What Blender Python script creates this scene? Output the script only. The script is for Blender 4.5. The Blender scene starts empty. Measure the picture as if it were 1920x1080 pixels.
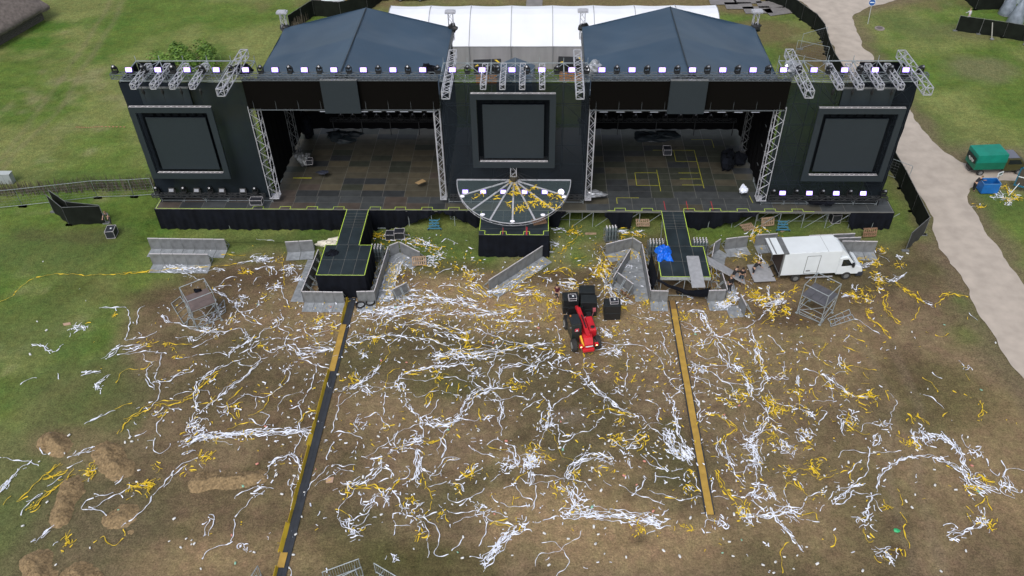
import bpy, bmesh, math, random
import numpy as np
from mathutils import Vector, Matrix
PI = math.pi
rnd = random.Random(7)
C = bpy.context.scene.collection
scn = bpy.context.scene

# ------------------------------------------------------------------ camera, sky, sun, exposure
F_PX, PITCH, YAW, ROLL, CAM_H = 1550.67, 0.718155, 0.038741, 0.017665, 45.0
_f = np.array([-math.sin(YAW)*math.cos(PITCH), math.cos(YAW)*math.cos(PITCH), -math.sin(PITCH)])
_r = np.array([math.cos(YAW), math.sin(YAW), 0.0]); _d = np.cross(_f, _r)
_R = np.array([math.cos(ROLL)*_r+math.sin(ROLL)*_d, -math.sin(ROLL)*_r+math.cos(ROLL)*_d, _f])
cam = bpy.data.objects.new('camera', bpy.data.cameras.new('camera')); C.objects.link(cam)
cam.data.sensor_width = 36; cam.data.lens = 36*F_PX/1920; cam.data.clip_start = 0.5; cam.data.clip_end = 5000
cam.matrix_world = Matrix(((_R[0][0], -_R[1][0], -_R[2][0], 0), (_R[0][1], -_R[1][1], -_R[2][1], 0),
                           (_R[0][2], -_R[1][2], -_R[2][2], CAM_H), (0, 0, 0, 1)))
scn.camera = cam
world = bpy.data.worlds.new('World'); scn.world = world; world.use_nodes = True
nt = world.node_tree; bg = nt.nodes['Background']
sky = nt.nodes.new('ShaderNodeTexSky'); sky.sky_type = 'NISHITA'; sky.sun_disc = False
SUN_EL, SUN_AZ = math.radians(52), math.radians(200)
sky.sun_elevation = SUN_EL; sky.sun_rotation = SUN_AZ; sky.dust_density = 3.0
hs = nt.nodes.new('ShaderNodeHueSaturation'); hs.inputs['Saturation'].default_value = 0.42
nt.links.new(sky.outputs[0], hs.inputs['Color']); nt.links.new(hs.outputs[0], bg.inputs[0])
bg.inputs[1].default_value = 0.13
sun = bpy.data.objects.new('sun', bpy.data.lights.new('sun', 'SUN')); C.objects.link(sun)
sun.data.energy = 1.1; sun.data.angle = math.radians(25); sun.data.color = (1, 0.96, 0.9)
_sd = Vector((math.sin(SUN_AZ)*math.cos(SUN_EL), math.cos(SUN_AZ)*math.cos(SUN_EL), math.sin(SUN_EL)))
sun.rotation_euler = _sd.to_track_quat('Z', 'Y').to_euler()
scn.view_settings.view_transform = 'Standard'; scn.view_settings.look = 'None'
scn.view_settings.exposure = 0.35; scn.view_settings.gamma = 1

def g(px, py, z=0.0):
    """photo point -> world point on the horizontal plane z"""
    d = _R.T @ np.array([(px-960)/F_PX, (py-540)/F_PX, 1.0]); t = (z-CAM_H)/d[2]
    return Vector((d[0]*t, d[1]*t, z))

# ------------------------------------------------------------------ materials
MATS = {}
def mat(name, col, rough=0.6, metal=0.0, var=0.0, scale=3.0, bump=0.0, emit=0.0, alpha=1.0, ecol=None, spec=0.5, detail=4, stretch=None, dark=None):
    if name in MATS: return MATS[name]
    m = bpy.data.materials.new(name); m.use_nodes = True; n = m.node_tree; b = n.nodes['Principled BSDF']
    b.inputs['Base Color'].default_value = (*col, 1); b.inputs['Roughness'].default_value = rough
    b.inputs['Metallic'].default_value = metal; b.inputs['Specular IOR Level'].default_value = spec
    if var or bump:
        tc = n.nodes.new('ShaderNodeTexCoord'); nz = n.nodes.new('ShaderNodeTexNoise')
        nz.inputs['Scale'].default_value = scale; nz.inputs['Detail'].default_value = detail
        src = tc.outputs['Object']
        if stretch:
            mp = n.nodes.new('ShaderNodeMapping'); mp.inputs['Scale'].default_value = stretch
            n.links.new(src, mp.inputs[0]); src = mp.outputs[0]
        n.links.new(src, nz.inputs['Vector'])
        if var:
            cr = n.nodes.new('ShaderNodeMapRange'); cr.inputs['From Min'].default_value = 0.3; cr.inputs['From Max'].default_value = 0.7
            n.links.new(nz.outputs['Fac'], cr.inputs['Value'])
            mx = n.nodes.new('ShaderNodeMix'); mx.data_type = 'RGBA'
            dk = dark or tuple(c*(1-var) for c in col)
            mx.inputs['A'].default_value = (*dk, 1); mx.inputs['B'].default_value = (*[min(1, c*(1+var*0.6)) for c in col], 1)
            n.links.new(cr.outputs[0], mx.inputs['Factor']); n.links.new(mx.outputs['Result'], b.inputs['Base Color'])
        if bump:
            bp = n.nodes.new('ShaderNodeBump'); bp.inputs['Strength'].default_value = bump; bp.inputs['Distance'].default_value = 0.05
            n.links.new(nz.outputs['Fac'], bp.inputs['Height']); n.links.new(bp.outputs[0], b.inputs['Normal'])
    if emit:
        b.inputs['Emission Color'].default_value = (*(ecol or col), 1); b.inputs['Emission Strength'].default_value = emit
    if alpha < 1:
        out = n.nodes['Material Output']; tr = n.nodes.new('ShaderNodeBsdfTransparent'); ms = n.nodes.new('ShaderNodeMixShader')
        ms.inputs[0].default_value = alpha; n.links.new(tr.outputs[0], ms.inputs[1]); n.links.new(b.outputs[0], ms.inputs[2])
        n.links.new(ms.outputs[0], out.inputs[0])
    MATS[name] = m; return m

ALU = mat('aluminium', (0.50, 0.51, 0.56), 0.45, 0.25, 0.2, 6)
TUBE = mat('galvanised_tube', (0.40, 0.45, 0.48), 0.5, 0.4, 0.25, 5)
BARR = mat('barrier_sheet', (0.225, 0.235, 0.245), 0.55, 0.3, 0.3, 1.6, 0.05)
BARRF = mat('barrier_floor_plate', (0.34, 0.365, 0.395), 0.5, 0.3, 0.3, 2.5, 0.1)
CAP = mat('barrier_cap', (0.60, 0.58, 0.61), 0.5)
BLACK = mat('black_paint', (0.012, 0.013, 0.015), 0.5)
RUB = mat('black_rubber', (0.02, 0.02, 0.022), 0.8, 0, 0.3, 4)
CLOTH = mat('black_cloth', (0.0045, 0.006, 0.011), 0.9, 0, 0.4, 1.5, 0.3, spec=0.2)
INNER = mat('black_drape', (0.005, 0.005, 0.006), 0.95, spec=0.1)
SCRIM = mat('dark_scrim_mesh', (0.008, 0.0125, 0.0185), 0.9, 0, 0.3, 0.35, 0.2, alpha=0.90, spec=0.2)
FENCECLOTH = mat('black_fence_cloth', (0.010, 0.013, 0.010), 0.9, 0, 0.35, 1.0, 0.3, spec=0.15)
ROOFPVC = mat('roof_tarpaulin', (0.034, 0.066, 0.108), 0.42, 0, 0.13, 0.22, 0.25, detail=3)
LED = mat('led_panel', (0.0195, 0.0285, 0.037), 0.45, 0, 0.06, 2.0)
LEDDARK = mat('led_banner_mesh', (0.0038, 0.0033, 0.0028), 0.95, 0, 0.2, 8, spec=0.08)
LEDBACK = mat('led_recess_black', (0.0055, 0.0075, 0.0105), 0.9, spec=0.1)
GLOW = mat('lit_lamp', (1, 1, 1), 0.4, emit=3.0, ecol=(0.78, 0.70, 1.0))
GLOWHALO = mat('lamp_glow_halo', (0.5, 0.4, 0.9), 0.4, emit=1.5, ecol=(0.25, 0.12, 1.0))  # emissive violet imitating the glow around lit lamps
LENS = mat('lamp_lens', (0.25, 0.26, 0.3), 0.2)
TAPE = mat('fluorescent_tape', (0.55, 0.75, 0.10), 0.5)
TAPEY = mat('yellow_floor_tape', (0.42, 0.42, 0.03), 0.6)
TAPER = mat('red_tape', (0.5, 0.04, 0.05), 0.6)
DK = [mat('deck_brown', (0.070, 0.064, 0.047), 0.6, 0, 0.25, 1.5), mat('deck_green', (0.038, 0.043, 0.033), 0.6, 0, 0.25, 1.5),
      mat('deck_dark', (0.030, 0.034, 0.038), 0.6, 0, 0.25, 1.5), mat('deck_red', (0.072, 0.058, 0.050), 0.6, 0, 0.25, 1.5),
      mat('deck_tan', (0.092, 0.080, 0.055), 0.6, 0, 0.2, 1.5), mat('deck_grey', (0.052, 0.058, 0.062), 0.6, 0, 0.25, 1.5)]
SEAM = mat('deck_seam', (0.16, 0.16, 0.15), 0.6)
RUNDECK = mat('runway_deck', (0.022, 0.033, 0.040), 0.5, 0, 0.35, 0.9, 0.05)
GLASS = mat('clear_stage_panel', (0.10, 0.14, 0.15), 0.12, 0, alpha=0.38)
WHITE = mat('white_paint', (0.72, 0.77, 0.81), 0.4, 0, 0.05, 1.0)
TENTW = mat('white_tent_roof', (0.80, 0.83, 0.90), 0.45, 0, 0.06, 0.35, 0.1)
TENTS = mat('grey_tent_wall', (0.33, 0.33, 0.36), 0.7, 0, 0.15, 1.2, 0.4, stretch=(1, 1, 0.15))
ORANGE = mat('orange_wood', (0.45, 0.19, 0.05), 0.7, 0, 0.2, 2)
WOOD = mat('pallet_wood', (0.34, 0.24, 0.16), 0.8, 0, 0.35, 6)
SILVER = mat('silver_foil', (0.5, 0.52, 0.56), 0.3, 0.6, 0.3, 4)
YEL = mat('yellow_plastic', (0.52, 0.36, 0.02), 0.6, 0, 0.2, 2)
YELO = mat('ochre_lid', (0.42, 0.26, 0.05), 0.7, 0, 0.2, 2)
RED = mat('red_paint', (0.58, 0.02, 0.03), 0.35, 0, 0.15, 2)
TIRE = mat('tyre_rubber', (0.028, 0.027, 0.027), 0.85, 0, 0.3, 5)
DGLASS = mat('dark_window_glass', (0.012, 0.018, 0.022), 0.1)
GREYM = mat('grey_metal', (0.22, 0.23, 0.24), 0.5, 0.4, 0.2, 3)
PAPERW = mat('white_paper_streamer', (0.78, 0.82, 0.93), 0.6)
PAPERY = mat('gold_paper_streamer', (0.72, 0.50, 0.02), 0.45)
PAPERC = mat('pale_paper', (0.72, 0.68, 0.58), 0.6)
BLUE = mat('blue_paint', (0.01, 0.13, 0.42), 0.45, 0, 0.15, 2)
TARPB = mat('blue_tarp', (0.005, 0.14, 0.72), 0.35, 0, 0.25, 3, 0.4)
CANVG = mat('green_canvas', (0.0, 0.21, 0.15), 0.55, 0, 0.2, 1.0, 0.25)
CANVG2 = mat('green_board', (0.0, 0.13, 0.075), 0.55, 0, 0.15, 1.0)
OLIVE = mat('olive_paint', (0.055, 0.052, 0.018), 0.4, 0, 0.1, 2)
STEELC = mat('cylinder_steel', (0.15, 0.19, 0.20), 0.45, 0.3, 0.15, 5)
STRAW = mat('straw', (0.27, 0.19, 0.10), 0.95, 0, 0.45, 7, 1.0, detail=8)
THATCH = mat('thatch', (0.16, 0.135, 0.125), 0.95, 0, 0.35, 2.5, 1.0, detail=8)
LOGW = mat('weathered_boards', (0.105, 0.095, 0.085), 0.9, 0, 0.45, 3, 0.6, stretch=(1, 1, 6))
REED = mat('dry_reed', (0.135, 0.115, 0.085), 0.95, 0, 0.55, 5, 1.0, stretch=(4, 4, 0.4), detail=8)

# ------------------------------------------------------------------ mesh builder
class MB:
    def __init__(s): s.v = []; s.f = []; s.mi = []; s.m = 0
    def quad(s, *pts):
        k = len(s.v); s.v += [tuple(p) for p in pts]; s.f.append(tuple(range(k, k+len(pts)))); s.mi.append(s.m); return s
    def add(s, vs, fs):
        k = len(s.v); s.v += [tuple(p) for p in vs]
        for f in fs: s.f.append(tuple(i+k for i in f)); s.mi.append(s.m)
        return s
    def box(s, x0, y0, z0, x1, y1, z1, M=None):
        vs = [Vector((x, y, z)) for z in (z0, z1) for y in (y0, y1) for x in (x0, x1)]
        if M is not None: vs = [M @ p for p in vs]
        return s.add(vs, [(0, 2, 3, 1), (4, 5, 7, 6), (0, 1, 5, 4), (2, 6, 7, 3), (0, 4, 6, 2), (1, 3, 7, 5)])
    def tube(s, a, b, r=0.025, n=4, r2=None):
        a = Vector(a); b = Vector(b); d = b-a
        if d.length < 1e-6: return s
        q = d.to_track_quat('Z', 'Y'); r2 = r if r2 is None else r2; vs = []
        for p, rr in ((a, r), (b, r2)):
            for i in range(n):
                t = 2*PI*(i+.5)/n; vs.append(p + q @ Vector((math.cos(t)*rr, math.sin(t)*rr, 0)))
        fs = [(i, (i+1) % n, n+(i+1) % n, n+i) for i in range(n)] + [tuple(range(n-1, -1, -1)), tuple(range(n, 2*n))]
        return s.add(vs, fs)
    def prism(s, prof, y0, y1, M=None):
        """profile in XZ extruded along Y"""
        n = len(prof); vs = [Vector((x, y, z)) for y in (y0, y1) for x, z in prof]
        if M is not None: vs = [M @ p for p in vs]
        return s.add(vs, [(i, (i+1) % n, n+(i+1) % n, n+i) for i in range(n)] + [tuple(range(n-1, -1, -1)), tuple(range(n, 2*n))])
    def lathe(s, c, prof, n=12, axis='Z'):
        """prof: list of (r, h)"""
        vs = []
        for r, h in prof:
            for i in range(n):
                t = 2*PI*i/n; a, b = math.cos(t)*r, math.sin(t)*r
                p = (a, b, h) if axis == 'Z' else ((a, h, b) if axis == 'Y' else (h, a, b))
                vs.append(Vector(c)+Vector(p))
        fs = []
        for k in range(len(prof)-1):
            for i in range(n): fs.append((k*n+i, k*n+(i+1) % n, (k+1)*n+(i+1) % n, (k+1)*n+i))
        fs += [tuple(range(n-1, -1, -1)), tuple(range((len(prof)-1)*n, len(prof)*n))]
        return s.add(vs, fs)
    def blob(s, c, r, n=8, m=6, rough=0.15, rr=None, flat=0):
        rr = rr or rnd; vs = []; fs = []
        for j in range(m+1):
            ph = PI*j/m
            for i in range(n):
                t = 2*PI*i/n; k = 1+rr.uniform(-rough, rough)
                z = math.cos(ph)
                if flat and z < -0.2: z = -0.2
                vs.append(Vector(c)+Vector((math.sin(ph)*math.cos(t)*r[0]*k, math.sin(ph)*math.sin(t)*r[1]*k, z*r[2]*k)))
        for j in range(m):
            for i in range(n): fs.append((j*n+i, j*n+(i+1) % n, (j+1)*n+(i+1) % n, (j+1)*n+i))
        return s.add(vs, fs)
    def truss(s, a, b, w=0.4, h=None, r=0.03, rl=0.02, up=(0, 0, 1), step=None):
        a = Vector(a); b = Vector(b); d = (b-a); L = d.length; d.normalize(); u = Vector(up)
        sd = d.cross(u).normalized(); u = sd.cross(d).normalized(); h = h or w
        off = [sd*w/2+u*h/2, -sd*w/2+u*h/2, -sd*w/2-u*h/2, sd*w/2-u*h/2]
        for o in off: s.tube(a+o, b+o, r)
        n = max(2, round(L/(step or w*1.3)))
        for k in range(4):
            o1, o2 = off[k], off[(k+1) % 4]
            for i in range(n):
                t0, t1 = a+d*L*i/n, a+d*L*(i+1)/n
                if i % 2: s.tube(t0+o1, t1+o2, rl, 3)
                else: s.tube(t0+o2, t1+o1, rl, 3)
            for e in (a, b): s.tube(e+o1, e+o2, r)
        return s
    def build(s, name, ms, parent=None, smooth=False, bevel=0, loc=None, rz=None):
        me = bpy.data.meshes.new(name); me.from_pydata(s.v, [], s.f)
        if not isinstance(ms, (list, tuple)): ms = [ms]
        for m in ms: me.materials.append(m)
        if len(ms) > 1: me.polygons.foreach_set('material_index', s.mi)
        if smooth: me.polygons.foreach_set('use_smooth', [True]*len(s.f))
        me.update(); o = bpy.data.objects.new(name, me); C.objects.link(o)
        bm = bmesh.new(); bm.from_mesh(me); bmesh.ops.recalc_face_normals(bm, faces=bm.faces); bm.to_mesh(me); bm.free()
        if bevel:
            md = o.modifiers.new('bevel', 'BEVEL'); md.width = bevel; md.segments = 2; md.limit_method = 'ANGLE'
        if parent: o.parent = parent
        if loc is not None: o.location = loc
        if rz is not None: o.rotation_euler[2] = rz
        return o

def tag(o, label, cat, group=None, kind=None):
    o['label'] = label; o['category'] = cat
    if group: o['group'] = group
    if kind: o['kind'] = kind
    return o
def thing(name, label, cat, loc=(0, 0, 0), rz=0.0, group=None):
    o = bpy.data.objects.new(name, None); C.objects.link(o); o.empty_display_size = 0.3
    o.location = loc; o.rotation_euler = (0, 0, rz); return tag(o, label, cat, group)
def structure(o): o['kind'] = 'structure'; return o
def dup(root, loc, rz=None, label=None):
    kids = list(KIDS.get(root.name, [])) or [c for c in bpy.data.objects if c.parent == root]
    KIDS[root.name] = kids
    r = root.copy(); C.objects.link(r); r.location = loc
    if rz is not None: r.rotation_euler = (0, 0, rz)
    if label: r['label'] = label
    for c in kids:
        c2 = c.copy(); C.objects.link(c2); c2.parent = r
        sub = SUBS.get(c.name)
        if sub is None: sub = SUBS[c.name] = [q for q in bpy.data.objects if q.parent == c]
        for q in sub:
            q2 = q.copy(); C.objects.link(q2); q2.parent = c2
    return r
KIDS = {}; SUBS = {}
ORD = ['first', 'second', 'third', 'fourth', 'fifth', 'sixth', 'seventh', 'eighth', 'ninth', 'tenth', 'eleventh', 'twelfth', 'thirteenth', 'fourteenth']
def nth(i, n):
    """place of item i of n counted from the nearer end"""
    if i == 0: return 'leftmost'
    if i == n-1: return 'rightmost'
    if n % 2 and i == n//2: return 'middle'
    return ORD[i]+' from left' if i < n/2 else ORD[n-1-i]+' from right'

# ------------------------------------------------------------------ ground, path
def vnoise(X, Y, s, seed):
    r = np.random.RandomState(seed); N = 64; t = r.rand(N, N)
    x = X/s; y = Y/s; xi = np.floor(x).astype(int); yi = np.floor(y).astype(int); fx = x-xi; fy = y-yi
    fx = fx*fx*(3-2*fx); fy = fy*fy*(3-2*fy)
    a = t[xi % N, yi % N]; b = t[(xi+1) % N, yi % N]; c = t[xi % N, (yi+1) % N]; d = t[(xi+1) % N, (yi+1) % N]
    return (a*(1-fx)+b*fx)*(1-fy)+(c*(1-fx)+d*fx)*fy
def fbm(X, Y, s, seed, o=4): return sum(vnoise(X, Y, s/2**k, seed+k)/2**k for k in range(o))/sum(1/2**k for k in range(o))
def sdf(X, Y, poly):
    """signed distance, positive inside"""
    D = np.full(X.shape, 1e9); ins = np.zeros(X.shape, bool); n = len(poly)
    for i in range(n):
        x0, y0 = poly[i][:2]; x1, y1 = poly[(i+1) % n][:2]; dx, dy = x1-x0, y1-y0; L = dx*dx+dy*dy+1e-12
        t = np.clip(((X-x0)*dx+(Y-y0)*dy)/L, 0, 1); D = np.minimum(D, np.hypot(X-x0-t*dx, Y-y0-t*dy))
        c = ((y0 > Y) != (y1 > Y)) & (X < (x1-x0)*(Y-y0)/(y1-y0+1e-12)+x0); ins ^= c
    return np.where(ins, D, -D)
def sm(a, b, v): t = np.clip((v-a)/(b-a), 0, 1); return t*t*(3-2*t)

def axis(lo, hi, st, far):
    a = list(np.arange(lo, hi+.01, st)); l = [lo-3*1.6**k for k in range(1, 14)]; h = [hi+3*1.6**k for k in range(1, 14)]
    return np.array(l[::-1]+a+h)
PATH_PX = [(1440, -30), (1502, 4), (1525, 22), (1543, 42), (1552, 62), (1562, 90), (1575, 115), (1600, 150), (1640, 225), (1668, 275), (1690, 312), (1720, 362), (1745, 410),
           (1757, 440), (1768, 470), (1783, 487), (1811, 538), (1833, 587), (1855, 622), (1875, 655), (1898, 687), (1925, 722), (1990, 800), (2250, 1150),
           (2400, 1150), (2060, 700), (1965, 590), (1920, 540), (1862, 450), (1835, 415), (1815, 370), (1812, 352), (1835, 345), (1880, 338), (1990, 335), (1990, 312),
           (1890, 315), (1830, 310), (1800, 303), (1770, 288), (1732, 247), (1712, 222), (1680, 170), (1637, 110), (1615, 82), (1600, 48), (1600, 28), (1630, 12), (1690, 0), (1850, -30)]
PATH = [tuple(g(*p)[:2]) for p in PATH_PX]
gx = axis(-84, 76, 0.4, 0); gy = axis(18, 124, 0.4, 0)
GX, GY = np.meshgrid(gx, gy)
n1 = fbm(GX, GY, 9, 3); n2 = fbm(GX, GY, 2.2, 11, 3); n3 = fbm(GX, GY, 22, 31, 3); n4 = fbm(GX, GY, 5, 51)
BROWN = [g(*p)[:2] for p in [(-40, 1200), (40, 1000), (110, 880), (190, 740), (215, 650), (250, 575), (330, 505), (440, 486), (560, 462), (700, 478), (860, 492), (940, 492), (1060, 478), (1180, 452), (1340, 446),
         (1440, 440), (1560, 455), (1680, 476), (1740, 462), (1768, 476), (1811, 545), (1855, 630), (1925, 730), (2000, 900), (2100, 1200)]]
b = sdf(GX, GY, BROWN)
br = sm(-2.2, 2.2, b + (n1-.5)*9 + (n2-.5)*2.5)
def C3(*c): return np.array(c)[None, None, :]
def mixc(A, B, t): return A*(1-t[..., None])+B*t[..., None]
grass = mixc(C3(.083, .116, .024), C3(.145, .150, .052), sm(.35, .65, n1))
grass = mixc(grass, C3(.060, .105, .018), sm(.55, .75, n4)*.6)
grass = mixc(grass, C3(.185, .165, .085), sm(.60, .8, n2*.5+n3*.5)*.8)
dirt = mixc(C3(.112, .084, .052), C3(.150, .112, .072), sm(.35, .65, n4))
dirt = mixc(dirt, C3(.085, .073, .040), sm(.5, .72, n1)*.8)
dirt = mixc(dirt, C3(.19, .145, .085), sm(.58, .75, n2)*.35)
n5 = fbm(GX, GY, .9, 91, 2); n6 = fbm(GX*.35+GY*.1, GY, 1.6, 97, 3)
grass = grass*C3(1.18, 1.30, 1.20)*(.82+.36*n5[..., None])*(.84+.32*n6[..., None]); dirt = dirt*C3(1.24, 1.22, 1.15)*(.78+.44*n5[..., None])
dirt = mixc(dirt, C3(.075, .082, .030)*1.1, sm(.56, .74, fbm(GX, GY, 3.1, 123, 4))*.28)
col = mixc(grass, dirt, br)
def spot(px, py, rx, ry, c, k, soft=.6, z=0):
    global col
    p = g(px, py); d = np.hypot((GX-p.x)/rx, (GY-p.y)/ry)+(n2-.5)*.7+(n1-.5)*.5
    col = mixc(col, C3(*c), (1-sm(1-soft, 1+soft*.3, d))*k)
TAN = (.29, .21, .115); GRN = (.088, .122, .036); DRT = (.085, .058, .036); OLV = (.078, .078, .026)
for a in [(850, 560, 16, 3.0, TAN, .75), (1250, 620, 9, 5, TAN, .5), (1500, 640, 9, 6, TAN, .45), (1010, 600, 9, 3, TAN, .6), (620, 610, 7, 2.5, TAN, .5), (1080, 960, 7, 3, TAN, .75), (1150, 1010, 9, 3, TAN, .7), (1500, 980, 6, 4, TAN, .4), (500, 1040, 7, 2, TAN, .45), (130, 830, 3.2, 1.6, TAN, .8), (170, 870, 2.5, 1.6, TAN, .7), (700, 760, 5, 3, TAN, .25), (1160, 880, 3, 1.6, TAN, .5),
          (800, 1060, 6, 2, OLV, .5), (340, 1050, 5, 1.5, TAN, .5), (1890, 850, 4, 9, TAN, .5), (1750, 900, 7, 5, TAN, .3), (1600, 900, 6, 6, (.15, .12, .06), .4), (1750, 740, 5, 4, OLV, .5), (690, 660, 4, 3, OLV, .3), (820, 720, 4, 1.6, OLV, .6),
          (700, 1040, 6, 2, OLV, .5), (430, 700, 6, 4, (.11, .09, .05), .5), (960, 860, 3.2, 1.0, TAN, .6), (1070, 780, 1.8, 1.0, (.2, .16, .12), .6),
          (100, 470, 8, 4, GRN, .75), (60, 620, 6, 5, GRN, .6), (70, 880, 8, 5, (.115, .105, .055), .6), (120, 1010, 7, 4, (.12, .105, .06), .6), (150, 740, 6, 4, (.10, .10, .045), .6), (10, 980, 2, 3, GRN, .5), (170, 540, 5, 2.5, DRT, .25), (300, 560, 4, 1.6, DRT, .6), (160, 440, 4, 1.5, DRT, .4), (60, 440, 2, 1, DRT, .3),
          (560, 450, 12, 1.8, GRN, .7), (820, 448, 9, 2, GRN, .7), (1100, 430, 9, 2, GRN, .6), (960, 470, 4, 1.2, GRN, .5), (1500, 420, 10, 1.6, GRN, .8), (1640, 440, 4, 1.5, GRN, .6), (1420, 410, 6, 1.5, GRN, .7),
          (460, 520, 4, 1.8, DRT, .7), (1640, 560, 5, 2.5, DRT, .35), (1700, 690, 1.5, 4, DRT, .45), (1500, 590, 3, 2, DRT, .7), (1440, 590, 3, 1.6, DRT, .6), (1680, 980, 1.2, 1, DRT, .8), (1690, 1030, 1, .7, DRT, .8), (1200, 1010, .8, .5, DRT, .7), (1760, 500, 2, 1, OLV, .5),
          (740, 520, 2, 1, DRT, .6), (1060, 520, 4, 1.2, DRT, .6), (840, 500, 4, 1.2, DRT, .5), (1340, 560, 2, 1, DRT, .5),
          (1200, 5, 50, 4.5, (.17, .12, .07), .8), (1440, 60, 6, 4, (.15, .115, .06), .8), (1530, 105, 4, 5, (.12, .08, .05), .8), (1480, 120, 3, 3, GRN, .3), (900, 15, 10, 2, (.11, .11, .04), .7),
          (1735, 330, 2, 2, (.12, .09, .06), .8), (1850, 290, 6, 3, (.16, .12, .09), .7), (1800, 400, 2.2, 5, (.14, .12, .06), .7), (1830, 60, 8, 3, (.13, .12, .06), .6), (1840, 130, 5, 4, (.17, .15, .09), .6), (1870, 380, 3, 3, GRN, .5),
          (1680, 40, 4, 4, GRN, .6), (1730, 60, 5, 5, GRN, .3), (1870, 460, 2, 8, GRN, .4), (1760, 250, 3, 5, GRN, .6), (60, 80, 6, 3, (.05, .13, .012), .8), (95, 50, 4, 3, (.05, .13, .012), .8), (40, 330, 15, 1.2, GRN, .5), (250, 345, 10, 1, (.05, .085, .015), .8)]: spot(*a)
for P_, k in [([(300, 640), (420, 700), (600, 760), (760, 900), (800, 1080)], .35), ([(1500, 560), (1640, 640), (1700, 760), (1690, 900), (1740, 1080)], .4), ([(700, 620), (900, 660), (1100, 700), (1180, 820), (1150, 1000)], .3), ([(1140, 690), (1100, 760), (980, 840), (860, 900)], .3), ([(1640, 520), (1560, 580), (1400, 620), (1290, 600)], .35), ([(20, 620), (160, 520), (230, 440), (290, 380)], .25), ([(-20, 330), (90, 210), (205, 30), (230, -30)], .4)]:
    W = [g(*q) for q in P_]     # wheel ruts: two parallel worn lines
    D = np.full(GX.shape, 1e9)
    for a, b_ in zip(W, W[1:]):
        dx, dy = b_.x-a.x, b_.y-a.y; t_ = np.clip(((GX-a.x)*dx+(GY-a.y)*dy)/(dx*dx+dy*dy), 0, 1); D = np.minimum(D, np.hypot(GX-a.x-t_*dx, GY-a.y-t_*dy))
    D = np.abs(D+(n1-.5)*1.2-.9); col = mixc(col, col*C3(.74, .70, .68) if k != .4 else col*.4+C3(.13, .10, .07), (1-sm(.1, .55, D))*k*1.6*(.4+.6*n2))
pd = sdf(GX, GY, PATH)      # worn brown margin along the gravel
col = mixc(col, C3(.15, .115, .075), sm(-2.6, -.2, pd+(n2-.5)*2.5)*.75)
dip = .45*sm(57.0, 58.2, GY)*(1-sm(64, 67, GY))*sm(-36.5, -34.8, GX)*(1-sm(-15, -11, GX))
V = np.stack([GX, GY, (n2-.5)*.04*br+(n4-.5)*.03-dip], -1)
ny, nx = GX.shape
stage_zone = (GX > -36) & (GX < 33) & (GY > 48)
me = bpy.data.meshes.new('ground')
idx = np.arange(ny*nx).reshape(ny, nx)
F = np.stack([idx[:-1, :-1], idx[:-1, 1:], idx[1:, 1:], idx[1:, :-1]], -1).reshape(-1, 4)
me.vertices.add(ny*nx); me.vertices.foreach_set('co', V.reshape(-1).astype('f'))
me.loops.add(F.size); me.loops.foreach_set('vertex_index', F.reshape(-1).astype('i'))
me.polygons.add(len(F)); me.polygons.foreach_set('loop_start', np.arange(0, F.size, 4, dtype='i')); me.polygons.foreach_set('loop_total', np.full(len(F), 4, dtype='i'))
me.update(calc_edges=True); me.polygons.foreach_set('use_smooth', [True]*len(F))
ca = me.color_attributes.new('soil', 'FLOAT_COLOR', 'POINT')
ca.data.foreach_set('color', np.concatenate([col, np.ones((ny, nx, 1))], -1).reshape(-1).astype('f'))
gm = bpy.data.materials.new('trampled_grass'); gm.use_nodes = True; n = gm.node_tree; B = n.nodes['Principled BSDF']; B.inputs['Roughness'].default_value = .95; B.inputs['Specular IOR Level'].default_value = .15
at = n.nodes.new('ShaderNodeAttribute'); at.attribute_name = 'soil'; tc = n.nodes.new('ShaderNodeTexCoord')
def nz(scale, det, vec=None, rough=.6):
    q = n.nodes.new('ShaderNodeTexNoise'); q.inputs['Scale'].default_value = scale; q.inputs['Detail'].default_value = det; q.inputs['Roughness'].default_value = rough
    n.links.new(vec or tc.outputs['Object'], q.inputs['Vector']); return q.outputs['Fac']
def mrange(src, a, b_, c, d):
    q = n.nodes.new('ShaderNodeMapRange'); n.links.new(src, q.inputs['Value'])
    for k, v in zip(('From Min', 'From Max', 'To Min', 'To Max'), (a, b_, c, d)): q.inputs[k].default_value = v
    return q.outputs[0]
def mul(a, b_):
    q = n.nodes.new('ShaderNodeMath'); q.operation = 'MULTIPLY'; n.links.new(a, q.inputs[0]); n.links.new(b_, q.inputs[1]); return q.outputs[0]
fa = mrange(nz(2.2, 6, rough=.7), .3, .7, .70, 1.30); fb = mrange(nz(8, 8, rough=.88), .36, .64, .40, 1.6)
fac = mul(fa, fb)
vm = n.nodes.new('ShaderNodeVectorMath'); vm.operation = 'SCALE'; n.links.new(at.outputs['Color'], vm.inputs[0]); n.links.new(fac, vm.inputs['Scale'])
hsn = n.nodes.new('ShaderNodeHueSaturation'); n.links.new(mrange(nz(.9, 3), .3, .7, .485, .515), hsn.inputs['Hue']); n.links.new(vm.outputs[0], hsn.inputs['Color'])
n.links.new(hsn.outputs[0], B.inputs['Base Color'])
bp = n.nodes.new('ShaderNodeBump'); bp.inputs['Strength'].default_value = .6; bp.inputs['Distance'].default_value = .12
n.links.new(nz(5, 8, rough=.7), bp.inputs['Height']); n.links.new(bp.outputs[0], B.inputs['Normal'])
me.materials.append(gm)
structure(bpy.data.objects.new('ground', me)); C.objects.link(bpy.data.objects['ground'])

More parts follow.
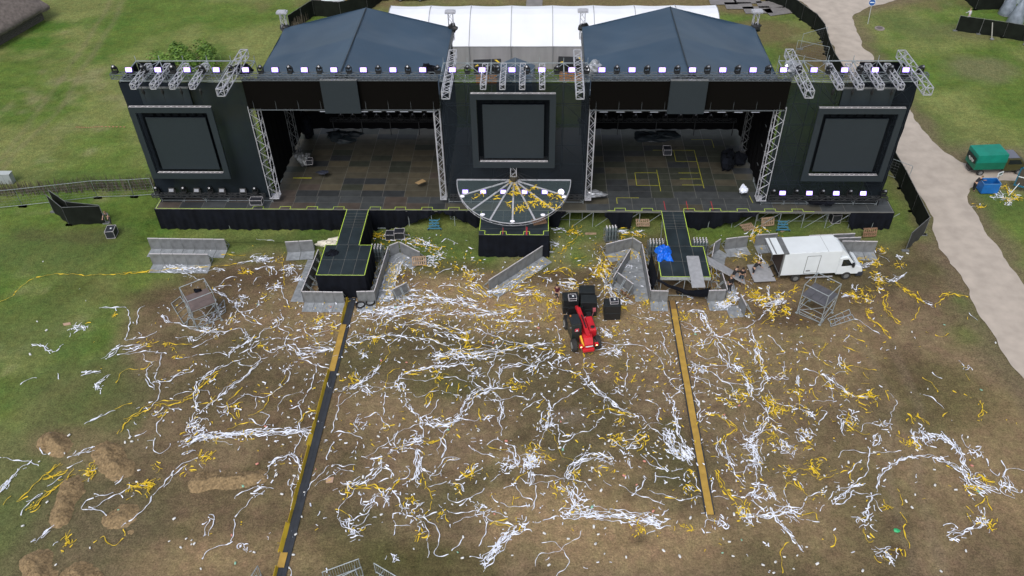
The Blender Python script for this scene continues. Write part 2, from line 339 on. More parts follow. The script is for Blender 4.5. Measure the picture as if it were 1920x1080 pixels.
# gravel path: a finer sheet clipped to a ragged outline
GRAV = mat('pale_gravel', (0.44, 0.385, 0.335), 0.95, 0, 0.16, .8, 0.5, detail=10)
px_ = np.arange(20, 74, .3); py_ = np.arange(22, 126, .3); PX, PY = np.meshgrid(px_, py_)
ps = sdf(PX, PY, PATH)+(fbm(PX, PY, 2.2, 77, 4)-.5)*.9
mb = MB(); idm = {}
def pv(key, x, y, d):
    if key not in idm: idm[key] = len(mb.v); mb.v.append((x, y, .045+.05*min(1.0, d)))
    return idm[key]
for i in range(len(py_)-1):
    for j in range(len(px_)-1):
        c = [(i, j), (i, j+1), (i+1, j+1), (i+1, j)]
        if max(ps[q] for q in c) <= 0: continue
        out = []
        for q, w in zip(c, c[1:]+c[:1]):
            if ps[q] > 0: out.append(pv(q, px_[q[1]], py_[q[0]], float(ps[q])))
            if (ps[q] > 0) != (ps[w] > 0):
                t_ = ps[q]/(ps[q]-ps[w]); out.append(pv(tuple(sorted((q, w))), px_[q[1]]+(px_[w[1]]-px_[q[1]])*t_, py_[q[0]]+(py_[w[0]]-py_[q[0]])*t_, 0.0))
        if len(out) >= 3: mb.f.append(tuple(out)); mb.mi.append(0)
structure(mb.build('gravel_path', GRAV, smooth=True))

# straw heaps left on the field
def mound(pts, r, h, label, seed):
    rr = random.Random(seed); mb = MB(); P = [g(*p) for p in pts]; c = sum(P, Vector())/len(P); R = r*1.6+max((p-c).length for p in P); N = int(R*2/.07)+1
    X, Y = np.meshgrid(np.linspace(c.x-R, c.x+R, N), np.linspace(c.y-R, c.y+R, N)); D = np.full(X.shape, 1e9)
    for a, b_ in zip(P, P[1:] if len(P) > 1 else P):      # distance to the ridge line of the heap
        dx, dy = b_.x-a.x, b_.y-a.y; t_ = np.clip(((X-a.x)*dx+(Y-a.y)*dy)/(dx*dx+dy*dy+1e-9), 0, 1); D = np.minimum(D, np.hypot(X-a.x-t_*dx, Y-a.y-t_*dy))
    d = D/r*(.45+.95*fbm(X, Y, 1.0, seed, 4)); Z = h*np.clip(1-d, -.6, 1)*(.45+1.0*fbm(X, Y, .5, seed+5, 3))+(fbm(X, Y, .16, seed+9, 2)-.5)*.10*(d < 1)
    ok = d < 1.12; ids = -np.ones(X.shape, int); ids[ok] = np.arange(ok.sum()); vs = np.stack([X[ok], Y[ok], Z[ok]+.015], -1).tolist(); fs = []
    for i in range(N-1):
        for j in range(N-1):
            q = [int(k) for k in (ids[i, j], ids[i, j+1], ids[i+1, j+1], ids[i+1, j]) if k >= 0]
            if len(q) >= 3: fs.append(tuple(q))
    mb.add(vs, fs); W = [v for v in vs if v[2] > .03]
    for k in range(int(150*len(P)*r)):      # loose stalks
        p = rr.choice(W); a = rr.uniform(0, PI); l = rr.uniform(.1, .3); x = p[0]+rr.gauss(0, .14); y = p[1]+rr.gauss(0, .14)
        mb.tube((x, y, p[2]+.02), (x+math.cos(a)*l, y+math.sin(a)*l, p[2]+rr.uniform(.01, .05)), .008, 3)
    tag(mb.build('straw_heap', STRAW, smooth=True), label, 'straw heap', 'straw heaps on the field')
mound([(95, 825), (108, 840)], .75, .45, 'tan straw heap, topmost of the heaps on the left grass', 1)
mound([(200, 845), (208, 870), (225, 880)], .8, .4, 'lumpy straw heap beside the pale bare patch on the left', 2)
mound([(135, 910), (122, 945), (115, 972)], .6, .45, 'elongated straw heap running down the lower left grass', 3)
mound([(228, 972)], .85, .3, 'small round straw heap under a dark streamer, lower left', 4)
mound([(375, 905), (410, 903), (445, 900), (485, 895)], .6, .4, 'long low ridge of straw left of the black cable strip', 5)
mound([(70, 1055), (75, 1085)], .9, .4, 'straw heap cut off by the lower left edge of the photo', 6)
mound([(145, 1078), (160, 1090)], .8, .3, 'straw heap at the bottom edge, second from the left corner', 7)

# ------------------------------------------------------------------ main stage deck
stage = thing('stage_deck', 'wide black festival stage floor of brown and green panels with yellow-green edge line', 'stage', (0, 60, 0))
def S(mbx, name, m, **k):     # part of the stage in world coordinates
    o = mbx.build(name, m, stage, **k); o.location = (0, -60, 0); return o
ZD = 1.8        # deck height in the stage's own drawing units; raise_stage() below turns them into metres
ZG = -0.572      # the ground in those units
PRE = set(o.name for o in bpy.data.objects)
mb = MB(); mb.box(-34.4, 59.85, ZD-.16, 31.35, 61.9, ZD-.004); mb.box(-24.1, 61.9, ZD-.16, 20.3, 74.3, ZD-.004); S(mb, 'deck_base', SEAM)
mb = MB(); rp = random.Random(21)
def panels(x0, x1, y0, y1, pick, dx=2.0, dy=1.0):
    y = y0
    while y < y1-.05:
        x = x0
        while x < x1-.05:
            mb.m = pick(x, y); xe = min(x+dx, x1); ye = min(y+dy, y1)
            mb.box(x+.018, y+.012, ZD-.01, xe-.018, ye-.012, ZD+.004); x += dx
        y += dy
def pickL(x, y):
    r = rp.random()
    if y > 73.5: return 2 if r < .6 else 0
    if y > 62: return 0 if r < .55 else (1 if r < .75 else (2 if r < .81 else (4 if r < .97 else 3)))
    return 3 if r < .14 else (5 if r < .6 else (2 if r < .85 else 0))
def pickR(x, y):
    r = rp.random()
    if y > 62: return 1 if r < .62 else (0 if r < .80 else 2)
    return 5 if r < .7 else (2 if r < .9 else 1)
panels(-34.3, -8.2, 59.95, 61.9, lambda x, y: 3 if rp.random() < .3 else (5 if rp.random() < .6 else 2), 2.05, .975)
panels(-8.2, 4.4, 59.95, 61.9, lambda x, y: 5 if rp.random() < .7 else 0, 2.1, .975)
panels(4.4, 31.3, 59.95, 61.9, lambda x, y: 5 if rp.random() < .7 else 0, 2.07, .975)
panels(-24.1, -8.2, 61.9, 74, pickL, 2.0, 1.0)
panels(4.4, 20.2, 61.9, 74, pickR, 2.0, 1.0)
S(mb, 'deck_panels', DK)
# edge line with little square notches
mb = MB()
def line(pts, w=.05, z=ZD+.008):
    for (x0, y0), (x1, y1) in zip(pts, pts[1:]):
        d = Vector((x1-x0, y1-y0, 0)); d.normalize(); q = Vector((-d.y, d.x, 0))*w/2; e = d*w/2
        a = Vector((x0, y0, z))-e; b_ = Vector((x1, y1, z))+e; mb.quad(a-q, b_-q, b_+q, a+q)
def notched(x0, x1, y, xs, w=.95, d=.38):
    pts = [(x0, y)]
    for x in xs: pts += [(x-w/2, y), (x-w/2, y+d), (x+w/2, y+d), (x+w/2, y)]
    line(pts+[(x1, y)])
line([(-34.3, 61.6), (-34.3, 59.92)]); notched(-34.3, -17.0, 59.92, [-25.05, -22.6, -20.15, -17.75]); S(mb, 'edge_line', TAPE); mb = MB()
notched(-15.0, -5.6, 59.92, [-14.45, -12.2, -9.8, -7.4]); S(mb, 'edge_line', TAPE); mb = MB()
notched(6.3, 11.05, 59.92, [7.4, 9.8]); S(mb, 'edge_line', TAPE); mb = MB(); notched(12.95, 24.4, 59.92, [13.5, 15.8, 18.2, 20.6, 23.0])
S(mb, 'edge_line', TAPE)
mb = MB()
Yt = [((13.3, 66.0), (15.3, 66.0)), ((15.3, 70), (15.3, 63.5)), ((13.3, 70.0), (15.3, 70.0)), ((11.3, 70), (13.3, 70)), ((13.3, 70), (13.3, 68)), ((13.3, 68.0), (15.3, 68.0)), ((9.2, 66.0), (11.3, 66)), ((9.2, 66), (9.2, 63.9)), ((9.2, 63.9), (11.3, 63.9)), ((11.3, 66.5), (11.3, 63)),
      ((13.4, 64), (15.3, 64)), ((13.3, 65), (15.3, 65)), ((15.3, 72), (17.3, 72)), ((17.3, 72), (17.3, 70.5)), ((7.2, 61.9), (9.2, 61.9)), ((7.2, 61.9), (7.2, 61)), ((19.2, 62.3), (19.3, 61.2))]
for a, b_ in Yt: line([a, b_], .05, ZD+.010)
line([(-22.9, 64.9), (-21.3, 64.9)], .16, ZD+.010)
S(mb, 'floor_tape', TAPEY)
mb = MB()
for x in (11.4, 13.4, 15.6): line([(x, 60.1), (x, 61.4)], .05, ZD+.010)
S(mb, 'red_floor_mark', TAPER)
# skirt of black cloth along the front, hem height changes along X
SK = [(-34.4, -.56), (-17.05, -.5)]
def skirt(prof, y, name='skirt', fold=.07, top=ZD-.02, parent=None, wave=1.0, off=None):
    mb = MB(); x0, x1 = prof[0][0], prof[-1][0]; n = max(8, int((x1-x0)/.12)); cols = []
    rr = random.Random(int(x0*10)); ph = rr.random()*9
    for i in range(n+1):
        x = x0+(x1-x0)*i/n
        for (a, za), (b2, zb) in zip(prof, prof[1:]):
            if a <= x <= b2+1e-6: zb_ = za+(zb-za)*((x-a)/(b2-a+1e-9)); break
        fy = fold*(math.sin(x*5.1*wave+ph)+.6*math.sin(x*11.7*wave+ph*2)+.4*math.sin(x*2.3))
        cols.append([(x, y-.03-fy*.1, top), (x, y-.05-fy*.6, top*.66+zb_*.34), (x, y-.06-fy, top*.3+zb_*.7), (x, y-.05-fy*1.1, zb_)])
    vs = [p for c in cols for p in c]; fs = []
    for i in range(n):
        for k in range(3): fs.append((i*4+k, (i+1)*4+k, (i+1)*4+k+1, i*4+k+1))
    mb.add(vs, fs)
    o = mb.build(name, CLOTH, parent or stage, smooth=True)
    o.location = (0, -60, 0) if parent is None else off
    return o
skirt(SK, 59.85)
skirt([(-15.0, -.5), (-13.9, -.35), (-12, -.05), (-11, .5), (-9.6, 1.15), (-8.3, 1.66)], 59.85, fold=.11)
skirt([(-8.3, 1.6), (-7.0, .9), (-5.6, -.1), (-4.9, -.3)], 59.85, fold=.11)
skirt([(1.0, -.4), (1.9, -.2), (2.2, 1.0), (2.6, 1.65)], 59.85)
skirt([(6.0, 1.6), (6.4, 1.0), (7.2, -.5), (8.0, -.25), (8.4, -.1), (8.5, 1.5)], 59.7, fold=.12)
skirt([(12.9, -.3), (14.0, -.35), (15.5, -.05), (17.5, .8), (19.6, 1.68)], 59.8, fold=.14, wave=.8)
skirt([(27.6, .7), (28.3, -.3), (29.5, -.45), (31.35, -.5)], 59.85, fold=.1)
mb = MB(); mb.quad((31.4, 59.8, -.5), (31.42, 61.9, -.5), (31.4, 61.9, ZD), (31.38, 59.8, ZD)); mb.quad((-34.44, 59.8, -.6), (-34.44, 61.9, -.6), (-34.42, 61.9, ZD), (-34.42, 59.8, ZD)); S(mb, 'side_skirt', CLOTH)
# substructure
mb = MB()
for x in np.arange(-34.3, 31.4, 2.07):
    mb.tube((x, 59.95, ZG-(.47 if x < -15 else 0)), (x, 59.95, 1.66), .035); mb.tube((x, 62, ZG), (x, 62, 1.66), .03); mb.tube((x, 59.95, -.25), (x, 62, -.25), .025); mb.box(x-.09, 59.86, ZG, x+.09, 60.04, ZG+.05)
    if x > 0: mb.tube((x, 60, -.25), (x+2.07, 60, 1.6), .026)
mb.tube((-34.3, 59.84, -.62), (-17, 59.84, -.58), .05)
for xa, xb in ((-15, -5), (1.2, 10.9), (13, 28.4)): mb.tube((xa, 59.84, -.22), (xb, 59.84, -.22), .05)
mb.box(1.9, 59.86, 1.62, 10.9, 59.93, 1.79); mb.box(19.3, 59.86, 1.66, 28.3, 59.93, 1.79)
S(mb, 'scaffold_legs', TUBE)
mb = MB(); mb.quad((-34, 62.3, -.5), (31, 62.3, -.5), (31, 62.3, ZD), (-34, 62.3, ZD)); S(mb, 'rear_skirt', INNER)

# platform + walkway builder
def run_platform(x0, x1, y0, y1, name, label, cols, rows, skirts=True, z=ZD):
    t = thing(name, label, 'stage platform', ((x0+x1)/2, (y0+y1)/2, 0)); off = (-(x0+x1)/2, -(y0+y1)/2, 0)
    def Q(mbx, nm, m, **k): o = mbx.build(nm, m, t, **k); o.location = off; return o
    mb = MB(); mb.box(x0, y0, z-.14, x1, y1, z-.004); Q(mb, 'deck_frame', SEAM)
    mb = MB(); dx = (x1-x0)/cols; dy = (y1-y0)/rows
    for i in range(cols):
        for j in range(rows): mb.box(x0+i*dx+.015, y0+j*dy+.015, z-.01, x0+(i+1)*dx-.015, y0+(j+1)*dy-.015, z+.004)
    Q(mb, 'deck_panels', RUNDECK)
    return t, off, Q
def ring_skirt(path, zb=-.55, top=ZD-.01, fold=.05):
    mb = MB(); cols = []; s = 0
    for (x0, y0), (x1, y1) in zip(path, path[1:]):
        L = math.hypot(x1-x0, y1-y0); n = max(4, int(L/.12)); nx, ny = (y1-y0)/L, -(x1-x0)/L
        for i in range(n+1):
            q = i/n; s += L/n; f = fold*(math.sin(s*6)+.6*math.sin(s*13+1)); x = x0+(x1-x0)*q; y = y0+(y1-y0)*q
            cols.append([(x+nx*.02, y+ny*.02, top), (x+nx*(.05+f*.5), y+ny*(.05+f*.5), (top+zb)*.5), (x+nx*(.09+f), y+ny*(.09+f), zb)])
    vs = [p for c in cols for p in c]
    mb.add(vs, [(i*3+k, (i+1)*3+k, (i+1)*3+k+1, i*3+k+1) for i in range(len(cols)-1) for k in range(2)]); return mb
def walkway(xc, yb, name, label):
    t, off, Q = run_platform(xc-1, xc+1, yb, 59.8, name, label, 2, 2)
    global mb
    mb = MB()
    for k in range(5): line([(xc-.92, 57.6+k*.42), (xc+.92, 57.6+k*.42)], .03, ZD+.008)
    Q(mb, 'tread_line', SEAM)
    mb = MB(); line([(xc-.97, 59.9), (xc-.97, yb)]); line([(xc+.97, 59.9), (xc+.97, yb)]); Q(mb, 'edge_line', TAPE)
    return t, off, Q
tL, off, Q = run_platform(-17.9, -13.9, 50.8, 54.8, 'runway_platform', 'square black-skirted platform at the end of the left walkway', 4, 2)
mb = MB(); line([(-17.0, 54.77), (-17.87, 54.77), (-17.87, 50.83), (-13.93, 50.83), (-13.93, 54.77), (-15.0, 54.77)]); Q(mb, 'edge_line', TAPE)
Q(ring_skirt([(-17.0, 54.8), (-17.9, 54.8), (-17.9, 50.8), (-13.9, 50.8), (-13.9, 54.8), (-15, 54.8)]), 'skirt', CLOTH, smooth=True)
t, off, Q = walkway(-16, 54.8, 'walkway', 'black walkway leading from the stage to the left square platform')
Q(ring_skirt([(-17.0, 59.8), (-17.0, 54.8)]), 'skirt', CLOTH, smooth=True); Q(ring_skirt([(-15.0, 54.8), (-14.9, 59.8)]), 'skirt', CLOTH, smooth=True)
tR, off, Q = run_platform(10.0, 14.0, 50.9, 54.9, 'runway_platform', 'square platform of the right walkway with its skirt pulled away and blue tarp on it', 4, 2)
mb = MB(); line([(11.0, 54.87), (10.03, 54.87), (10.03, 50.93), (13.97, 50.93), (13.97, 54.87), (13, 54.87)]); Q(mb, 'edge_line', TAPE)
mb = MB()
for x in (10.1, 12.0, 13.9):
    for y in (51.0, 52.9, 54.8): mb.tube((x, y, ZG), (x, y, 1.66), .035)
for z in (-.25,): mb.tube((10.1, 51, z), (13.9, 51, z), .035); mb.tube((10.1, 51, z), (10.1, 54.8, z), .028); mb.tube((13.9, 51, z), (13.9, 54.8, z), .028)
mb.tube((10.1, 51, -.25), (12, 51, 1.6), .03); mb.tube((12, 51, 1.6), (13.9, 51, -.25), .03); mb.box(9.98, 50.86, 1.5, 14.02, 50.94, 1.78); Q(mb, 'scaffold_legs', TUBE)
# fallen cloth swagged across the front
mb = MB(); cols = []
for i in range(41):
    q = i/40; x = 9.7+4.4*q; zt = 1.75-1.25*math.sin(min(1, q*1.25)*PI*.5)+(.4*max(0, q-.7)*3.3); w = .25+.75*q*q
    y = 50.72+.05*math.sin(q*20)
    cols.append([(x, y, zt), (x, y-.12, zt-w*.5), (x, y-.05, max(-.54, zt-w))])
mb.add([p for c in cols for p in c], [(i*3+k, (i+1)*3+k, (i+1)*3+k+1, i*3+k+1) for i in range(40) for k in range(2)])
mb.add([(9.75, 50.8, 1.75), (9.6, 54.2, 1.7), (9.35, 54.0, -.5), (9.3, 51.0, -.5), (9.55, 52.5, 1.2)], [(0, 1, 4), (1, 2, 4), (2, 3, 4), (3, 0, 4)])
Q(mb, 'fallen_skirt', CLOTH)
t, off, Q = walkway(12, 54.9, 'walkway', 'black walkway leading from the stage to the right square platform')
mb = MB()
for x in (11.1, 12.9):
    for y in (55.2, 57, 59): mb.tube((x, y, ZG), (x, y, 1.66), .03)
    mb.tube((x, 55.2, -.25), (x, 59, -.25), .025)
Q(mb, 'scaffold_legs', TUBE)
t, off, Q = run_platform(-4.95, 1.05, 56.3, 59.82, 'centre_platform', 'black-skirted front platform under the glass half-round stage', 3, 4)
mb = MB(); line([(-4.92, 59.7), (-4.92, 56.9), (-4.45, 56.9), (-4.45, 56.34), (-3.1, 56.34), (-3.1, 56.8), (-2.6, 56.8), (-2.6, 56.34), (-1.1, 56.34), (-1.1, 56.8), (-.6, 56.8), (-.6, 56.34), (.6, 56.34), (.6, 56.9), (1.02, 56.9), (1.02, 59.7)]); Q(mb, 'edge_line', TAPE)
mb = MB(); line([(-.85, 56.36), (-.85, 57.4)], .12, ZD+.01); line([(-2.9, 56.4), (-2.9, 57.3)], .05, ZD+.01); Q(mb, 'red_floor_mark', TAPER)
Q(ring_skirt([(-4.95, 59.8), (-4.95, 56.3), (1.05, 56.3), (1.05, 59.8)]), 'skirt', CLOTH, smooth=True)

# ------------------------------------------------------------------ scaffold towers with scrim
def scaffold(mb, x0, x1, y0, y1, z0, z1, dx=2.07, dz=2.0, diag=True, r=.028):
    nx = max(1, round((x1-x0)/dx)); nz_ = max(1, round((z1-z0)/dz)); ys = [y0, y1]
    for i in range(nx+1):
        x = x0+(x1-x0)*i/nx
        for y in ys: mb.tube((x, y, z0), (x, y, z1), r)
        for k in range(nz_+1): z = z0+(z1-z0)*k/nz_; mb.tube((x, y0, z), (x, y1, z), r*.85)
    for k in range(nz_+1):
        z = z0+(z1-z0)*k/nz_
        for y in ys: mb.tube((x0, y, z), (x1, y, z), r*.85)
    if diag:
        for i in range(nx):
            for k in range(nz_):
                if (i+k) % 2 == 0 or k == nz_-1:
                    xa = x0+(x1-x0)*i/nx; xb = x0+(x1-x0)*(i+1)/nx; za = z0+(z1-z0)*k/nz_; zb = za+(z1-z0)/nz_
                    if i % 2: xa, xb = xb, xa
                    mb.tube((xa, y0, za), (xb, y0, zb), r*.8)
                    if k % 2 == 0: mb.tube((xb, y1, za), (xa, y1, zb), r*.8)
TZ = 13.35
SCRIML = mat('opaque_scrim_mesh', (0.0085, 0.0135, 0.0205), 0.9, 0, 0.3, 0.35, 0.2, alpha=0.95, spec=0.2)
def tower(x0, x1, y0, y1, label, name='scaffold_tower', side_l=False, side_r=False, back=None):
    t = thing(name, label, 'scaffold tower', ((x0+x1)/2, (y0+y1)/2, 0)); off = (-(x0+x1)/2, -(y0+y1)/2, 0)
    def Q(mbx, nm, m, **k): o = mbx.build(nm, m, t, **k); o.location = off; return o
    mb = MB(); scaffold(mb, x0, x1, y0+.1, y1, ZG, TZ, 2.07, 2.0)
    n = round((x1-x0)/2.07)
    for i in range(n):
        xa = x0+(x1-x0)*i/n; xb = x0+(x1-x0)*(i+1)/n
        if i % 2: xa, xb = xb, xa
        mb.tube((xa, y0+.1, TZ), (xb, y1, TZ), .03)
    for i in range(n+1): x = x0+(x1-x0)*i/n; mb.tube((x, y1, TZ), (x, y1, TZ+.5), .03); mb.tube((x, y0+.1, TZ), (x, y1, TZ), .045)
    for yy in (y0+.1, y1): mb.tube((x0, yy, TZ+.02), (x1, yy, TZ+.02), .05)
    Q(mb, 'scaffold_frame', TUBE)
    mb = MB(); N = 40; rr = random.Random(int(x0)); vs = []
    for j in range(15):
        for i in range(N+1):
            x = x0-.05+(x1-x0+.1)*i/N; z = ZD+.02+(TZ-ZD-.05)*j/14
            vs.append((x, y0-.02+.05*math.sin(x*1.5)*math.sin(z*1.1)+rr.uniform(-.012, .012), z))
    mb.add(vs, [(j*(N+1)+i, j*(N+1)+i+1, (j+1)*(N+1)+i+1, (j+1)*(N+1)+i) for j in range(14) for i in range(N)])
    Q(mb, 'scrim', SCRIML if x0 < -20 else SCRIM, smooth=True)
    for s, xx in ((side_l, x0-.08), (side_r, x1+.08)):
        if s:
            mb = MB(); m = 24
            vs = [(xx+.04*math.sin(j*1.3+i), y0+(y1-y0)*i/4, .9+(TZ-.9)*j/m) for j in range(m+1) for i in range(5)]
            mb.add(vs, [(j*5+i, j*5+i+1, (j+1)*5+i+1, (j+1)*5+i) for j in range(m) for i in range(4)]); Q(mb, 'side_scrim', CLOTH)
    if back:
        mb = MB(); mb.quad((back[0], y1+.06, 2), (back[1], y1+.06, 2), (back[1], y1+.06, TZ-.1), (back[0], y1+.06, TZ-.1)); Q(mb, 'rear_scrim', CLOTH)
    return t, Q
tower(-34.5, -24.2, 61.65, 65.4, 'left scaffold tower wrapped in dark mesh with rail frame on top', side_l=True, back=(-34.5, -31.2))
tower(-8.0, 4.2, 61.65, 65.0, 'central scaffold tower behind the half-round glass stage, dark see-through mesh')
tower(20.2, 30.5, 61.65, 65.4, 'right scaffold tower wrapped in dark mesh beside the gravel path', side_r=True, back=(27.0, 30.5))

# ------------------------------------------------------------------ stage openings: drapes, truss legs, roofs
def opening(x0, x1, side, xc):
    t = thing('stage_drape', 'black drapes closing the sides and back of the %s stage opening' % side, 'drape', (xc, 70, 0))
    mb = MB()
    def wall(a, b_, z1):
        n = 60; vs = []
        for i in range(n+1):
            q = i/n; x = a[0]+(b_[0]-a[0])*q; y = a[1]+(b_[1]-a[1])*q; w = .06*math.sin(i*1.1)
            vs += [(x+w, y+w, ZD), (x+w, y+w, z1)]
        mb.add(vs, [(2*i, 2*i+2, 2*i+3, 2*i+1) for i in range(n)])
    wall((x0+.1, 74.0), (x1-.1, 74.0), 11.6)
    o = mb.build('rear_drape', INNER, t, smooth=True); o.location = (-xc, -70, 0)
    for s, x in (('l', x0), ('r', x1)):
        mb = MB(); xi = x-(.9 if s == 'l' else -.9)
        wall((x+(.12 if s == 'l' else -.12), 62.3), (x+(.12 if s == 'l' else -.12), 75.2), 11.3)
        o = mb.build('side_drape', INNER, t, smooth=True); o.location = (-xc, -70, 0)
opening(-24.1, -8.15, 'left', -16.1); opening(4.3, 20.3, 'right', 12.3)
def truss_tower(x, y, z1, label, w=.62, z0=ZD, m=ALU):
    mb = MB(); mb.truss((0, 0, 0), (0, 0, z1-z0), w, r=.042, rl=.027, up=(0, 1, 0), step=.62); mb.box(-w*.6, -w*.6, 0, w*.6, w*.6, .04)
    tag(mb.build('truss_tower', m, loc=(x, y, z0)), label, 'truss tower', 'truss legs of the stage roofs')
truss_tower(-23.9, 61.9, 11.1, 'silver truss leg at the outer left side of the left stage opening', .75)
truss_tower(-8.45, 61.75, 11.1, 'silver truss leg between the left opening and the centre tower', .5)
truss_tower(4.6, 61.75, 11.1, 'silver truss leg between the centre tower and the right opening', .5)
truss_tower(20.1, 61.9, 11.1, 'silver truss leg at the outer right side of the right stage opening', .75)
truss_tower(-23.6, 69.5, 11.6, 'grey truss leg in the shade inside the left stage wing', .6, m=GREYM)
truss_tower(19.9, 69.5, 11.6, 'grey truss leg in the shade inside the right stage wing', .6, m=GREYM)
def roof(x0, x1, xr, side):
    t = thing('stage_roof', '%s gabled roof of dark blue-grey tarpaulin over the stage' % side, 'roof', (xr, 68.5, 0)); off = (-xr, -68.5, 0)
    NX, NY = 64, 64; vs = []; RX, RY = np.meshgrid(np.arange(65)*.25+xr, np.arange(65)*.21); RN = fbm(RX+RY*.5, RY-RX*.15, 3.2, 61, 4)
    for j in range(NY+1):
        y = 61.95+(75.35-61.95)*j/NY
        arch = min(abs(y-61.95), abs(y-68.9), abs(y-75.35)); sag = .22*math.sin(min(1, arch/3.3)*PI/2)
        for i in range(NX+1):
            u = i/NX; x = x0+(x1-x0)*u; d = abs(x-xr)/((x1-x0)/2)
            z = 13.95-(13.95-11.95)*d-sag*(.35+.5*math.sin(min(d, 1)*PI))-.12*math.sin(min(d, 1)*PI)
            z += .16*(float(RN[j, i])-.5)+.02*math.sin(x*2.1+y*.7)*math.sin(y*1.3)*(.4+d)+.03*math.sin((x-y)*1.1+xr)*d
            vs.append((x, y, z))
    mb = MB(); mb.add(vs, [(j*(NX+1)+i, j*(NX+1)+i+1, (j+1)*(NX+1)+i+1, (j+1)*(NX+1)+i) for j in range(NY) for i in range(NX)])
    for xe in (x0, x1):
        n = 30
        for i in range(n):
            ya = 61.95+13.4*i/n; yb = 61.95+13.4*(i+1)/n
            mb.quad((xe, ya, 11.95), (xe, yb, 11.95), (xe, yb, 10.9), (xe, ya, 10.9))
    mb.quad((x0, 75.36, 11.95), (xr, 75.36, 13.93), (x1, 75.36, 11.95), (x1, 75.36, 10.9), (x0, 75.36, 10.9))
    o = mb.build('canopy', ROOFPVC, t, smooth=True); o.location = off
    mb = MB(); mb.tube((xr+.03, 62, 13.98), (xr+.03, 75.3, 13.98), .05, 6); o = mb.build('ridge_seam', mat('seam_dark', (.02, .03, .04), .6), t); o.location = off
    mb = MB()
    for y in (62.1, 68.9, 75.2):
        for xa in (x0+.1, x1-.1): mb.truss((xa, y, 11.5), (xr, y, 13.45), .4, r=.03, rl=.02)
    for xa in (x0+.1, x1-.1): mb.truss((xa, 62, 11.5), (xa, 75.2, 11.5), .4, r=.03, rl=.02)
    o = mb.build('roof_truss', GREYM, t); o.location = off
roof(-24.25, -8.15, -16.15, 'left'); roof(4.15, 20.35, 12.2, 'right')
def headblock(x, y, label, z=12.2):
    t = thing('hoist_tower_head', label, 'truss tower head', (x, y, z), group='tower heads at the rear roof corners')
    mb = MB(); mb.truss((0, 0, -1.5), (0, 0, 1.1), .45, r=.035, rl=.025, up=(0, 1, 0)); mb.build('truss_mast', ALU, t)
    mb = MB(); mb.box(-.5, -.3, 1.1, .5, .3, 1.28); mb.box(-.35, -.2, 1.28, .35, .2, 1.36); mb.build('head_block', ALU, t)
    mb = MB(); mb.blob((.1, -.1, -.35), (.55, .4, .4), 9, 6, .3); mb.build('chain_hoist', BLACK, t)
headblock(-24.3, 75.6, 'silver truss mast head at the rear left corner of the left roof')
headblock(-8.3, 75.6, 'silver truss mast head at the rear right corner of the left roof')
headblock(4.2, 75.8, 'silver truss mast head at the rear left corner of the right roof')
headblock(20.4, 75.6, 'silver truss mast head at the rear right corner of the right roof')
def covered(x, y, z, m, label, s=1.0, seed=1):
    rr = random.Random(seed); mb = MB()
    for k in range(4): mb.blob((rr.uniform(-.35, .35)*s, rr.uniform(-.3, .3)*s, rr.uniform(.1, .6)*s), (.5*s, .45*s, .45*s), 9, 6, .25, rr)
    mb.tube((0, 0, -1.8), (0, 0, .2), .06)
    tag(mb.build('covered_spotlight', m, loc=(x, y, z)), label, 'covered spotlight', 'spotlights in rain covers at the roof corners')
covered(-24.6, 63.3, 13.3, CLOTH, 'spotlight under a black rain cover at the front left roof corner', 1.0, 3)
covered(-8.9, 63.0, 13.6, CLOTH, 'spotlight under a black cover beside the ladder truss, left roof', .8, 4)
covered(4.6, 63.4, 13.4, SILVER, 'spotlight in a silver rain cover left of the right roof', 1.0, 5)
covered(20.9, 63.6, 13.2, SILVER, 'spotlight in a silver rain cover at the right end of the right roof', 1.0, 6)

# ------------------------------------------------------------------ video banners and screens
def banner(x0, x1, y, z0, z1, label):
    t = thing('video_banner', label, 'video banner', ((x0+x1)/2, y, z0)); xc = (x0+x1)/2
    mb = MB(); mb.box(x0-xc, 0, 0, x1-xc, .22, z1-z0); mb.build('led_mesh', LEDDARK, t)
    mb = MB(); mb.tube((x0-xc, -.03, -.08), (x1-xc, -.03, -.08), .045); mb.truss((x0-xc, .15, z1-z0+.2), (x1-xc, .15, z1-z0+.2), .35, r=.035, rl=.022)
    for k in range(9):
        x = x0-xc+.5+(x1-x0-1)*k/8; mb.tube((x, -.03, -.08), (x, .1, z1-z0), .015, 3)
    mb.build('hanging_frame', mat('dark_truss', (.14, .16, .18), .5, .4), t)
banner(-24.1, -8.1, 61.15, 11.15, 13.7, 'long black video banner across the top of the left stage opening')
banner(4.3, 20.25, 61.15, 11.15, 13.7, 'long black video banner across the top of the right stage opening')
def panel_screen(x0, x1, y, z0, z1, name, label, top=True):
    xc = (x0+x1)/2; t = thing(name, label, 'video screen', (xc, y, z0)); w = x1-x0; h = z1-z0
    mb = MB(); mb.box(-w/2, 0, 0, w/2, .12, h); mb.build('led_panel', LED, t, bevel=.01)
    mb = MB(); mb.box(-w/2+.02, .122, .02, w/2-.02, .3, h-.02); mb.build('back_casing', LEDBACK, t)
    if top:
        mb = MB(); mb.box(-w/2, .0, h+.002, w/2, .25, h+.05)
        for k in range(8): x = -w/2+.2+(w-.4)*k/7; mb.box(x-.04, .02, h+.05, x+.04, .12, h+.12)
        mb.build('top_bracket', GREYM, t)
    return t
panel_screen(-17.6, -14.6, 60.75, 10.95, 13.9, 'square_screen', 'grey square screen hung in front of the left black banner')
panel_screen(10.6, 13.6, 60.75, 10.95, 13.9, 'square_screen', 'grey square screen hung in front of the right black banner')
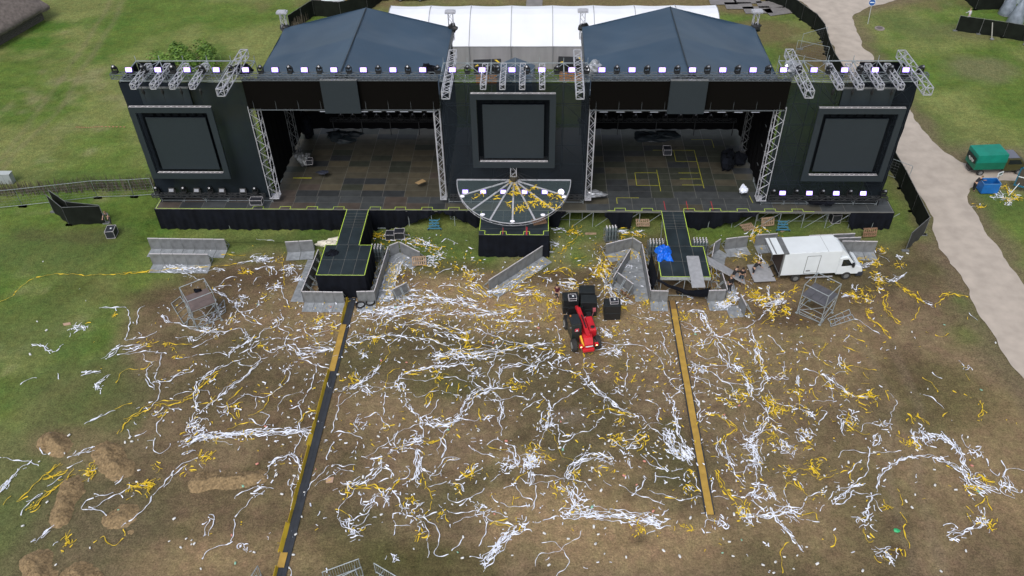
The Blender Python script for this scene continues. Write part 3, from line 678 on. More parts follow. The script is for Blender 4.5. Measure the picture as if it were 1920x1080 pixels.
def ring_screen(xc, zc, side, y=60.5):
    t = thing('ring_screen', 'square ring of grey video panels around the %s inner screen' % side, 'video screen frame', (xc, y, zc-3.5))
    mb = MB()
    mb.box(-3.5, 0, 0, 3.5, .14, .55); mb.box(-3.5, 0, 6.5, 3.5, .14, 7.0); mb.box(-3.5, 0, .552, -3.0, .14, 6.498); mb.box(3.0, 0, .552, 3.5, .14, 6.498)
    mb.build('led_ring', LED, t)
    for nm, xw, zz in (('upper_truss', 3.45, 7.03), ('lower_truss', 2.9, .60)):
        mb = MB()
        for yy in (.06, .24): mb.tube((-xw, yy, zz), (xw, yy, zz), .022)
        for k in range(15): xx = -xw+2*xw*k/14; mb.tube((xx, .06, zz), (xx+(.25 if k < 14 else 0), .24, zz), .016, 3)
        mb.build(nm, CAP, t)
    mb = MB(); mb.box(-3.0, .9, .6, 3.0, .95, 6.4)
    for x in (-2.95, 2.95): mb.tube((x, .2, .6), (x, .2, 6.5), .03)
    for k in range(7): mb.box(-2.2+k*.7, .5, 5.95, -1.8+k*.7, .8, 6.25)
    mb.build('recess', LEDBACK, t)
    panel_screen(xc-2.55, xc+2.55, y+.45, zc-2.8, zc+2.3, 'inner_screen', 'square grey screen inside the %s ring frame' % side, False)
ring_screen(-30.45, 8.1, 'left'); ring_screen(-2.0, 9.35, 'centre'); ring_screen(26.25, 8.1, 'right')
panel_screen(-32.9, -28.75, 61.25, 11.35, 12.95, 'upper_screen', 'narrow screen strip above the left ring frame')
panel_screen(24.6, 28.75, 61.25, 11.35, 12.95, 'upper_screen', 'narrow screen strip above the right ring frame')

# ------------------------------------------------------------------ light truss and lamps
mb = MB(); mb.truss((-34.9, 61.55, 13.95), (31.0, 61.55, 13.95), .42, r=.035, rl=.022, step=.6)
tag(mb.build('lighting_truss', mat('dark_truss', (.14, .16, .18), .5, .4)), 'long dark lighting truss running along the top of the whole stage front', 'truss')
mb = MB()
def flood(label, lit=True):
    t = thing('floodlight', label, 'floodlight', group='strobe floodlights on the stage')
    mb = MB(); mb.box(-.27, -.12, .16, .27, .16, .56); mb.tube((-.31, 0, .0), (-.31, 0, .38), .025); mb.tube((.31, 0, .0), (.31, 0, .38), .025); mb.tube((-.31, 0, .0), (.31, 0, 0), .025); mb.build('housing', BLACK, t)
    mb = MB(); mb.box(-.20, -.15, .22, .20, -.122, .48); mb.build('lamp_face', GLOW if lit else LENS, t)
    if lit: mb = MB(); mb.box(-.265, -.1215, .17, .265, -.1205, .53); mb.build('glow_halo_plate', GLOWHALO, t)  # added plate behind the face: painted violet halo, no part of the lamp
    return t
fl = flood('x'); first = True
segs = [(-33.3, 5, 'above the left tower'), (-21.29, 6, 'along the left roof'), (-6.88, 5, 'above the centre tower'), (5.13, 6, 'along the right roof'), (19.54, 5, 'above the right tower')]
def place(proto, flag, loc, label, rz=None, tilt=None):
    if not flag[0]: o = proto; flag[0] = True; o.location = loc; o['label'] = label
    else: o = dup(proto, loc, label=label)
    o.rotation_euler = (tilt or 0, 0, rz or 0)
    return o
fF = [False]
for x0, n, w in segs:
    for i in range(n): place(fl, fF, (x0+2.402*i, 61.5, 14.12), 'lit white strobe floodlight %s, %s of its %d' % (w, nth(i, n), n), tilt=-.35)
def mover():
    t = thing('moving_head_light', 'x', 'moving head light', group='black moving head lights on the stage')
    mb = MB(); mb.box(-.2, -.2, 0, .2, .2, .14); mb.build('base', BLACK, t, bevel=.02)
    mb = MB(); mb.box(-.25, -.07, .12, -.18, .07, .5); mb.box(.18, -.07, .12, .25, .07, .5); mb.box(-.24, -.06, .141, .24, .06, .19); mb.build('yoke', BLACK, t)
    mb = MB(); mb.lathe((0, 0, 0), [(.10, -.24), (.16, -.2), (.17, .1), (.15, .26)], 10, 'Y'); o = mb.build('head', mat('dark_plastic', (.015, .016, .02), .35), t, smooth=True); o.location = (0, 0, .5); o.rotation_euler = (-.7, .2, 0)
    mb = MB(); mb.lathe((0, -.245, 0), [(.075, 0), (.07, -.02)], 10, 'Y'); q = mb.build('lens', LENS, o)
    return t
mv = mover(); mF = [False]
for x0, n, w in [(-34.5, 5, 'above the left tower'), (-22.49, 6, 'along the left roof'), (-8.08, 6, 'above the centre tower'), (6.33, 6, 'along the right roof'), (20.74, 5, 'above the right tower')]:
    for i in range(n): place(mv, mF, (x0+2.402*i, 61.6, 14.17), 'black moving head light %s, %s of its %d' % (w, nth(i, n), n), rz=rnd.uniform(-.4, .4))
# base bars with floor lights
def basebar(x0, x1, y, z, label):
    mb = MB(); mb.truss((x0, y, z), (x1, y, z), .3, r=.035, rl=.022, step=.5)
    for x in np.linspace(x0+.3, x1-.3, 5): mb.tube((x, y, ZD), (x, y, z-.1), .03)
    tag(mb.build('base_truss', mat('black_truss', (.03, .032, .036), .5)), label, 'truss')
basebar(-34.9, -24.6, 61.2, 2.35, 'black base truss with dark lamps at the foot of the left tower')
basebar(20.6, 31.0, 61.2, 2.35, 'black base truss with lit lamps at the foot of the right tower')
basebar(-7.8, 4.1, 61.2, 2.35, 'black base truss behind the glass half-round stage')
fu = flood('x', False); uF = [False]
for i, x in enumerate((-33.0, -30.7, -28.4, -26.5)): place(fu, uF, (x, 61.1, 2.55), 'unlit floodlight at the foot of the left tower, %s of four' % nth(i, 4), tilt=-.5)
for i, x in enumerate((21.7, 24.05, 26.4, 28.75)): place(fl, fF, (x, 61.1, 2.55), 'lit floodlight at the foot of the right tower, %s of four' % nth(i, 4), tilt=-.5)
for i, x in enumerate((-6.4, -4.8, -3.0, -1.1, .7)): place(fl, fF, (x, 61.1, 2.55), 'lit floodlight seen through the glass half-round stage, %s of five' % nth(i, 5), tilt=-.5)
t = thing('spotlight', 'round glaring white spotlight behind the right end of the glass stage', 'spotlight', (2.15, 61.1, 2.6))
mb = MB(); mb.lathe((0, 0, .3), [(.12, .2), (.28, .1), (.3, -.1)], 16, 'Y'); mb.build('housing', BLACK, t, smooth=True)
mb = MB(); mb.lathe((0, 0, .3), [(.28, -.105), (.15, -.15), (.02, -.17)], 16, 'Y'); mb.build('lamp_face', GLOW, t)
t.rotation_euler = (-.5, 0, 0)
for i, x in enumerate((-34.4, -31.9, -29.5, -25.4)): place(mv, mF, (x, 61.3, 2.55), 'black moving head light at the foot of the left tower, %s of four' % nth(i, 4))
for i, x in enumerate((20.9, 22.9, 25.2, 27.6, 30.6)): place(mv, mF, (x, 61.3, 2.55), 'black moving head light at the foot of the right tower, %s of five' % nth(i, 5))
# light bars + spots hung inside the openings
DIM = mat('dim_led_bar', (.5, .52, .6), .4, emit=.22, ecol=(.8, .85, 1))
def ledbar():
    t = thing('led_bar', 'x', 'led bar', group='led bars hung under the stage roofs')
    mb = MB(); mb.box(-.5, -.06, 0, .5, .06, .1); mb.build('housing', BLACK, t); mb = MB(); mb.box(-.36, -.075, .02, .36, -.062, .08); mb.build('lens_strip', DIM, t); return t
lb = ledbar(); lF = [False]
mvb = []
for side, xs, xe in (('left', -18.9, -9.4), ('right', 5.8, 19.0)):
    n = 9 if side == 'left' else 10; dx = (xe-xs)/(n-1)
    for i in range(n): place(lb, lF, (xs+dx*i, 65.0, 8.75), 'dim led bar under the %s roof, %s in its row' % (side, nth(i, n)))
    for i in range(n): place(mv, mF, (xs-.6+dx*i, 72.6, 3.7), 'dark moving head light at the back of the %s opening, %s' % (side, nth(i, n)))
    mb = MB(); mb.truss((xs-1.8, 65.1, 9.05), (xe+.6, 65.1, 9.05), .35); mb.truss((xs-1.8, 65.1, 9.8), (xe+.6, 65.1, 9.8), .2)
    tag(mb.build('hanging_truss', mat('black_truss', (.03, .032, .036), .5)), 'black truss hung inside the %s stage opening' % side, 'truss')
    mb = MB(); mb.truss((xs-1.8, 72.8, 3.5), (xe+.6, 72.8, 3.5), .3)
    for k in range(5): xx = xs-1.6+(xe-xs+2)*k/4; mb.tube((xx, 72.8, ZD), (xx, 72.8, 3.4), .05)
    tag(mb.build('rear_truss', mat('black_truss', (.03, .032, .036), .5)), 'black lamp truss standing at the back of the %s stage opening' % side, 'truss')

# outrigger trusses
def outrig(x, ya, yb, w, z, label, group):
    mb = MB(); mb.truss((0, ya, 0), (0, yb, 0), w, r=.04 if w > .4 else .032, rl=.028 if w > .4 else .022, step=w*1.05)
    tag(mb.build('outrigger_truss', ALU, loc=(x, 0, z)), label, 'truss', group)
for k, (nm, xs) in enumerate([('left tower', (-32.2, -30.6, -29.05, -27.45)), ('centre tower', (-4.3, -2.78, -1.22, .35)), ('right tower', (23.5, 25.05, 26.6, 28.15))]):
    for i, x in enumerate(xs):
        outrig(x, 59.25, 62.9, .42, 14.15, 'short silver outrigger truss above the %s, %s of four' % (nm, nth(i, 4)), 'short outrigger trusses')
        mb = MB(); mb.tube((0, 0, 0), (0, 0, 1.0+(.4 if k != 1 else -.5)), .02, 3); mb.blob((0, 0, 1.0 if k != 1 else .3), (.14, .14, .28), 6, 5)
        tag(mb.build('chain_hoist', BLACK, loc=(x, 60.55, 12.05 if k != 1 else 13.2)), 'black chain hoist under the short outrigger of the %s, %s of four' % (nm, nth(i, 4)), 'chain hoist', 'chain hoists')
for x, ya, yb, lb_ in [(-24.75, 58.0, 65.0, 'long silver ladder truss over the right end of the left tower'), (-7.1, 57.6, 64.9, 'long silver ladder truss at the left side of the centre tower'),
                     (3.27, 57.6, 64.9, 'long silver ladder truss at the right side of the centre tower'), (20.75, 57.8, 65.0, 'long silver ladder truss over the left end of the right tower'),
                     (29.85, 58.3, 64.8, 'long silver ladder truss over the right end of the right tower')]:
    outrig(x, ya, yb, .6, 14.3, lb_, 'long outrigger trusses')

# ------------------------------------------------------------------ glass half-round stage
hub = Vector((-2.05, 61.25, 4.1)); tilt = -math.asin(1.12/5.05)
t = thing('half_round_stage', 'clear half-round stage with radial silver ribs hanging before the centre tower', 'suspended stage', hub); t.rotation_euler = (-tilt, 0, 0)
R = 5.02
mb = MB(); vs = [(0, 0, 0)]+[(R*math.cos(PI+PI*i/36), R*math.sin(PI+PI*i/36), 0) for i in range(37)]
mb.add(vs, [(0, i, i+1) for i in range(1, 37)]); mb.build('glass_floor', GLASS, t)
mb = MB()
for i in range(36):
    a = PI+PI*i/36; b_ = PI+PI*(i+1)/36; mb.tube((R*math.cos(a), R*math.sin(a), 0), (R*math.cos(b_), R*math.sin(b_), 0), .045); mb.tube((R*math.cos(a), R*math.sin(a), -.3), (R*math.cos(b_), R*math.sin(b_), -.3), .02)
    if i % 2: mb.tube((R*math.cos(a), R*math.sin(a), 0), (R*math.cos(b_), R*math.sin(b_), -.3), .015, 3)
mb.build('rim', ALU, t)
for i in range(9):
    a = PI+PI*i/8; d = Vector((math.cos(a), math.sin(a), 0)); q = Vector((-d.y, d.x, 0))*.07; z = Vector((0, 0, .05)); mb = MB()
    mb.add([d*.3-q, d*R-q, d*R+q, d*.3+q, d*.3-q+z, d*R-q+z, d*R+q+z, d*.3+q+z], [(0, 1, 2, 3), (4, 7, 6, 5), (0, 4, 5, 1), (1, 5, 6, 2), (2, 6, 7, 3), (3, 7, 4, 0)]); mb.build('rib', ALU, t)
mb = MB()
for a in (205, 238, 270, 302, 335):
    d = Vector((math.cos(math.radians(a)), math.sin(math.radians(a)), 0))*(R-.15)
    mb.blob((d.x, d.y, .12), (.22, .14, .08), 8, 5, .05)
mb.build('rim_lamp', mat('pale_lamp', (.8, .8, .9), .4, emit=.15, ecol=(.9, .85, 1)), t)
mb = MB()
for i in range(9):
    a = PI+PI*i/8; d = Vector((math.cos(a), math.sin(a), 0)); mb.tube((0, .1, 1.1), d*R*.42+Vector((0, 0, .05)), .018, 3)
mb.build('suspension_cable', BLACK, t)
t = thing('winch', 'silver winch block hanging above the hub of the clear half-round stage', 'winch', (-2.05, 61.0, 4.2))
mb = MB(); mb.truss((0, 0, .6), (0, 0, 1.7), .5, r=.04, rl=.03, up=(0, 1, 0)); mb.build('mast', ALU, t)
mb = MB(); mb.box(-.52, -.35, 1.7, .52, .3, 1.9); mb.build('head_plate', ALU, t, bevel=.02)
mb = MB(); mb.blob((0, 0, .35), (.4, .3, .35), 10, 6, .25); mb.build('hoist', mat('hoist_dark', (.05, .04, .02), .6), t)

SK_, SDZ = .9873, 45*(1-.9873)
def raise_stage(objs, ground=False):
    """drawing units -> metres: deck 2.35 m above the grass"""
    for o in objs:
        o.location = (o.location.x*SK_, o.location.y*SK_, o.location.z if ground else o.location.z*SK_+SDZ)
        if not ground: o.scale = tuple(c*SK_ for c in o.scale)
STAGE_SET = [o for o in bpy.data.objects if o.name not in PRE and o.parent is None]
PRE2 = set(o.name for o in bpy.data.objects)
# ------------------------------------------------------------------ aluminium barriers
def barrier_mesh(L):
    t_ = []
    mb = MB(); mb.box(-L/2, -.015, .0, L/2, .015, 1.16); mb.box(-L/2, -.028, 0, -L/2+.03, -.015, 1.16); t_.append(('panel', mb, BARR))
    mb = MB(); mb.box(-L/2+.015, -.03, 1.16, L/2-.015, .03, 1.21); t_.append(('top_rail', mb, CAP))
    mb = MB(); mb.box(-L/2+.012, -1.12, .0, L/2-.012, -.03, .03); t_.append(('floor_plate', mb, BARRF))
    mb = MB()
    for x in (-L/2+.06, L/2-.06): mb.tube((x, .03, 1.05), (x, .75, .05), .03); mb.tube((x, .03, .06), (x, .75, .04), .03)
    mb.tube((-L/2+.06, .42, .56), (L/2-.06, .42, .56), .022); mb.tube((-L/2+.06, .75, .05), (L/2-.06, .75, .05), .025); t_.append(('brace', mb, TUBE))
    return t_
BPR = None
def barrier_run(a, b_, n, side, label, z=1.2, tiltx=0.0, dz=0.0):
    """a, b_: photo points of the top edge ends; side=+1: floor plate lies to the right when walking a->b"""
    global BPR
    A = g(*a, z); B_ = g(*b_, z); A.z = B_.z = 0; d = B_-A; L = d.length; d.normalize(); n = n or max(1, round(L/1.05)); w = L/n
    rz = math.atan2(d.y, d.x)+(0 if side > 0 else PI)
    for i in range(n):
        p = A+(B_-A)*((i+.5)/n)
        lb_ = label if n == 1 else '%s, %s' % (label, ('%s of %d' % (nth(i, n), n)) if abs(d.x) > abs(d.y)*.6 else (('nearest the camera' if (i == 0) == (A.y < B_.y) and i in (0, n-1) else 'farthest from the camera') if i in (0, n-1) else ORD[(i if A.y < B_.y else n-1-i)]+' from the near end'))
        ws = lb_.split()
        if len(ws) > 16: lb_ = lb_.replace(' of %d' % n, '').replace('farthest from the camera', 'farthest').replace('nearest the camera', 'nearest').replace(' from the near end', ' nearest')
        if BPR is None:
            BPR = thing('crowd_barrier', lb_, 'crowd barrier', group='aluminium crowd barriers')
            for nm, mbx, m in barrier_mesh(1.06): mbx.build(nm, m, BPR)
            o = BPR
        else: o = dup(BPR, (0, 0, 0), label=lb_)
        o.location = p+Vector((0, 0, .03+dz+rnd.uniform(0, .012))); o.rotation_euler = (tiltx, 0, rz+rnd.uniform(-.012, .012)); o.scale = (w/1.075, 1, 1)
bl = 'barrier panel '
barrier_run((276, 447), (421, 449), 7, 1, bl+'in the back row on the left grass')
barrier_run((279, 476), (390, 477), 5, 1, bl+'in the front row heaped with white paper, left grass')
barrier_run((534, 454), (586, 451), 2, 1, bl+'facing us left of the left platform')
barrier_run((597, 468), (565, 547), 5, 1, bl+'along the left side of the left platform')
barrier_run((566, 547), (643, 548), 4, 1, bl+'in front of the left platform')
barrier_run((668, 547), (702, 546), 2, 1, bl+'by the cable coils right of the yellow strip')
barrier_run((702, 545), (728, 462), 5, 1, bl+'along the right side of the left platform')
barrier_run((729, 461), (747, 454), 1, 1, bl+'at the upper bend right of the left platform')
barrier_run((749, 454), (787, 473), 2, 1, bl+'next to the leaning pallet right of the left platform')
barrier_run((736, 543), (763, 529), 2, -1, bl+'turned round among gold paper right of the left platform')
barrier_run((916, 526), (1018, 461), 6, 1, bl+'in the lone diagonal row in mid field')
barrier_run((1136, 458), (1186, 446), 3, 1, bl+'in the angled row left of the right platform')
barrier_run((1187, 446), (1203, 456), 1, 1, bl+'at the corner left of the right platform')
barrier_run((1204, 458), (1220, 545), 6, 1, bl+'along the left side of the right platform')
barrier_run((1221, 545), (1254, 546), 2, 1, bl+'before the right platform, left of the ochre strip')
barrier_run((1150, 520), (1183, 466), 4, 1, bl+'in the slanting row inside the right cluster')
barrier_run((1188, 533), (1158, 511), 2, 1, bl+'seen from behind above the brown pallet')
barrier_run((1329, 545), (1362, 544), 2, 1, bl+'before the right platform, right of the ochre strip')
barrier_run((1364, 543), (1353, 508), 2, 1, bl+'beside the crew right of the right platform')
barrier_run((1389, 552), (1400, 574), 1, 1, bl+'standing alone in the litter left of the steel stand')
barrier_run((1335, 482), (1340, 456), 2, 1, bl+'on the back side behind the right platform')
barrier_run((1341, 455), (1352, 448), 1, 1, bl+'in the small bend behind the crew')
barrier_run((1361, 448), (1404, 443), 2, 1, bl+'in the gapped row behind the crew')
barrier_run((1418, 441), (1459, 438), 2, 1, bl+'half hidden behind the rear of the white truck')
barrier_run((1517, 442), (1604, 438), 4, 1, bl+'in the rearmost row behind the white truck')
barrier_run((1545, 448), (1615, 445), 3, 1, bl+'in the second row behind the white truck')
barrier_run((1579, 452), (1646, 453), 3, 1, bl+'in the row right of the white truck cab')

# ------------------------------------------------------------------ cable ramps
t = thing('cable_ramp', 'long black cable strip with yellow lids flipped open, left side of the field', 'cable ramp', (-15, 37, 0))
mb = MB(); mb.box(-.27, -14, .02, .30, 13.0, .08); mb.box(-.03, -13.9, .08, 0.02, 12.9, .095); mb.build('channel', mat('black_channel', (.03, .035, .045), .6, 0, .2, 2), t)
rr = random.Random(5)
for i in range(27):
    mb = MB()
    y = 12.8-i; w = rr.uniform(.12, .26); x = -.27-rr.uniform(0, .02)
    if 3 <= i < 8 or i in (23,): mb.box(-.36, y-.985, .10, .08, y, .13)
    else: M = Matrix.Translation((x, y, .10)) @ Matrix.Rotation(rr.uniform(.75, 1.0) if i in (21, 22, 25, 26, 14) else rr.uniform(1.15, 1.4), 4, 'Y') @ Matrix.Rotation(rr.uniform(-.012, .012), 4, 'Z'); mb.box(-.30, -.99, -.012, 0.02, 0, .012, M)
    if mb.v: mb.build('lid', YELO if (3 <= i < 8 or i == 23) else YEL, t)
t = thing('cable_ramp', 'long straight ochre-lidded cable strip on the right side of the field', 'cable ramp', (11, 40, 0))
mb = MB(); mb.box(-.31, -10.0, .02, .31, 10.0, .08); mb.build('channel', mat('black_channel', (.03, .035, .045), .6, 0, .2, 2), t)
for i in range(20): mb = MB(); M = Matrix.Translation((0, 9.95-i, 0)) @ Matrix.Rotation(rr.uniform(-.012, .012), 4, 'Z'); mb.box(-.22, -.985, .08, .22, 0, .12, M); mb.build('lid', YELO if i else mat('ochre_dark', (.2, .12, .04), .7), t)

# ------------------------------------------------------------------ steel stands, frames, cable coils
def stand(base_px, rz, label, h=2.4, w=2.0, d=2.0, rail=1.0, mdeck='stand_deck', colr=(.13, .11, .115)):
    t = thing('scaffold_stand', label, 'scaffold stand', base_px, rz); x, y = w/2, d/2
    mb = MB()
    for sx in (-1, 1):
        for sy in (-1, 1): mb.tube((sx*x, sy*y, .0), (sx*x, sy*y, h+rail), .034, 5); mb.box(sx*x-.1, sy*y-.1, 0, sx*x+.1, sy*y+.1, .03)
    for z in (.25, h*.55, h-.12):
        for s in (-1, 1): mb.tube((-x, s*y, z), (x, s*y, z), .026); mb.tube((s*x, -y, z), (s*x, y, z), .026)
    for s in (-1, 1): mb.tube((-x, s*y, .3), (x, s*y, h-.15), .024); mb.tube((s*x, -y, h-.15), (s*x, y, .3), .024)
    mb.build('frame', TUBE, t)
    mb = MB()
    for s in (-1, 1): mb.tube((-x, s*y, h+rail), (x, s*y, h+rail), .032, 5); mb.tube((s*x, -y, h+rail), (s*x, y, h+rail), .032, 5)
    mb.build('guard_rail', TUBE, t)
    mb = MB()
    for k in range(3): mb.box(-x+.02, -y+k*d/3+.01, h-.08, x-.02, -y+(k+1)*d/3-.01, h)
    mb.build('deck', mat(mdeck, colr, .65, 0, .2, 2), t)
    return t
def cen(pts, z): P = [g(*p, z) for p in pts]; c = sum(P, Vector())/4; c.z = 0; d = P[1]-P[0]; return c, math.atan2(d.y, d.x)
c, a = cen([(340, 556), (383, 540), (406, 563), (364, 587)], 2.0)
stand(c, a+.02, 'steel scaffold stand with brown deck and dark jacket, left grass', 2.0, 1.95, 2.0, 1.0, 'stand_deck_brown', (.15, .115, .11))
c, a = cen([(1503, 551), (1528, 528), (1572, 552), (1549, 574)], 2.0)
stand(c, a, 'steel scaffold stand with grey deck below the white truck', 2.0, 1.95, 2.0, 1.0, 'stand_deck_grey', (.095, .095, .11))
mb = MB(); mb.blob((0, 0, .12), (.3, .2, .14), 8, 5, .35); mb.blob((.2, .1, .1), (.16, .2, .1), 7, 5, .3); j = mb.build('jacket', CLOTH, loc=g(369, 547, 2.0)); tag(j, 'dark jacket dropped on the brown deck of the left stand', 'jacket')
def frame_on_ground(pts, label, z0=.06, z1=.1, h=1.0, bars=3):
    P = [g(*p, .1) for p in pts]; mb = MB(); n = len(P)
    for i in range(n): mb.tube(P[i], P[(i+1) % n], .03, 5)
    for k in range(1, bars+1): q = k/(bars+1); mb.tube(P[0].lerp(P[1], q), P[3].lerp(P[2], q), .02)
    tag(mb.build('loose_scaffold_frame', TUBE), label, 'scaffold frame', 'loose scaffold frames')  # loose scaffold frames laid on the ground, no gates
frame_on_ground([(321, 569), (345, 608), (362, 590), (338, 556)], 'steel frame leaning at the left foot of the left stand')
frame_on_ground([(392, 607), (423, 584), (420, 562), (392, 596)], 'round-cornered steel frame at the right foot of the left stand')
frame_on_ground([(350, 612), (398, 614), (400, 603), (352, 596)], 'long flat steel frame lying before the left stand')
frame_on_ground([(1552, 598), (1592, 580), (1595, 588), (1560, 608)], 'steel frame lying right of the grey-decked stand', bars=2)
frame_on_ground([(1558, 612), (1602, 598), (1598, 590), (1556, 600)], 'steel frame strewn with paper beside the grey-decked stand', bars=4)
frame_on_ground([(1500, 580), (1545, 600), (1540, 606), (1498, 588)], 'steel frame in the litter before the grey-decked stand', bars=1)
def coil(px, py, label, z=.05):
    p = g(px, py); mb = MB()
    for k in range(6):
        r = .34+.03*rnd.random(); z = .05+.03*k; cx, cy = rnd.uniform(-.04, .04), rnd.uniform(-.04, .04)
        for i in range(14): a = 2*PI*i/14; b_ = 2*PI*(i+1)/14; mb.tube((cx+r*math.cos(a), cy+r*math.sin(a), z), (cx+r*math.cos(b_), cy+r*math.sin(b_), z), .03)
    tag(mb.build('cable_coil', RUB, loc=p), label, 'cable coil', 'black cable coils')
coil(676, 574, 'flat black cable coil in front of the barrier, nearer the yellow strip'); coil(695, 569, 'flat black cable coil against the barrier, farther from the yellow strip')
coil(1277, 549, 'black cable coil before the open front of the right platform')

# ------------------------------------------------------------------ subwoofers, flight cases
def sub(loc, rz, label, w=1.25, d=.95, h=.74):
    t = thing('subwoofer', label, 'loudspeaker', loc, rz, 'stacked subwoofers')
    mb = MB(); mb.box(-w/2, -d/2, 0, w/2, d/2, h-.02); mb.build('cabinet', mat('black_cabinet', (.014, .018, .020), .55, 0, .3, 3), t, bevel=.02)
    mb = MB(); mb.box(-w/2+.04, -d/2-.012, .05, w/2-.04, -d/2-.002, h-.07); mb.build('grille', BLACK, t)
    for s in (-1, 1):
        mb = MB(); mb.box(s*(w/2+.004)-.003, -.12, h*.4, s*(w/2+.004)+.003, .12, h*.6); mb.build('handle', GREYM, t)
for px, py, rz, w_ in [(1069, 589, .10, 'left'), (1103, 594, 0, 'centre'), (1147, 601, .06, 'right')]:
    p = g(px, py)+Vector((0, .5, .03))
    for k in range(2): sub(p+Vector((0, 0, .74*k)), rz, '%s black subwoofer of the %s stack by the red telehandler' % (('bottom', 'top')[k], w_))
    if w_ == 'centre':
        for k in range(2): sub(p+Vector((-.1, 1.15, .74*k)), rz, '%s black subwoofer of the stack behind the centre one' % ('bottom', 'top')[k])
def flight_case(loc, rz, label, w=.6, d=.55, h=.25, lid=True):
    t = thing('flight_case', label, 'flight case', loc, rz, 'flight cases')
    mb = MB(); mb.box(-w/2+.01, -d/2+.01, .01, w/2-.01, d/2-.01, h-.01); mb.build('body', mat('case_black', (.02, .022, .03), .5), t)
    mb = MB(); r = .016
    for x in (-w/2, w/2):
        for y in (-d/2, d/2): mb.tube((x, y, 0), (x, y, h), r)
    for z in (0.02, h):
        for s in (-1, 1): mb.tube((-w/2, s*d/2, z), (w/2, s*d/2, z), r); mb.tube((s*w/2, -d/2, z), (s*w/2, d/2, z), r)
    mb.build('metal_edging', CAP, t)
    if lid: mb = MB(); mb.box(-.02, -.05, h-.008, .12, .12, h+.004); mb.build('paper_label', WHITE, t)
flight_case(g(1072, 560, 1.5)+Vector((.05, .0, .0)), .1, 'small black case with white edges on the left subwoofer stack')
flight_case(g(1151, 566, 1.5)+Vector((0, 0, 0)), .08, 'small black case with white edges on the right subwoofer stack')
flight_case(g(733, 447)+Vector((0, 0, .03)), 0, 'open grey case below the stage, left of a pair', .8, .7, .6, False)
flight_case(g(750, 445)+Vector((0, 0, .03)), .05, 'open grey case below the stage, right of a pair', .9, .7, .7, False)
flight_case(Vector((-25.3, 60.75, ZD+.02)), .0, 'red and grey case on the stage edge below the left tower', 1.1, .6, .5, False)
flight_case(Vector((-21.9, 67.4, ZD+.02)), .1, 'small grey case left of the left stage floor', .6, .5, .5, False)
flight_case(g(1250, 288, ZD)+Vector((0, 0, .05)), .02, 'silver-edged crate alone on the right stage floor', .75, .8, .6, False)
flight_case(g(1572, 418)+Vector((0, 1.0, .05)), .1, 'grey crate under the right end of the stage', .8, .8, .9, False)

# pallets and boards
def pallet(loc, rot, label, m=WOOD, w=1.2, d=.8):
    t = thing('pallet', label, 'pallet', loc, 0, 'wooden pallets'); t.rotation_euler = rot
    mb = MB()
    for k in range(7): x = -w/2+k*(w-.1)/6; mb.box(x, -d/2, .12, x+.1, d/2, .145)
    mb.build('top_boards', m, t)
    mb = MB()
    for y in (-d/2, -.05, d/2-.1): mb.box(-w/2, y, 0, w/2, y+.1, .118)
    mb.build('bearers', m, t)
pallet(g(787, 497)+Vector((0, 0, .5)), (1.1, 0, .1), 'light wooden pallet leaning on the barriers right of the left platform')
pallet(g(1172, 560)+Vector((0, 0, .35)), (.3, .9, .9), 'tilted brown pallet left of the right barrier cluster', mat('pallet_brown', (.24, .14, .085), .8, 0, .3, 6))
pallet(Vector((.2, 58.2, ZD+.02)), (0, 0, .3), 'wooden pallet on the centre platform under the glass rim', mat('pallet_brown', (.24, .14, .085), .8, 0, .3, 6))
pallet(g(1441, 420)+Vector((0, .5, .5)), (1.2, 0, .2), 'pale pallet leaning under the right part of the stage')
pallet(g(1405, 425)+Vector((0, .5, .1)), (.1, .1, .4), 'flat pallet in the shade under the right part of the stage')
pallet(Vector((9.6, 60.6, .5)), (.2, 0, 0), 'dark pallet stack in the steel frame left of the right walkway')
pallet(Vector((29.6, 59.5, .5)), (1.3, 0, .1), 'rusty brown pallet against the black skirt at the far right stage end', mat('pallet_brown', (.24, .14, .085), .8, 0, .3, 6))
def board(pts, th, m, label, name='board', cat='board'):
    mb = MB(); P = [Vector(p) for p in pts]; z = Vector((0, 0, th)); mb.add(P+[p+z for p in P], [(3, 2, 1, 0), (4, 5, 6, 7), (0, 1, 5, 4), (1, 2, 6, 5), (2, 3, 7, 6), (3, 0, 4, 7)])
    c = sum(P, Vector())/4; mb.v = [tuple(Vector(v)-c) for v in mb.v]
    return tag(mb.build(name, m, loc=c), label, cat)
GRIP = mat('pale_ramp_grip', (.42, .43, .46), .5, .2, .15, 3)
board([g(1286.7, 481, 1.83), g(1310, 481, 1.83), g(1322.5, 539, 1.83), g(1297.5, 540, 1.83)][::-1], .07, GRIP, 'white ramp board lying across the front edge of the right platform', 'ramp_board', 'ramp')
A = g(1327, 489, 2.15); B_ = g(1396, 527, .1); d = (B_-A); q = Vector((-d.y, d.x, 0)).normalized()*.48
board([A-q, B_-q, B_+q, A+q], .12, GRIP, 'long pale ramp sloping from the right platform down to the crew', 'ramp_board', 'ramp')
mb = MB(); rr = random.Random(4)
N = 22; vs = []
for i in range(N):
    for j in range(N):
        x = (i/(N-1)*2-1); y = (j/(N-1)*2-1); e = (x*x)**2+(y*y)**2
        z = .42*max(0, 1-e*.9)+rr.uniform(-.09, .09)*(1-min(1, e)*.5)+.05
        a = math.atan2(y, x); k = 1+.12*math.sin(a*5)+.08*math.sin(a*9+1); vs.append((x*.62*k, y*.95*k, max(.01, z if e < 1 else .02)))
mb.add(vs, [(i*N+j, (i+1)*N+j, (i+1)*N+j+1, i*N+j+1) for i in range(N-1) for j in range(N-1)])
tag(mb.build('tarp', TARPB, loc=g(1244, 476, ZD)+Vector((0, 0, .01))), 'bright blue crumpled tarp on the left corner of the right platform', 'tarp')
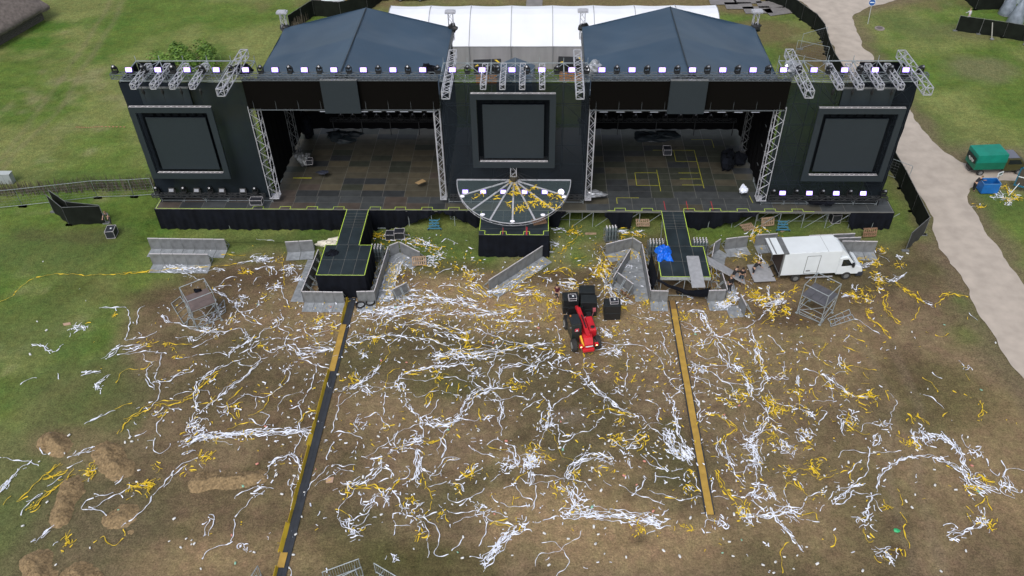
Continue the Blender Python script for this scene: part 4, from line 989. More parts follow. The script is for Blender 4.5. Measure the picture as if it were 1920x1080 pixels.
def heap(loc, s, m, label, name='cloth_heap', cat='cloth heap', seed=3):
    rr = random.Random(seed); mb = MB()
    for k in range(7): mb.blob((rr.uniform(-.5, .5)*s[0], rr.uniform(-.5, .5)*s[1], s[2]*.3), (s[0]*.45, s[1]*.45, s[2]*rr.uniform(.4, .9)), 8, 5, .35, rr)
    return tag(mb.build(name, m, loc=loc), label, cat)
heap(g(643, 258, ZD), (2.2, 1.4, .45), mat('dark_blue_gear', (.02, .028, .035), .5), 'dark heap of folded gear at the back of the left stage', seed=8)
heap(g(1230, 257, ZD), (2.8, 1.2, .4), mat('dark_blue_gear', (.02, .028, .035), .5), 'dark crumpled plastic heap at the back of the right stage', seed=9)
heap(g(607, 324, ZD), (.8, .4, .15), mat('navy_cloth', (.02, .025, .045), .7), 'small dark blue cloth on the left stage floor', seed=10)
heap(g(1372, 303, ZD), (1.4, 1.3, .9), CLOTH, 'black equipment under cloth at the right wing of the right stage', seed=11)
heap(g(1395, 358, ZD), (.5, .6, .5), PAPERW, 'white and blue bag at the right edge of the right stage floor', seed=12)
heap(g(1540, 380, ZD)+Vector((0, -.1, 0)), (1.3, .5, .3), CLOTH, 'black cloth heap on the stage edge below the right tower', seed=14)
heap(g(568, 300, ZD), (.9, .9, .7), GREYM, 'grey stage gear at the left wing of the left stage', seed=15)
heap(g(1118, 364, ZD), (1.6, .7, .3), SILVER, 'silver cable pile beside the centre truss leg on the right stage', seed=16)
heap(g(650, 475, ZD)*1+Vector((-1.2, 0, 0)), (.7, .5, .2), CLOTH, 'black and pale cloth dropped on the left square platform', seed=17)
t_ = heap(g(578, 245, ZD), (1.2, 1.6, 1.6), CLOTH, 'black stack of lamps in the left wing', seed=18)
board([g(1190-412, 343, ZD+.02), g(1204-412, 336, ZD+.02), g(1204-405, 340, ZD+.02), g(1190-405, 346, ZD+.02)], .03, mat('cardboard', (.35, .24, .12), .8), 'tan cardboard piece on the left stage floor', 'cardboard', 'cardboard')

# gas cylinders in racks
def cyl_rack(loc, rz, label, nx=4, ny=2, tiltx=0):
    t = thing('cylinder_rack', label+' rack', 'cylinder rack', loc, rz, 'cylinder racks'); w = nx*.26/2+.05; d = ny*.26/2+.05
    mb = MB()
    for x in (-w, w):
        for y in (-d, d): mb.tube((x, y, 0), (x, y, 1.15), .03)
    for z in (.1, .6, 1.1):
        for s in (-1, 1): mb.tube((-w, s*d, z), (w, s*d, z), .025); mb.tube((s*w, -d, z), (s*w, d, z), .025)
    mb.build('frame', GREYM, t); mb = MB(); mb.box(-w, -d, .03, w, d, .06); mb.build('tray', GREYM, t); t.rotation_euler = (tiltx, 0, rz)
    M = Matrix.Translation(loc) @ Matrix.Rotation(rz, 4, 'Z') @ Matrix.Rotation(tiltx, 4, 'X')
    for i in range(nx):
        for j in range(ny):
            o = CYL() if CYLP[0] is None else dup(CYLP[0], (0, 0, 0)); o['label'] = label; o['group'] = 'gas cylinders in one rack: '+label
            o.location = M @ Vector(((i-(nx-1)/2)*.26, (j-(ny-1)/2)*.26, .07)); o.rotation_euler = (tiltx, 0, rz)
CYLP = [None]
def CYL():
    t = thing('gas_cylinder', 'x', 'gas cylinder'); CYLP[0] = t
    mb = MB(); mb.lathe((0, 0, 0), [(.09, 0), (.098, .03), (.098, 1.05), (.08, 1.15), (.045, 1.24)], 12); mb.build('bottle', STEELC, t, smooth=True)
    mb = MB(); mb.lathe((0, 0, 1.24), [(.055, 0), (.06, .1), (.03, .14)], 8); mb.build('valve_cap', CAP, t); return t
cyl_rack(g(1145, 452)+Vector((0, 0, .1)), .15, 'grey gas cylinder in the tall rack standing near the black hanging cloth', 4, 2, -.12)
cyl_rack(g(1229, 480)+Vector((0, .3, .03)), 0, 'grey gas cylinder in the rack left of the right walkway', 5, 3)
cyl_rack(g(1310, 478)+Vector((0, .3, .03)), 0, 'grey gas cylinder in the rack right of the right walkway', 5, 3)
cyl_rack(g(708, 490)+Vector((0, .3, .03)), 0, 'grey gas cylinder in the rack right of the left walkway', 4, 3)
# blue scissor carts under the stage
def cart(loc, label):
    t = thing('scissor_cart', label, 'cart', loc, 0, 'blue carts under the stage'); BL = mat('pale_blue_metal', (.06, .2, .3), .5)
    mb = MB()
    for k in range(4): mb.box(-.55+k*.03, -.28+k*.13, .12+k*.2, .5-k*.05, -.12+k*.13, .16+k*.2)
    mb.build('trays', BL, t)
    for s in (-1, 1):
        mb = MB(); mb.tube((-.65*s, -.28, .1), (.5*s, .28, .85), .03); mb.build('arm', BL, t)
        mb = MB(); mb.lathe((s*.55, -.3, .07), [(.07, -.03), (.07, .03)], 10, 'Y'); mb.build('wheel', RUB, t)
cart(Vector((-9.3, 60.3, .03)), 'pale blue metal cart under the stage right of the left walkway'); cart(Vector((22.2, 60.4, .03)), 'pale blue metal cart under the right part of the stage')

late = [o for o in bpy.data.objects if o.name not in PRE2 and o.parent is None]
on_deck = [o for o in late if o.location.z >= 1.75 and not (-30 < o.location.x < -22 and o.location.y < 52)]
raise_stage(STAGE_SET+on_deck); raise_stage([o for o in late if o not in on_deck and o.location.y > 59.2], True)
# ------------------------------------------------------------------ people
SKIN = mat('skin', (.46, .28, .2), .6); HAIRB = mat('dark_hair', (.02, .014, .01), .7); HAIRL = mat('light_hair', (.2, .13, .07), .7)
def skin_mesh(name, joints, edges, radii, m, parent, root=0, sub=1):
    me = bpy.data.meshes.new(name); bm = bmesh.new(); sl = bm.verts.layers.skin.verify(); vs = []
    for i, p in enumerate(joints):
        v = bm.verts.new(p); r = radii[i]; v[sl].radius = (r, r) if not isinstance(r, tuple) else r; v[sl].use_root = (i == root); vs.append(v)
    for a, b_ in edges: bm.edges.new((vs[a], vs[b_]))
    bm.to_mesh(me); bm.free(); me.materials.append(m)
    o = bpy.data.objects.new(name, me); C.objects.link(o); o.parent = parent
    o.modifiers.new('skin', 'SKIN').use_smooth_shade = True; s = o.modifiers.new('sub', 'SUBSURF'); s.levels = s.render_levels = sub
    return o
def person(loc, rz, label, lean=5, arms=((10, 15), (-10, 15)), legs=((0, 3), (0, 3)), top=(.02, .02, .025), bottom=(.02, .022, .03), shorts=False, hair=HAIRB, long_sleeve=False, h=1.78, headlean=0, spread=0.0, seat=None):
    t = thing('person', label, 'person', loc, rz); s = h/1.78
    R_ = lambda a: math.radians(a)
    def fk(p, ang, L, sx=0): return p+Vector((sx, math.sin(R_(ang))*L, -math.cos(R_(ang))*L))
    pel = Vector((0, 0, 0)); up = lambda p, L, a: p+Vector((0, math.sin(R_(a))*L, math.cos(R_(a))*L))
    waist = up(pel, .18, lean*.6); chest = up(waist, .2, lean); neckb = up(chest, .16, lean); neck = up(neckb, .09, lean+headlean*.5); h1 = up(neck, .08, lean+headlean); h2 = up(h1, .09, lean+headlean); h3 = up(h2, .06, lean+headlean)
    fw = Vector((0, math.cos(R_(lean+headlean)), -math.sin(R_(lean+headlean))))
    J = [pel, waist, chest, neckb, neck, h1, h2, h3, h1+fw*.115]; E = [(0, 1), (1, 2), (2, 3), (3, 4), (4, 5), (5, 6), (6, 7), (5, 8)]
    Rr = [(.15, .10), (.13, .095), (.16, .105), (.11, .08), .052, .078, .09, .055, .014]
    sh = {}; lg = {}
    for k, sx in ((0, -1), (1, 1)):
        a, e = arms[k]; S0 = neckb+Vector((sx*.17, 0, -.02)); el = fk(S0, a+lean*.3, .29, sx*.05); wr = fk(el, a+e+lean*.3, .25, sx*.01); d = (wr-el).normalized(); pm = wr+d*.07
        b0 = len(J); J += [S0, el, wr, pm]; Rr += [.062, .045, .03, (.042, .022)]; E += [(3, b0), (b0, b0+1), (b0+1, b0+2), (b0+2, b0+3)]
        side = Vector((1, 0, 0))
        for f_, (o_, L) in enumerate(((-.032, .07), (-.011, .085), (.011, .08), (.031, .06))):
            k1 = pm+side*o_+d*L*.55; k2 = k1+(d*.8+Vector((0, -.4, -.1))).normalized()*L*.5; b1 = len(J); J += [k1, k2]; Rr += [.010, .008]; E += [(b0+3, b1), (b1, b1+1)]
        th = wr+d*.03+Vector((-sx*.045, .03, 0)); b1 = len(J); J += [th, th+d*.035]; Rr += [.012, .009]; E += [(b0+2, b1), (b1, b1+1)]
        sh[k] = (S0, el, wr)
        a, e = legs[k]; H = pel+Vector((sx*.09, 0, -.05)); kn = fk(H, a, .42, sx*(.02+spread)); an = fk(kn, a-e, .40, sx*.01+sx*spread*.5); toe = an+Vector((sx*.02, .16, -.05)); heel = an+Vector((0, -.04, -.05))
        b0 = len(J); J += [H, kn, an, toe]; Rr += [.088, .058, .04, (.042, .03)]; E += [(0, b0), (b0, b0+1), (b0+1, b0+2), (b0+2, b0+3)]; lg[k] = (H, kn, an, toe)
    mz = min(l[3].z for l in lg.values())-.03
    sh_ = Vector((0, 0, -mz)) if seat is None else Vector((0, 0, seat+.1))
    def X(L): return [(p+sh_)*s for p in L]
    body = skin_mesh('body', X(J), E, Rr, SKIN, t)
    tm = mat('cloth_%d_%d_%d' % tuple(int(c*1000) for c in top), top, .85, 0, .2, 6); bm_ = mat('cloth_%d_%d_%d' % tuple(int(c*1000) for c in bottom), bottom, .85, 0, .2, 6)
    tj = [pel+Vector((0, 0, -.02)), waist, chest, neckb-Vector((0, 0, .01))]; te = [(0, 1), (1, 2), (2, 3)]; tr = [(.165, .115), (.15, .11), (.18, .12), (.10, .085)]
    for k in (0, 1):
        S0, el, wr = sh[k]; e2 = wr if long_sleeve else S0.lerp(el, .85); b0 = len(tj); tj += [S0] + ([el] if long_sleeve else []) + [e2]; tr += [.075]+([.06] if long_sleeve else [])+[.045 if long_sleeve else .06]; te += [(3, b0), (b0, b0+1)]+([(b0+1, b0+2)] if long_sleeve else [])
    skin_mesh('shirt', X(tj), te, tr, tm, t)
    bj = [pel, pel+Vector((0, 0, .07))]; be = [(0, 1)]; br_ = [(.165, .12), (.155, .11)]
    for k in (0, 1):
        H, kn, an, toe = lg[k]; b0 = len(bj); end = kn if shorts else an+Vector((0, 0, .03)); bj += [H]+([kn] if not shorts else [])+[end]; br_ += [.102]+([.074] if not shorts else [])+[.085 if shorts else .058]
        be += [(0, b0), (b0, b0+1)]+([(b0+1, b0+2)] if not shorts else [])
    skin_mesh('shorts' if shorts else 'trousers', X(bj), be, br_, bm_, t)
    for k in (0, 1):
        H, kn, an, toe = lg[k]; skin_mesh('shoe', X([an+Vector((0, -.03, -.04)), an+Vector((0, .08, -.045)), toe+Vector((0, .02, 0))]), [(0, 1), (1, 2)], [.05, .05, .04], BLACK, t)
    mb = MB(); c = (h2+sh_-fw*.015+Vector((0, 0, .02)))*s; mb.blob(c, (.098*s, .112*s, .10*s), 12, 8, .05); mb.build('hair', hair, t, smooth=True)
    for sx in (-1, 1):
        mb = MB(); c = (h1+sh_+fw*.078+Vector((sx*.032, 0, .03)))*s; mb.blob(c, (.012, .012, .009), 6, 4, 0); mb.build('eye', BLACK, t)
    return t
person(g(1044, 564), 2.9, 'person in maroon T-shirt and dark shorts walking beside the subwoofer stacks', 3, ((25, 15), (-20, 10)), ((22, 8), (-18, 20)), (.075, .008, .02), (.03, .032, .036), True)
person(g(208, 420), 3.35, 'person in grey shirt with outstretched arms pushing a flight case on the left grass', 32, ((60, 5), (60, 5)), ((25, 10), (-20, 15)), (.12, .12, .13), (.03, .03, .035), False, HAIRL)
flight_case(g(211, 443)+Vector((0, .1, .05)), .12, 'black and white flight case being pushed on the left grass', .75, 1.0, .75)
person(g(1366, 548), .6, 'person in black with back turned standing beside the near end barrier', 4, ((5, 15), (15, 20)), ((3, 3), (-4, 4)), (.012, .013, .016), (.018, .02, .026), False, HAIRL)
person(g(1371, 533), -.9, 'person in black stooping behind the standing crew member', 35, ((40, 20), (50, 20)), ((20, 25), (5, 20)), (.012, .012, .015), (.015, .017, .022), False, HAIRB)
person(g(1388, 530), 2.9, 'person in black T-shirt and dark teal shorts gripping the foot of the ramp', 20, ((45, 50), (40, 55)), ((25, 25), (10, 20)), (.012, .012, .015), (.012, .03, .045), True, HAIRB)
person(g(1410, 518), -1.2, 'person in black shorts bending over on the truck tail lift', 48, ((30, 20), (20, 15)), ((20, 20), (-5, 15)), (.010, .011, .015), (.012, .013, .018), True, HAIRB)
person(g(1823, 358), -1.15, 'person in black leaning into the blue bin', 58, ((35, 25), (45, 20)), ((14, 2), (2, 4)), (.012, .013, .02), (.010, .011, .014), False, HAIRL)
person(g(1813, 42), .3, 'person in white clothes behind the black fence at the upper right', 12, ((30, 30), (-10, 20)), ((5, 5), (-5, 5)), (.6, .6, .65), (.55, .55, .6), False, HAIRL, True)

# ------------------------------------------------------------------ vehicles
def wheel(par, x, y, r, w, rim=GREYM, steer=0):
    mb = MB(); mb.lathe((0, 0, 0), [(r*.6, -w/2), (r*.93, -w/2), (r, -w*.35), (r, w*.35), (r*.93, w/2), (r*.6, w/2)], 20, 'Y'); o = mb.build('tyre', TIRE, par, smooth=False); o.location = (x, y, r); o.rotation_euler = (0, 0, steer)
    mb = MB(); mb.lathe((0, 0, 0), [(r*.58, -w*.51), (r*.5, -w*.42), (r*.2, -w*.40), (r*.15, -w*.5)], 16, 'Y'); mb.lathe((0, 0, 0), [(r*.15, w*.5), (r*.2, w*.4), (r*.5, w*.42), (r*.58, w*.51)], 16, 'Y'); mb.build('rim', rim, o)
# white box truck
A = g(1487, 529); B_ = g(1581, 524); d = B_-A; rz = math.atan2(d.y, d.x)
t = thing('box_truck', 'white box truck with its rear door flap raised and tail lift lowered', 'truck', A.lerp(B_, .5)+Vector((0, 1.0, .03)), rz)
# x forward; wheels at -2.1 and +2.1
mb = MB(); mb.box(-3.55, -1.08, .82, 1.15, 1.08, 3.12); mb.build('cargo_box', WHITE, t, bevel=.03)
mb = MB(); mb.box(-3.62, -1.1, .7, -3.5, -1.0, 3.15); mb.box(-3.62, 1.0, .7, -3.5, 1.1, 3.15); mb.box(-3.62, -1.1, 3.05, -3.2, 1.1, 3.16); mb.build('rear_frame', GREYM, t)
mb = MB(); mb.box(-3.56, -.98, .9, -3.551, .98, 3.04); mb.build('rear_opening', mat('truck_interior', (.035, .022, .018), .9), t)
mb = MB(); mb.box(-4.55, -1.05, 3.08, -3.63, 1.05, 3.14, Matrix.Identity(4)); o = mb.build('raised_door', WHITE, t)
mb = MB(); mb.box(-4.62, -1.07, 3.04, -4.56, 1.07, 3.17); mb.box(-4.3, -1.07, 3.145, -4.2, 1.07, 3.16); mb.build('door_seal', GREYM, t)
mb = MB()
for x0, x1, z0, z1 in ((-1.62, -1.58, .95, 2.75), (-.52, -.48, .95, 2.75), (-1.6, -.5, 2.72, 2.76), (-1.6, -.5, .93, .97)): mb.box(x0, -1.092, z0, x1, -1.078, z1)
mb.box(-1.45, -1.095, 1.15, -1.1, -1.08, 1.27); mb.build('side_door', GREYM, t)
mb = MB(); mb.box(.02, -1.085, 3.121, .04, 1.07, 3.127); mb.build('roof_seam', GREYM, t)
# cab
mb = MB(); mb.prism([(1.2, .55), (1.2, 2.25), (1.75, 2.35), (2.05, 2.28), (2.75, 1.42), (3.3, 1.18), (3.45, .85), (3.42, .5)], -.98, .98); mb.build('cab', WHITE, t, bevel=.06)
mb = MB(); mb.prism([(1.16, 2.3), (1.16, 3.05), (1.35, 3.02), (2.0, 2.36), (2.0, 2.3)], -.85, .85); mb.build('wind_deflector', WHITE, t, bevel=.05)
mb = MB(); mb.add([(2.14, -.88, 2.2), (2.14, .88, 2.2), (2.76, .9, 1.45), (2.76, -.9, 1.45)], [(0, 1, 2, 3)]); mb.v = [(x+.06, y, z+.05) for x, y, z in mb.v]; mb.build('windscreen', DGLASS, t)
for s in (-1, 1):
    mb = MB(); pts = [(1.5, 2.1), (1.95, 2.12), (2.45, 1.45), (1.5, 1.42)]; mb.quad(*[(x, s*.995, z) for x, z in pts]); mb.build('side_window', DGLASS, t)
    mb = MB(); mb.box(2.35, s*1.0 if s > 0 else -1.22, 1.4, 2.5, s*1.22 if s > 0 else -1.0, 1.75); mb.build('mirror', BLACK, t)
    mb = MB(); mb.box(3.22, s*.55-.2, .85, 3.46, s*.55+.2, 1.05); mb.build('headlight', LENS, t)
    mb = MB(); mb.box(-1.3, s*1.0-.03, .35, 1.0, s*1.0+.03, .45); mb.build('side_guard', ALU, t)
mb = MB(); mb.prism([(3.0, .3), (3.1, .72), (3.52, .72), (3.5, .3)], -1.0, 1.0); mb.build('bumper', mat('dark_bumper', (.03, .035, .05), .5), t)
mb = MB(); mb.box(-3.5, -.5, .45, 3.1, .5, .8); mb.build('chassis', BLACK, t)
for x, y in ((-2.1, -.92), (-2.1, .92), (2.15, -.92), (2.15, .92)): wheel(t, x, y, .38, .25)
mb = MB(); mb.box(-5.55, -1.1, .28, -3.75, 1.1, .34); mb.build('tail_lift', GRIP, t)
mb = MB()
for s in (-.6, .6): mb.tube((-3.5, s, .6), (-3.9, s, .3), .05)
mb.build('lift_arm', BLACK, t)
# red telehandler
A = g(1098, 655); B_ = g(1080, 604); d = B_-A; rz = math.atan2(d.y, d.x); cpt = A.lerp(B_, .5)
t = thing('telehandler', 'red telehandler with black cab and lowered boom, lit rear lamps', 'telehandler', cpt+Vector((.05, -.2, .03)), rz); t.scale = (.87, .93, .93)
for x, y in ((-1.45, -.98), (-1.45, .98), (1.4, -.98), (1.4, .98)): wheel(t, x, y, .56, .40, mat('grey_rim', (.35, .36, .36), .5))
mb = MB(); mb.box(-2.1, -.45, .45, 1.9, .45, .95); mb.build('chassis', RED, t, bevel=.04)
mb = MB(); mb.box(-.75, -1.05, .5, 1.0, -.42, 1.25); mb.prism([(-.75, 1.25), (1.0, 1.25), (.9, 1.45), (-.65, 1.38)], -1.03, -.44); mb.build('engine_cover', RED, t, bevel=.05)
mb = MB(); mb.lathe((-.45, -.76, 1.4), [(.16, 0), (.18, .06), (.1, .1)], 12); mb.build('filler_cap', BLACK, t)
# cab on left side
mb = MB(); mb.prism([(-.95, .5), (-.95, 1.35), (-.75, 2.2), (.55, 2.22), (1.05, 1.3), (1.05, .5)], .25, 1.08); mb.build('cab', mat('cab_dark', (.020, .028, .027), .35), t, bevel=.03)
mb = MB(); mb.box(-.72, .28, 2.2, .5, 1.05, 2.27); mb.build('cab_roof', mat('cab_roof_black', (.018, .022, .026), .5), t)
mb = MB()
for k in range(6): mb.box(.5+k*.09, .3, 2.16-k*.12, .53+k*.09, 1.03, 2.2-k*.12)
mb.build('roof_guard', GREYM, t)
mb = MB(); mb.quad((-.94, 1.09, 1.3), (-.72, 1.09, 2.1), (.5, 1.09, 2.12), (.95, 1.09, 1.3)); mb.build('cab_window', DGLASS, t)
mb = MB(); mb.box(-.98, .5, 1.62, -.955, .85, 1.92); mb.build('warning_plate', mat('plate_red', (.55, .05, .08), .5), t)
mb = MB(); mb.add([(-.985, .56, 1.66), (-.985, .79, 1.66), (-.985, .675, 1.87)], [(0, 1, 2)]); mb.build('warning_triangle', WHITE, t)
mb = MB(); mb.lathe((.3, .95, 2.27), [(.07, 0), (.07, .1), (.03, .14)], 8); mb.build('beacon', mat('orange_lens', (.6, .2, .02), .3), t)
# boom: from rear hinge up to front
def boom(a, b_, w, h, name, m):
    a = Vector(a); b_ = Vector(b_); L = (b_-a).length; M = Matrix.Translation(a) @ (b_-a).to_track_quat('X', 'Z').to_matrix().to_4x4(); mb = MB(); mb.box(0, -w/2, -h/2, L, w/2, h/2, M); return mb.build(name, m, t, bevel=.03)
boom((-1.75, -.1, 1.62), (1.9, -.1, 1.55), .34, .36, 'boom', RED)
mb = MB(); mb.box(-.9, -.16, 1.83, .8, -.05, 1.84); mb.build('boom_slot', BLACK, t); boom((1.9, -.1, 1.48), (2.5, -.1, 1.25), .26, .3, 'boom_tip', RED)
mb = MB(); mb.prism([(-2.2, .5), (-2.25, 1.15), (-1.9, 1.6), (-1.4, 1.6), (-1.2, .9)], -.42, .30); mb.build('rear_frame', RED, t, bevel=.04)
mb = MB(); mb.box(-2.4, -.5, .45, -2.15, .45, .75); mb.build('counterweight', RED, t, bevel=.05)
mb = MB(); mb.box(-2.37, -.35, 1.0, -2.353, .25, 1.12); mb.build('name_strip', WHITE, t)
mb = MB(); mb.tube((-2.2, .38, 1.0), (-1.35, .45, 1.45), .09, 8); mb.build('yellow_strut', mat('strut_yellow', (.75, .42, .02), .4), t)
for y in (-.68, .60):
    mb = MB(); mb.box(-2.3, y-.14, .95, -2.1, y+.14, 1.2); o = mb.build('lamp_box', RED, t)
    mb = MB(); mb.box(-2.32, y-.06, 1.0, -2.302, y+.06, 1.1); mb.build('tail_lamp', mat('lit_tail_lamp', (1, .5, .3), .4, emit=5, ecol=(1, .35, .15)), o)
for y in (-.95, .95):
    mb = MB(); mb.prism([(.75, .9), (.8, 1.12), (1.85, 1.12), (1.95, .85), (1.88, .85), (1.8, 1.07), (.85, 1.07)], y-.2, y+.2); mb.build('mudguard', BLACK, t)
mb = MB(); mb.box(2.4, -.65, .3, 2.5, .65, 1.25); mb.build('fork_carriage', BLACK, t)
for y in (-.4, .35): mb = MB(); mb.box(2.5, y-.06, .12, 3.5, y+.06, .18); mb.build('fork', BLACK, t)
mb = MB(); mb.tube((1.15, -1.1, .9), (1.5, -1.35, 1.5), .02); mb.box(1.42, -1.5, 1.4, 1.55, -1.25, 1.75); mb.build('mirror', mat('mirror_red', (.4, .1, .12), .4), t)
# tipper with green canvas box
A = g(1822, 332); B_ = g(1903, 326); rz = math.atan2(B_.y-A.y, B_.x-A.x)-.08
t = thing('canvas_truck', 'small olive truck with a green canvas-covered box, rear hatch open', 'truck', g(1862, 330)+Vector((.1, .9, .03)), rz)
mb = MB(); mb.box(-2.35, -.95, .75, .55, .95, 1.5); mb.build('side_boards', CANVG2, t, bevel=.02)
mb = MB(); mb.prism([(-2.35, 1.5), (-2.38, 2.35), (.5, 2.4), (.58, 1.5)], -.97, .97); mb.build('canvas_cover', CANVG, t, bevel=.03)
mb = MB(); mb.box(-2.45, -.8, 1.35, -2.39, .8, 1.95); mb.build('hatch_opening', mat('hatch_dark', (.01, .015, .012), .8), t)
mb = MB(); rr = random.Random(2)
for k in range(14): mb.blob((-2.47, rr.uniform(-.75, .3), rr.uniform(1.35, 1.6)), (.05, .09, .07), 6, 4, .3, rr)
mb.build('load', mat('pale_load', (.4, .4, .38), .7), t)
mb = MB(); mb.prism([(.6, .45), (.6, 1.7), (.8, 1.82), (1.9, 1.8), (2.5, 1.2), (3.05, 1.0), (3.1, .5)], -.85, .85); mb.build('cab', OLIVE, t, bevel=.05)
mb = MB(); mb.box(.75, -.72, 1.82, 1.85, .72, 1.86); mb.build('cab_roof', mat('grey_roof', (.13, .14, .18), .4), t)
mb = MB(); mb.quad((1.96, -.75, 1.79), (1.96, .75, 1.79), (2.5, .8, 1.25), (2.5, -.8, 1.25)); mb.build('windscreen', DGLASS, t)
for s in (-1, 1): mb = MB(); mb.quad((.85, s*.86, 1.7), (1.85, s*.86, 1.7), (2.25, s*.86, 1.22), (.85, s*.86, 1.22)); mb.build('side_window', DGLASS, t)
mb = MB(); mb.box(3.0, -.85, .4, 3.2, .85, .65); mb.build('bumper', BLACK, t)
mb = MB(); mb.box(-2.4, -.4, .4, .6, .4, .74); mb.build('chassis', BLACK, t)
for s in (-1, 1):
    mb = MB(); mb.box(3.08, s*.6-.12, .72, 3.12, s*.6+.12, .88); mb.build('headlight', LENS, t)
for x, y in ((-1.5, -.8), (-1.5, .8), (2.2, -.78), (2.2, .78)): wheel(t, x, y, .33, .2)
# blue bin
t = thing('waste_bin', 'open blue waste bin with white-edged rim beside the canvas truck', 'bin', g(1853, 365)+Vector((0, .5, .03)), .03)
mb = MB(); w, d_, h = .78, .5, 1.15
for a in ((-w, -d_, w, -d_+.05), (-w, d_-.05, w, d_), (-w, -d_+.05, -w+.05, d_-.05), (w-.05, -d_+.05, w, d_-.05)): mb.box(a[0], a[1], .1, a[2], a[3], h)
mb.box(-w+.05, -d_+.05, .1, w-.05, d_-.05, .2); mb.build('tub', BLUE, t)
mb = MB()
for a in ((-w, -d_), (w, d_)): pass
for s in (-1, 1): mb.tube((-w, s*d_, h), (w, s*d_, h), .03); mb.tube((s*w, -d_, h), (s*w, d_, h), .03)
mb.build('rim', mat('pale_blue_rim', (.1, .25, .5), .4), t)
for s in (-1, 1):
    for q_ in (-.35, .35): mb = MB(); mb.lathe((s*.6, q_, .06), [(.07, -.03), (.07, .03)], 8, 'Y'); mb.build('caster', RUB, t)
# sign board on a post + blue stand at right edge
t = thing('notice_board', 'small tilted white notice board on a post between bin and canvas truck', 'notice board', g(1868, 344)+Vector((0, 0, 0)), .5)
mb = MB(); mb.tube((0, 0, 0), (0, 0, 1.0), .03); mb.build('post', GREYM, t); mb = MB(); mb.box(-.36, -.02, .85, .36, .02, 1.3); mb.build('board', WHITE, t); mb = MB(); mb.box(-.2, -.03, 1.0, .22, -.021, 1.2); mb.build('print', mat('print_dark', (.08, .12, .12), .6), t)
t = thing('blue_stand', 'blue-framed stand with white cross struts at the right edge', 'stand', g(1915, 362), -.5)
mb = MB(); mb.box(-.9, -.05, .7, -.8, .05, 2.6); mb.box(.8, -.05, .7, .9, .05, 2.6); mb.box(-.9, -.05, 2.5, .9, .05, 2.6); mb.box(-.9, -.05, .6, .9, .05, .72); mb.build('frame', mat('teal_blue', (.01, .12, .2), .5), t)
mb = MB(); mb.box(-.79, -.02, 1.55, .79, .02, 1.63); mb.box(-.04, -.03, .73, .04, .03, 2.49); mb.tube((-.5, -.1, 1.0), (-1.0, -1.1, .02), .035); mb.build('strut', WHITE, t)
mb = MB(); mb.box(-.79, .025, .73, .79, .04, 2.49); mb.build('pane', mat('pane_dark', (.07, .06, .05), .4), t)

# ------------------------------------------------------------------ background: tent, generators, hut, fences, tree
t = thing('marquee', 'long white frame tent behind the stage', 'tent', (2, 96, 0))
mb = MB(); prof = [(90.8, 2.9), (93.6, 4.5), (95.0, 5.05), (96.2, 5.2), (97.4, 5.05), (101.6, 2.9)]; xs = np.linspace(-17.8, 21.2, 9)
vs = []
for i, x in enumerate(np.linspace(-17.8, 21.2, 65)):
    sag = .10*abs(math.sin(i/8*PI)); vs += [(x-2, y-96, z-sag*(1 if 0 < k < 5 else .1)) for k, (y, z) in enumerate(prof)]
mb.add(vs, [(i*6+k, (i+1)*6+k, (i+1)*6+k+1, i*6+k+1) for i in range(64) for k in range(5)]); mb.build('tent_roof', TENTW, t, smooth=False)
mb = MB()
for i in range(64):
    x0 = -19.8+39*i/64; x1 = x0+39/64; a = .06*math.sin(i*1.3); b_ = .06*math.sin((i+1)*1.3); mb.quad((x0, -5.1-a*0, 2.85), (x1, -5.1, 2.85), (x1, -5.15+b_, .02), (x0, -5.15+a, .02))
mb.build('front_wall', TENTS, t, smooth=True)
for s, x in ((-1, -19.8), (1, 19.2)): mb = MB(); mb.add([(x, y-96, z) for y, z in prof]+[(x, 5.6, 0), (x, -5.2, 0)], [tuple(range(8))]); mb.build('gable_wall', TENTW, t)
DS = mat('tent_seam', (.25, .26, .29), .6)
for i, x in enumerate(xs):
    mb = MB(); P = [Vector((x-2, y-96-(.02 if k == 0 else 0), z+.03)) for k, (y, z) in enumerate(prof)]
    for a, b_ in zip(P, P[1:]): mb.tube(a, b_, .045)
    mb.tube((x-2, -5.22, 2.9), (x-2, -5.22, 0), .06); mb.build('tent_rib', DS, t)
# backstage black boxes
def bbox(px, py, w, d_, h, rz, label, wood=True):
    p = g(px, py); t = thing('backstage_crate', label, 'crate', (p.x, p.y, 0), rz)
    mb = MB(); mb.box(-w/2, -d_/2, h, w/2, d_/2, h+.9); mb.build('black_cover', mat('cover_black', (.012, .013, .015), .6), t)
    mb = MB(); mb.box(-w/2+.2, -d_/2-.1, .02, w/2+.5, d_/2-.1, h-.01); mb.build('wooden_base', ORANGE, t)
    mb = MB(); mb.quad((-w/2+.1, -d_/2+.3, h+.905), (-w/2+.6, -d_/2+.4, h+.905), (-w/2+.5, -d_/2+.8, h+.905)); mb.quad((w/2-.8, d_/2-.2, h+.905), (w/2-.5, d_/2-.2, h+.905), (w/2-.1, -.1, h+.905), (w/2-.3, -.1, h+.905)); mb.build('yellow_mark', PAPERY, t)
bbox(915, 150, 3.2, 2.0, 1.2, .08, 'black-covered crate on orange wood behind the centre tower, left one')
bbox(1070, 145, 3.0, 2.0, 1.2, -.05, 'black-covered crate on orange wood behind the centre tower, right one')
mb = MB(); mb.add([(-1.7, 0, 3.1), (0, 0, 4.0), (1.9, 0, 3.0), (2.2, 4, 3.0), (0, 4, 3.9), (-2, 4, 3.0), (-2, 0, 0), (2.2, 0, 0), (2.4, 4, 0), (-2.2, 4, 0)], [(0, 1, 4, 5), (1, 2, 3, 4), (6, 7, 2, 1, 0), (7, 8, 3, 2), (6, 0, 5, 9)])
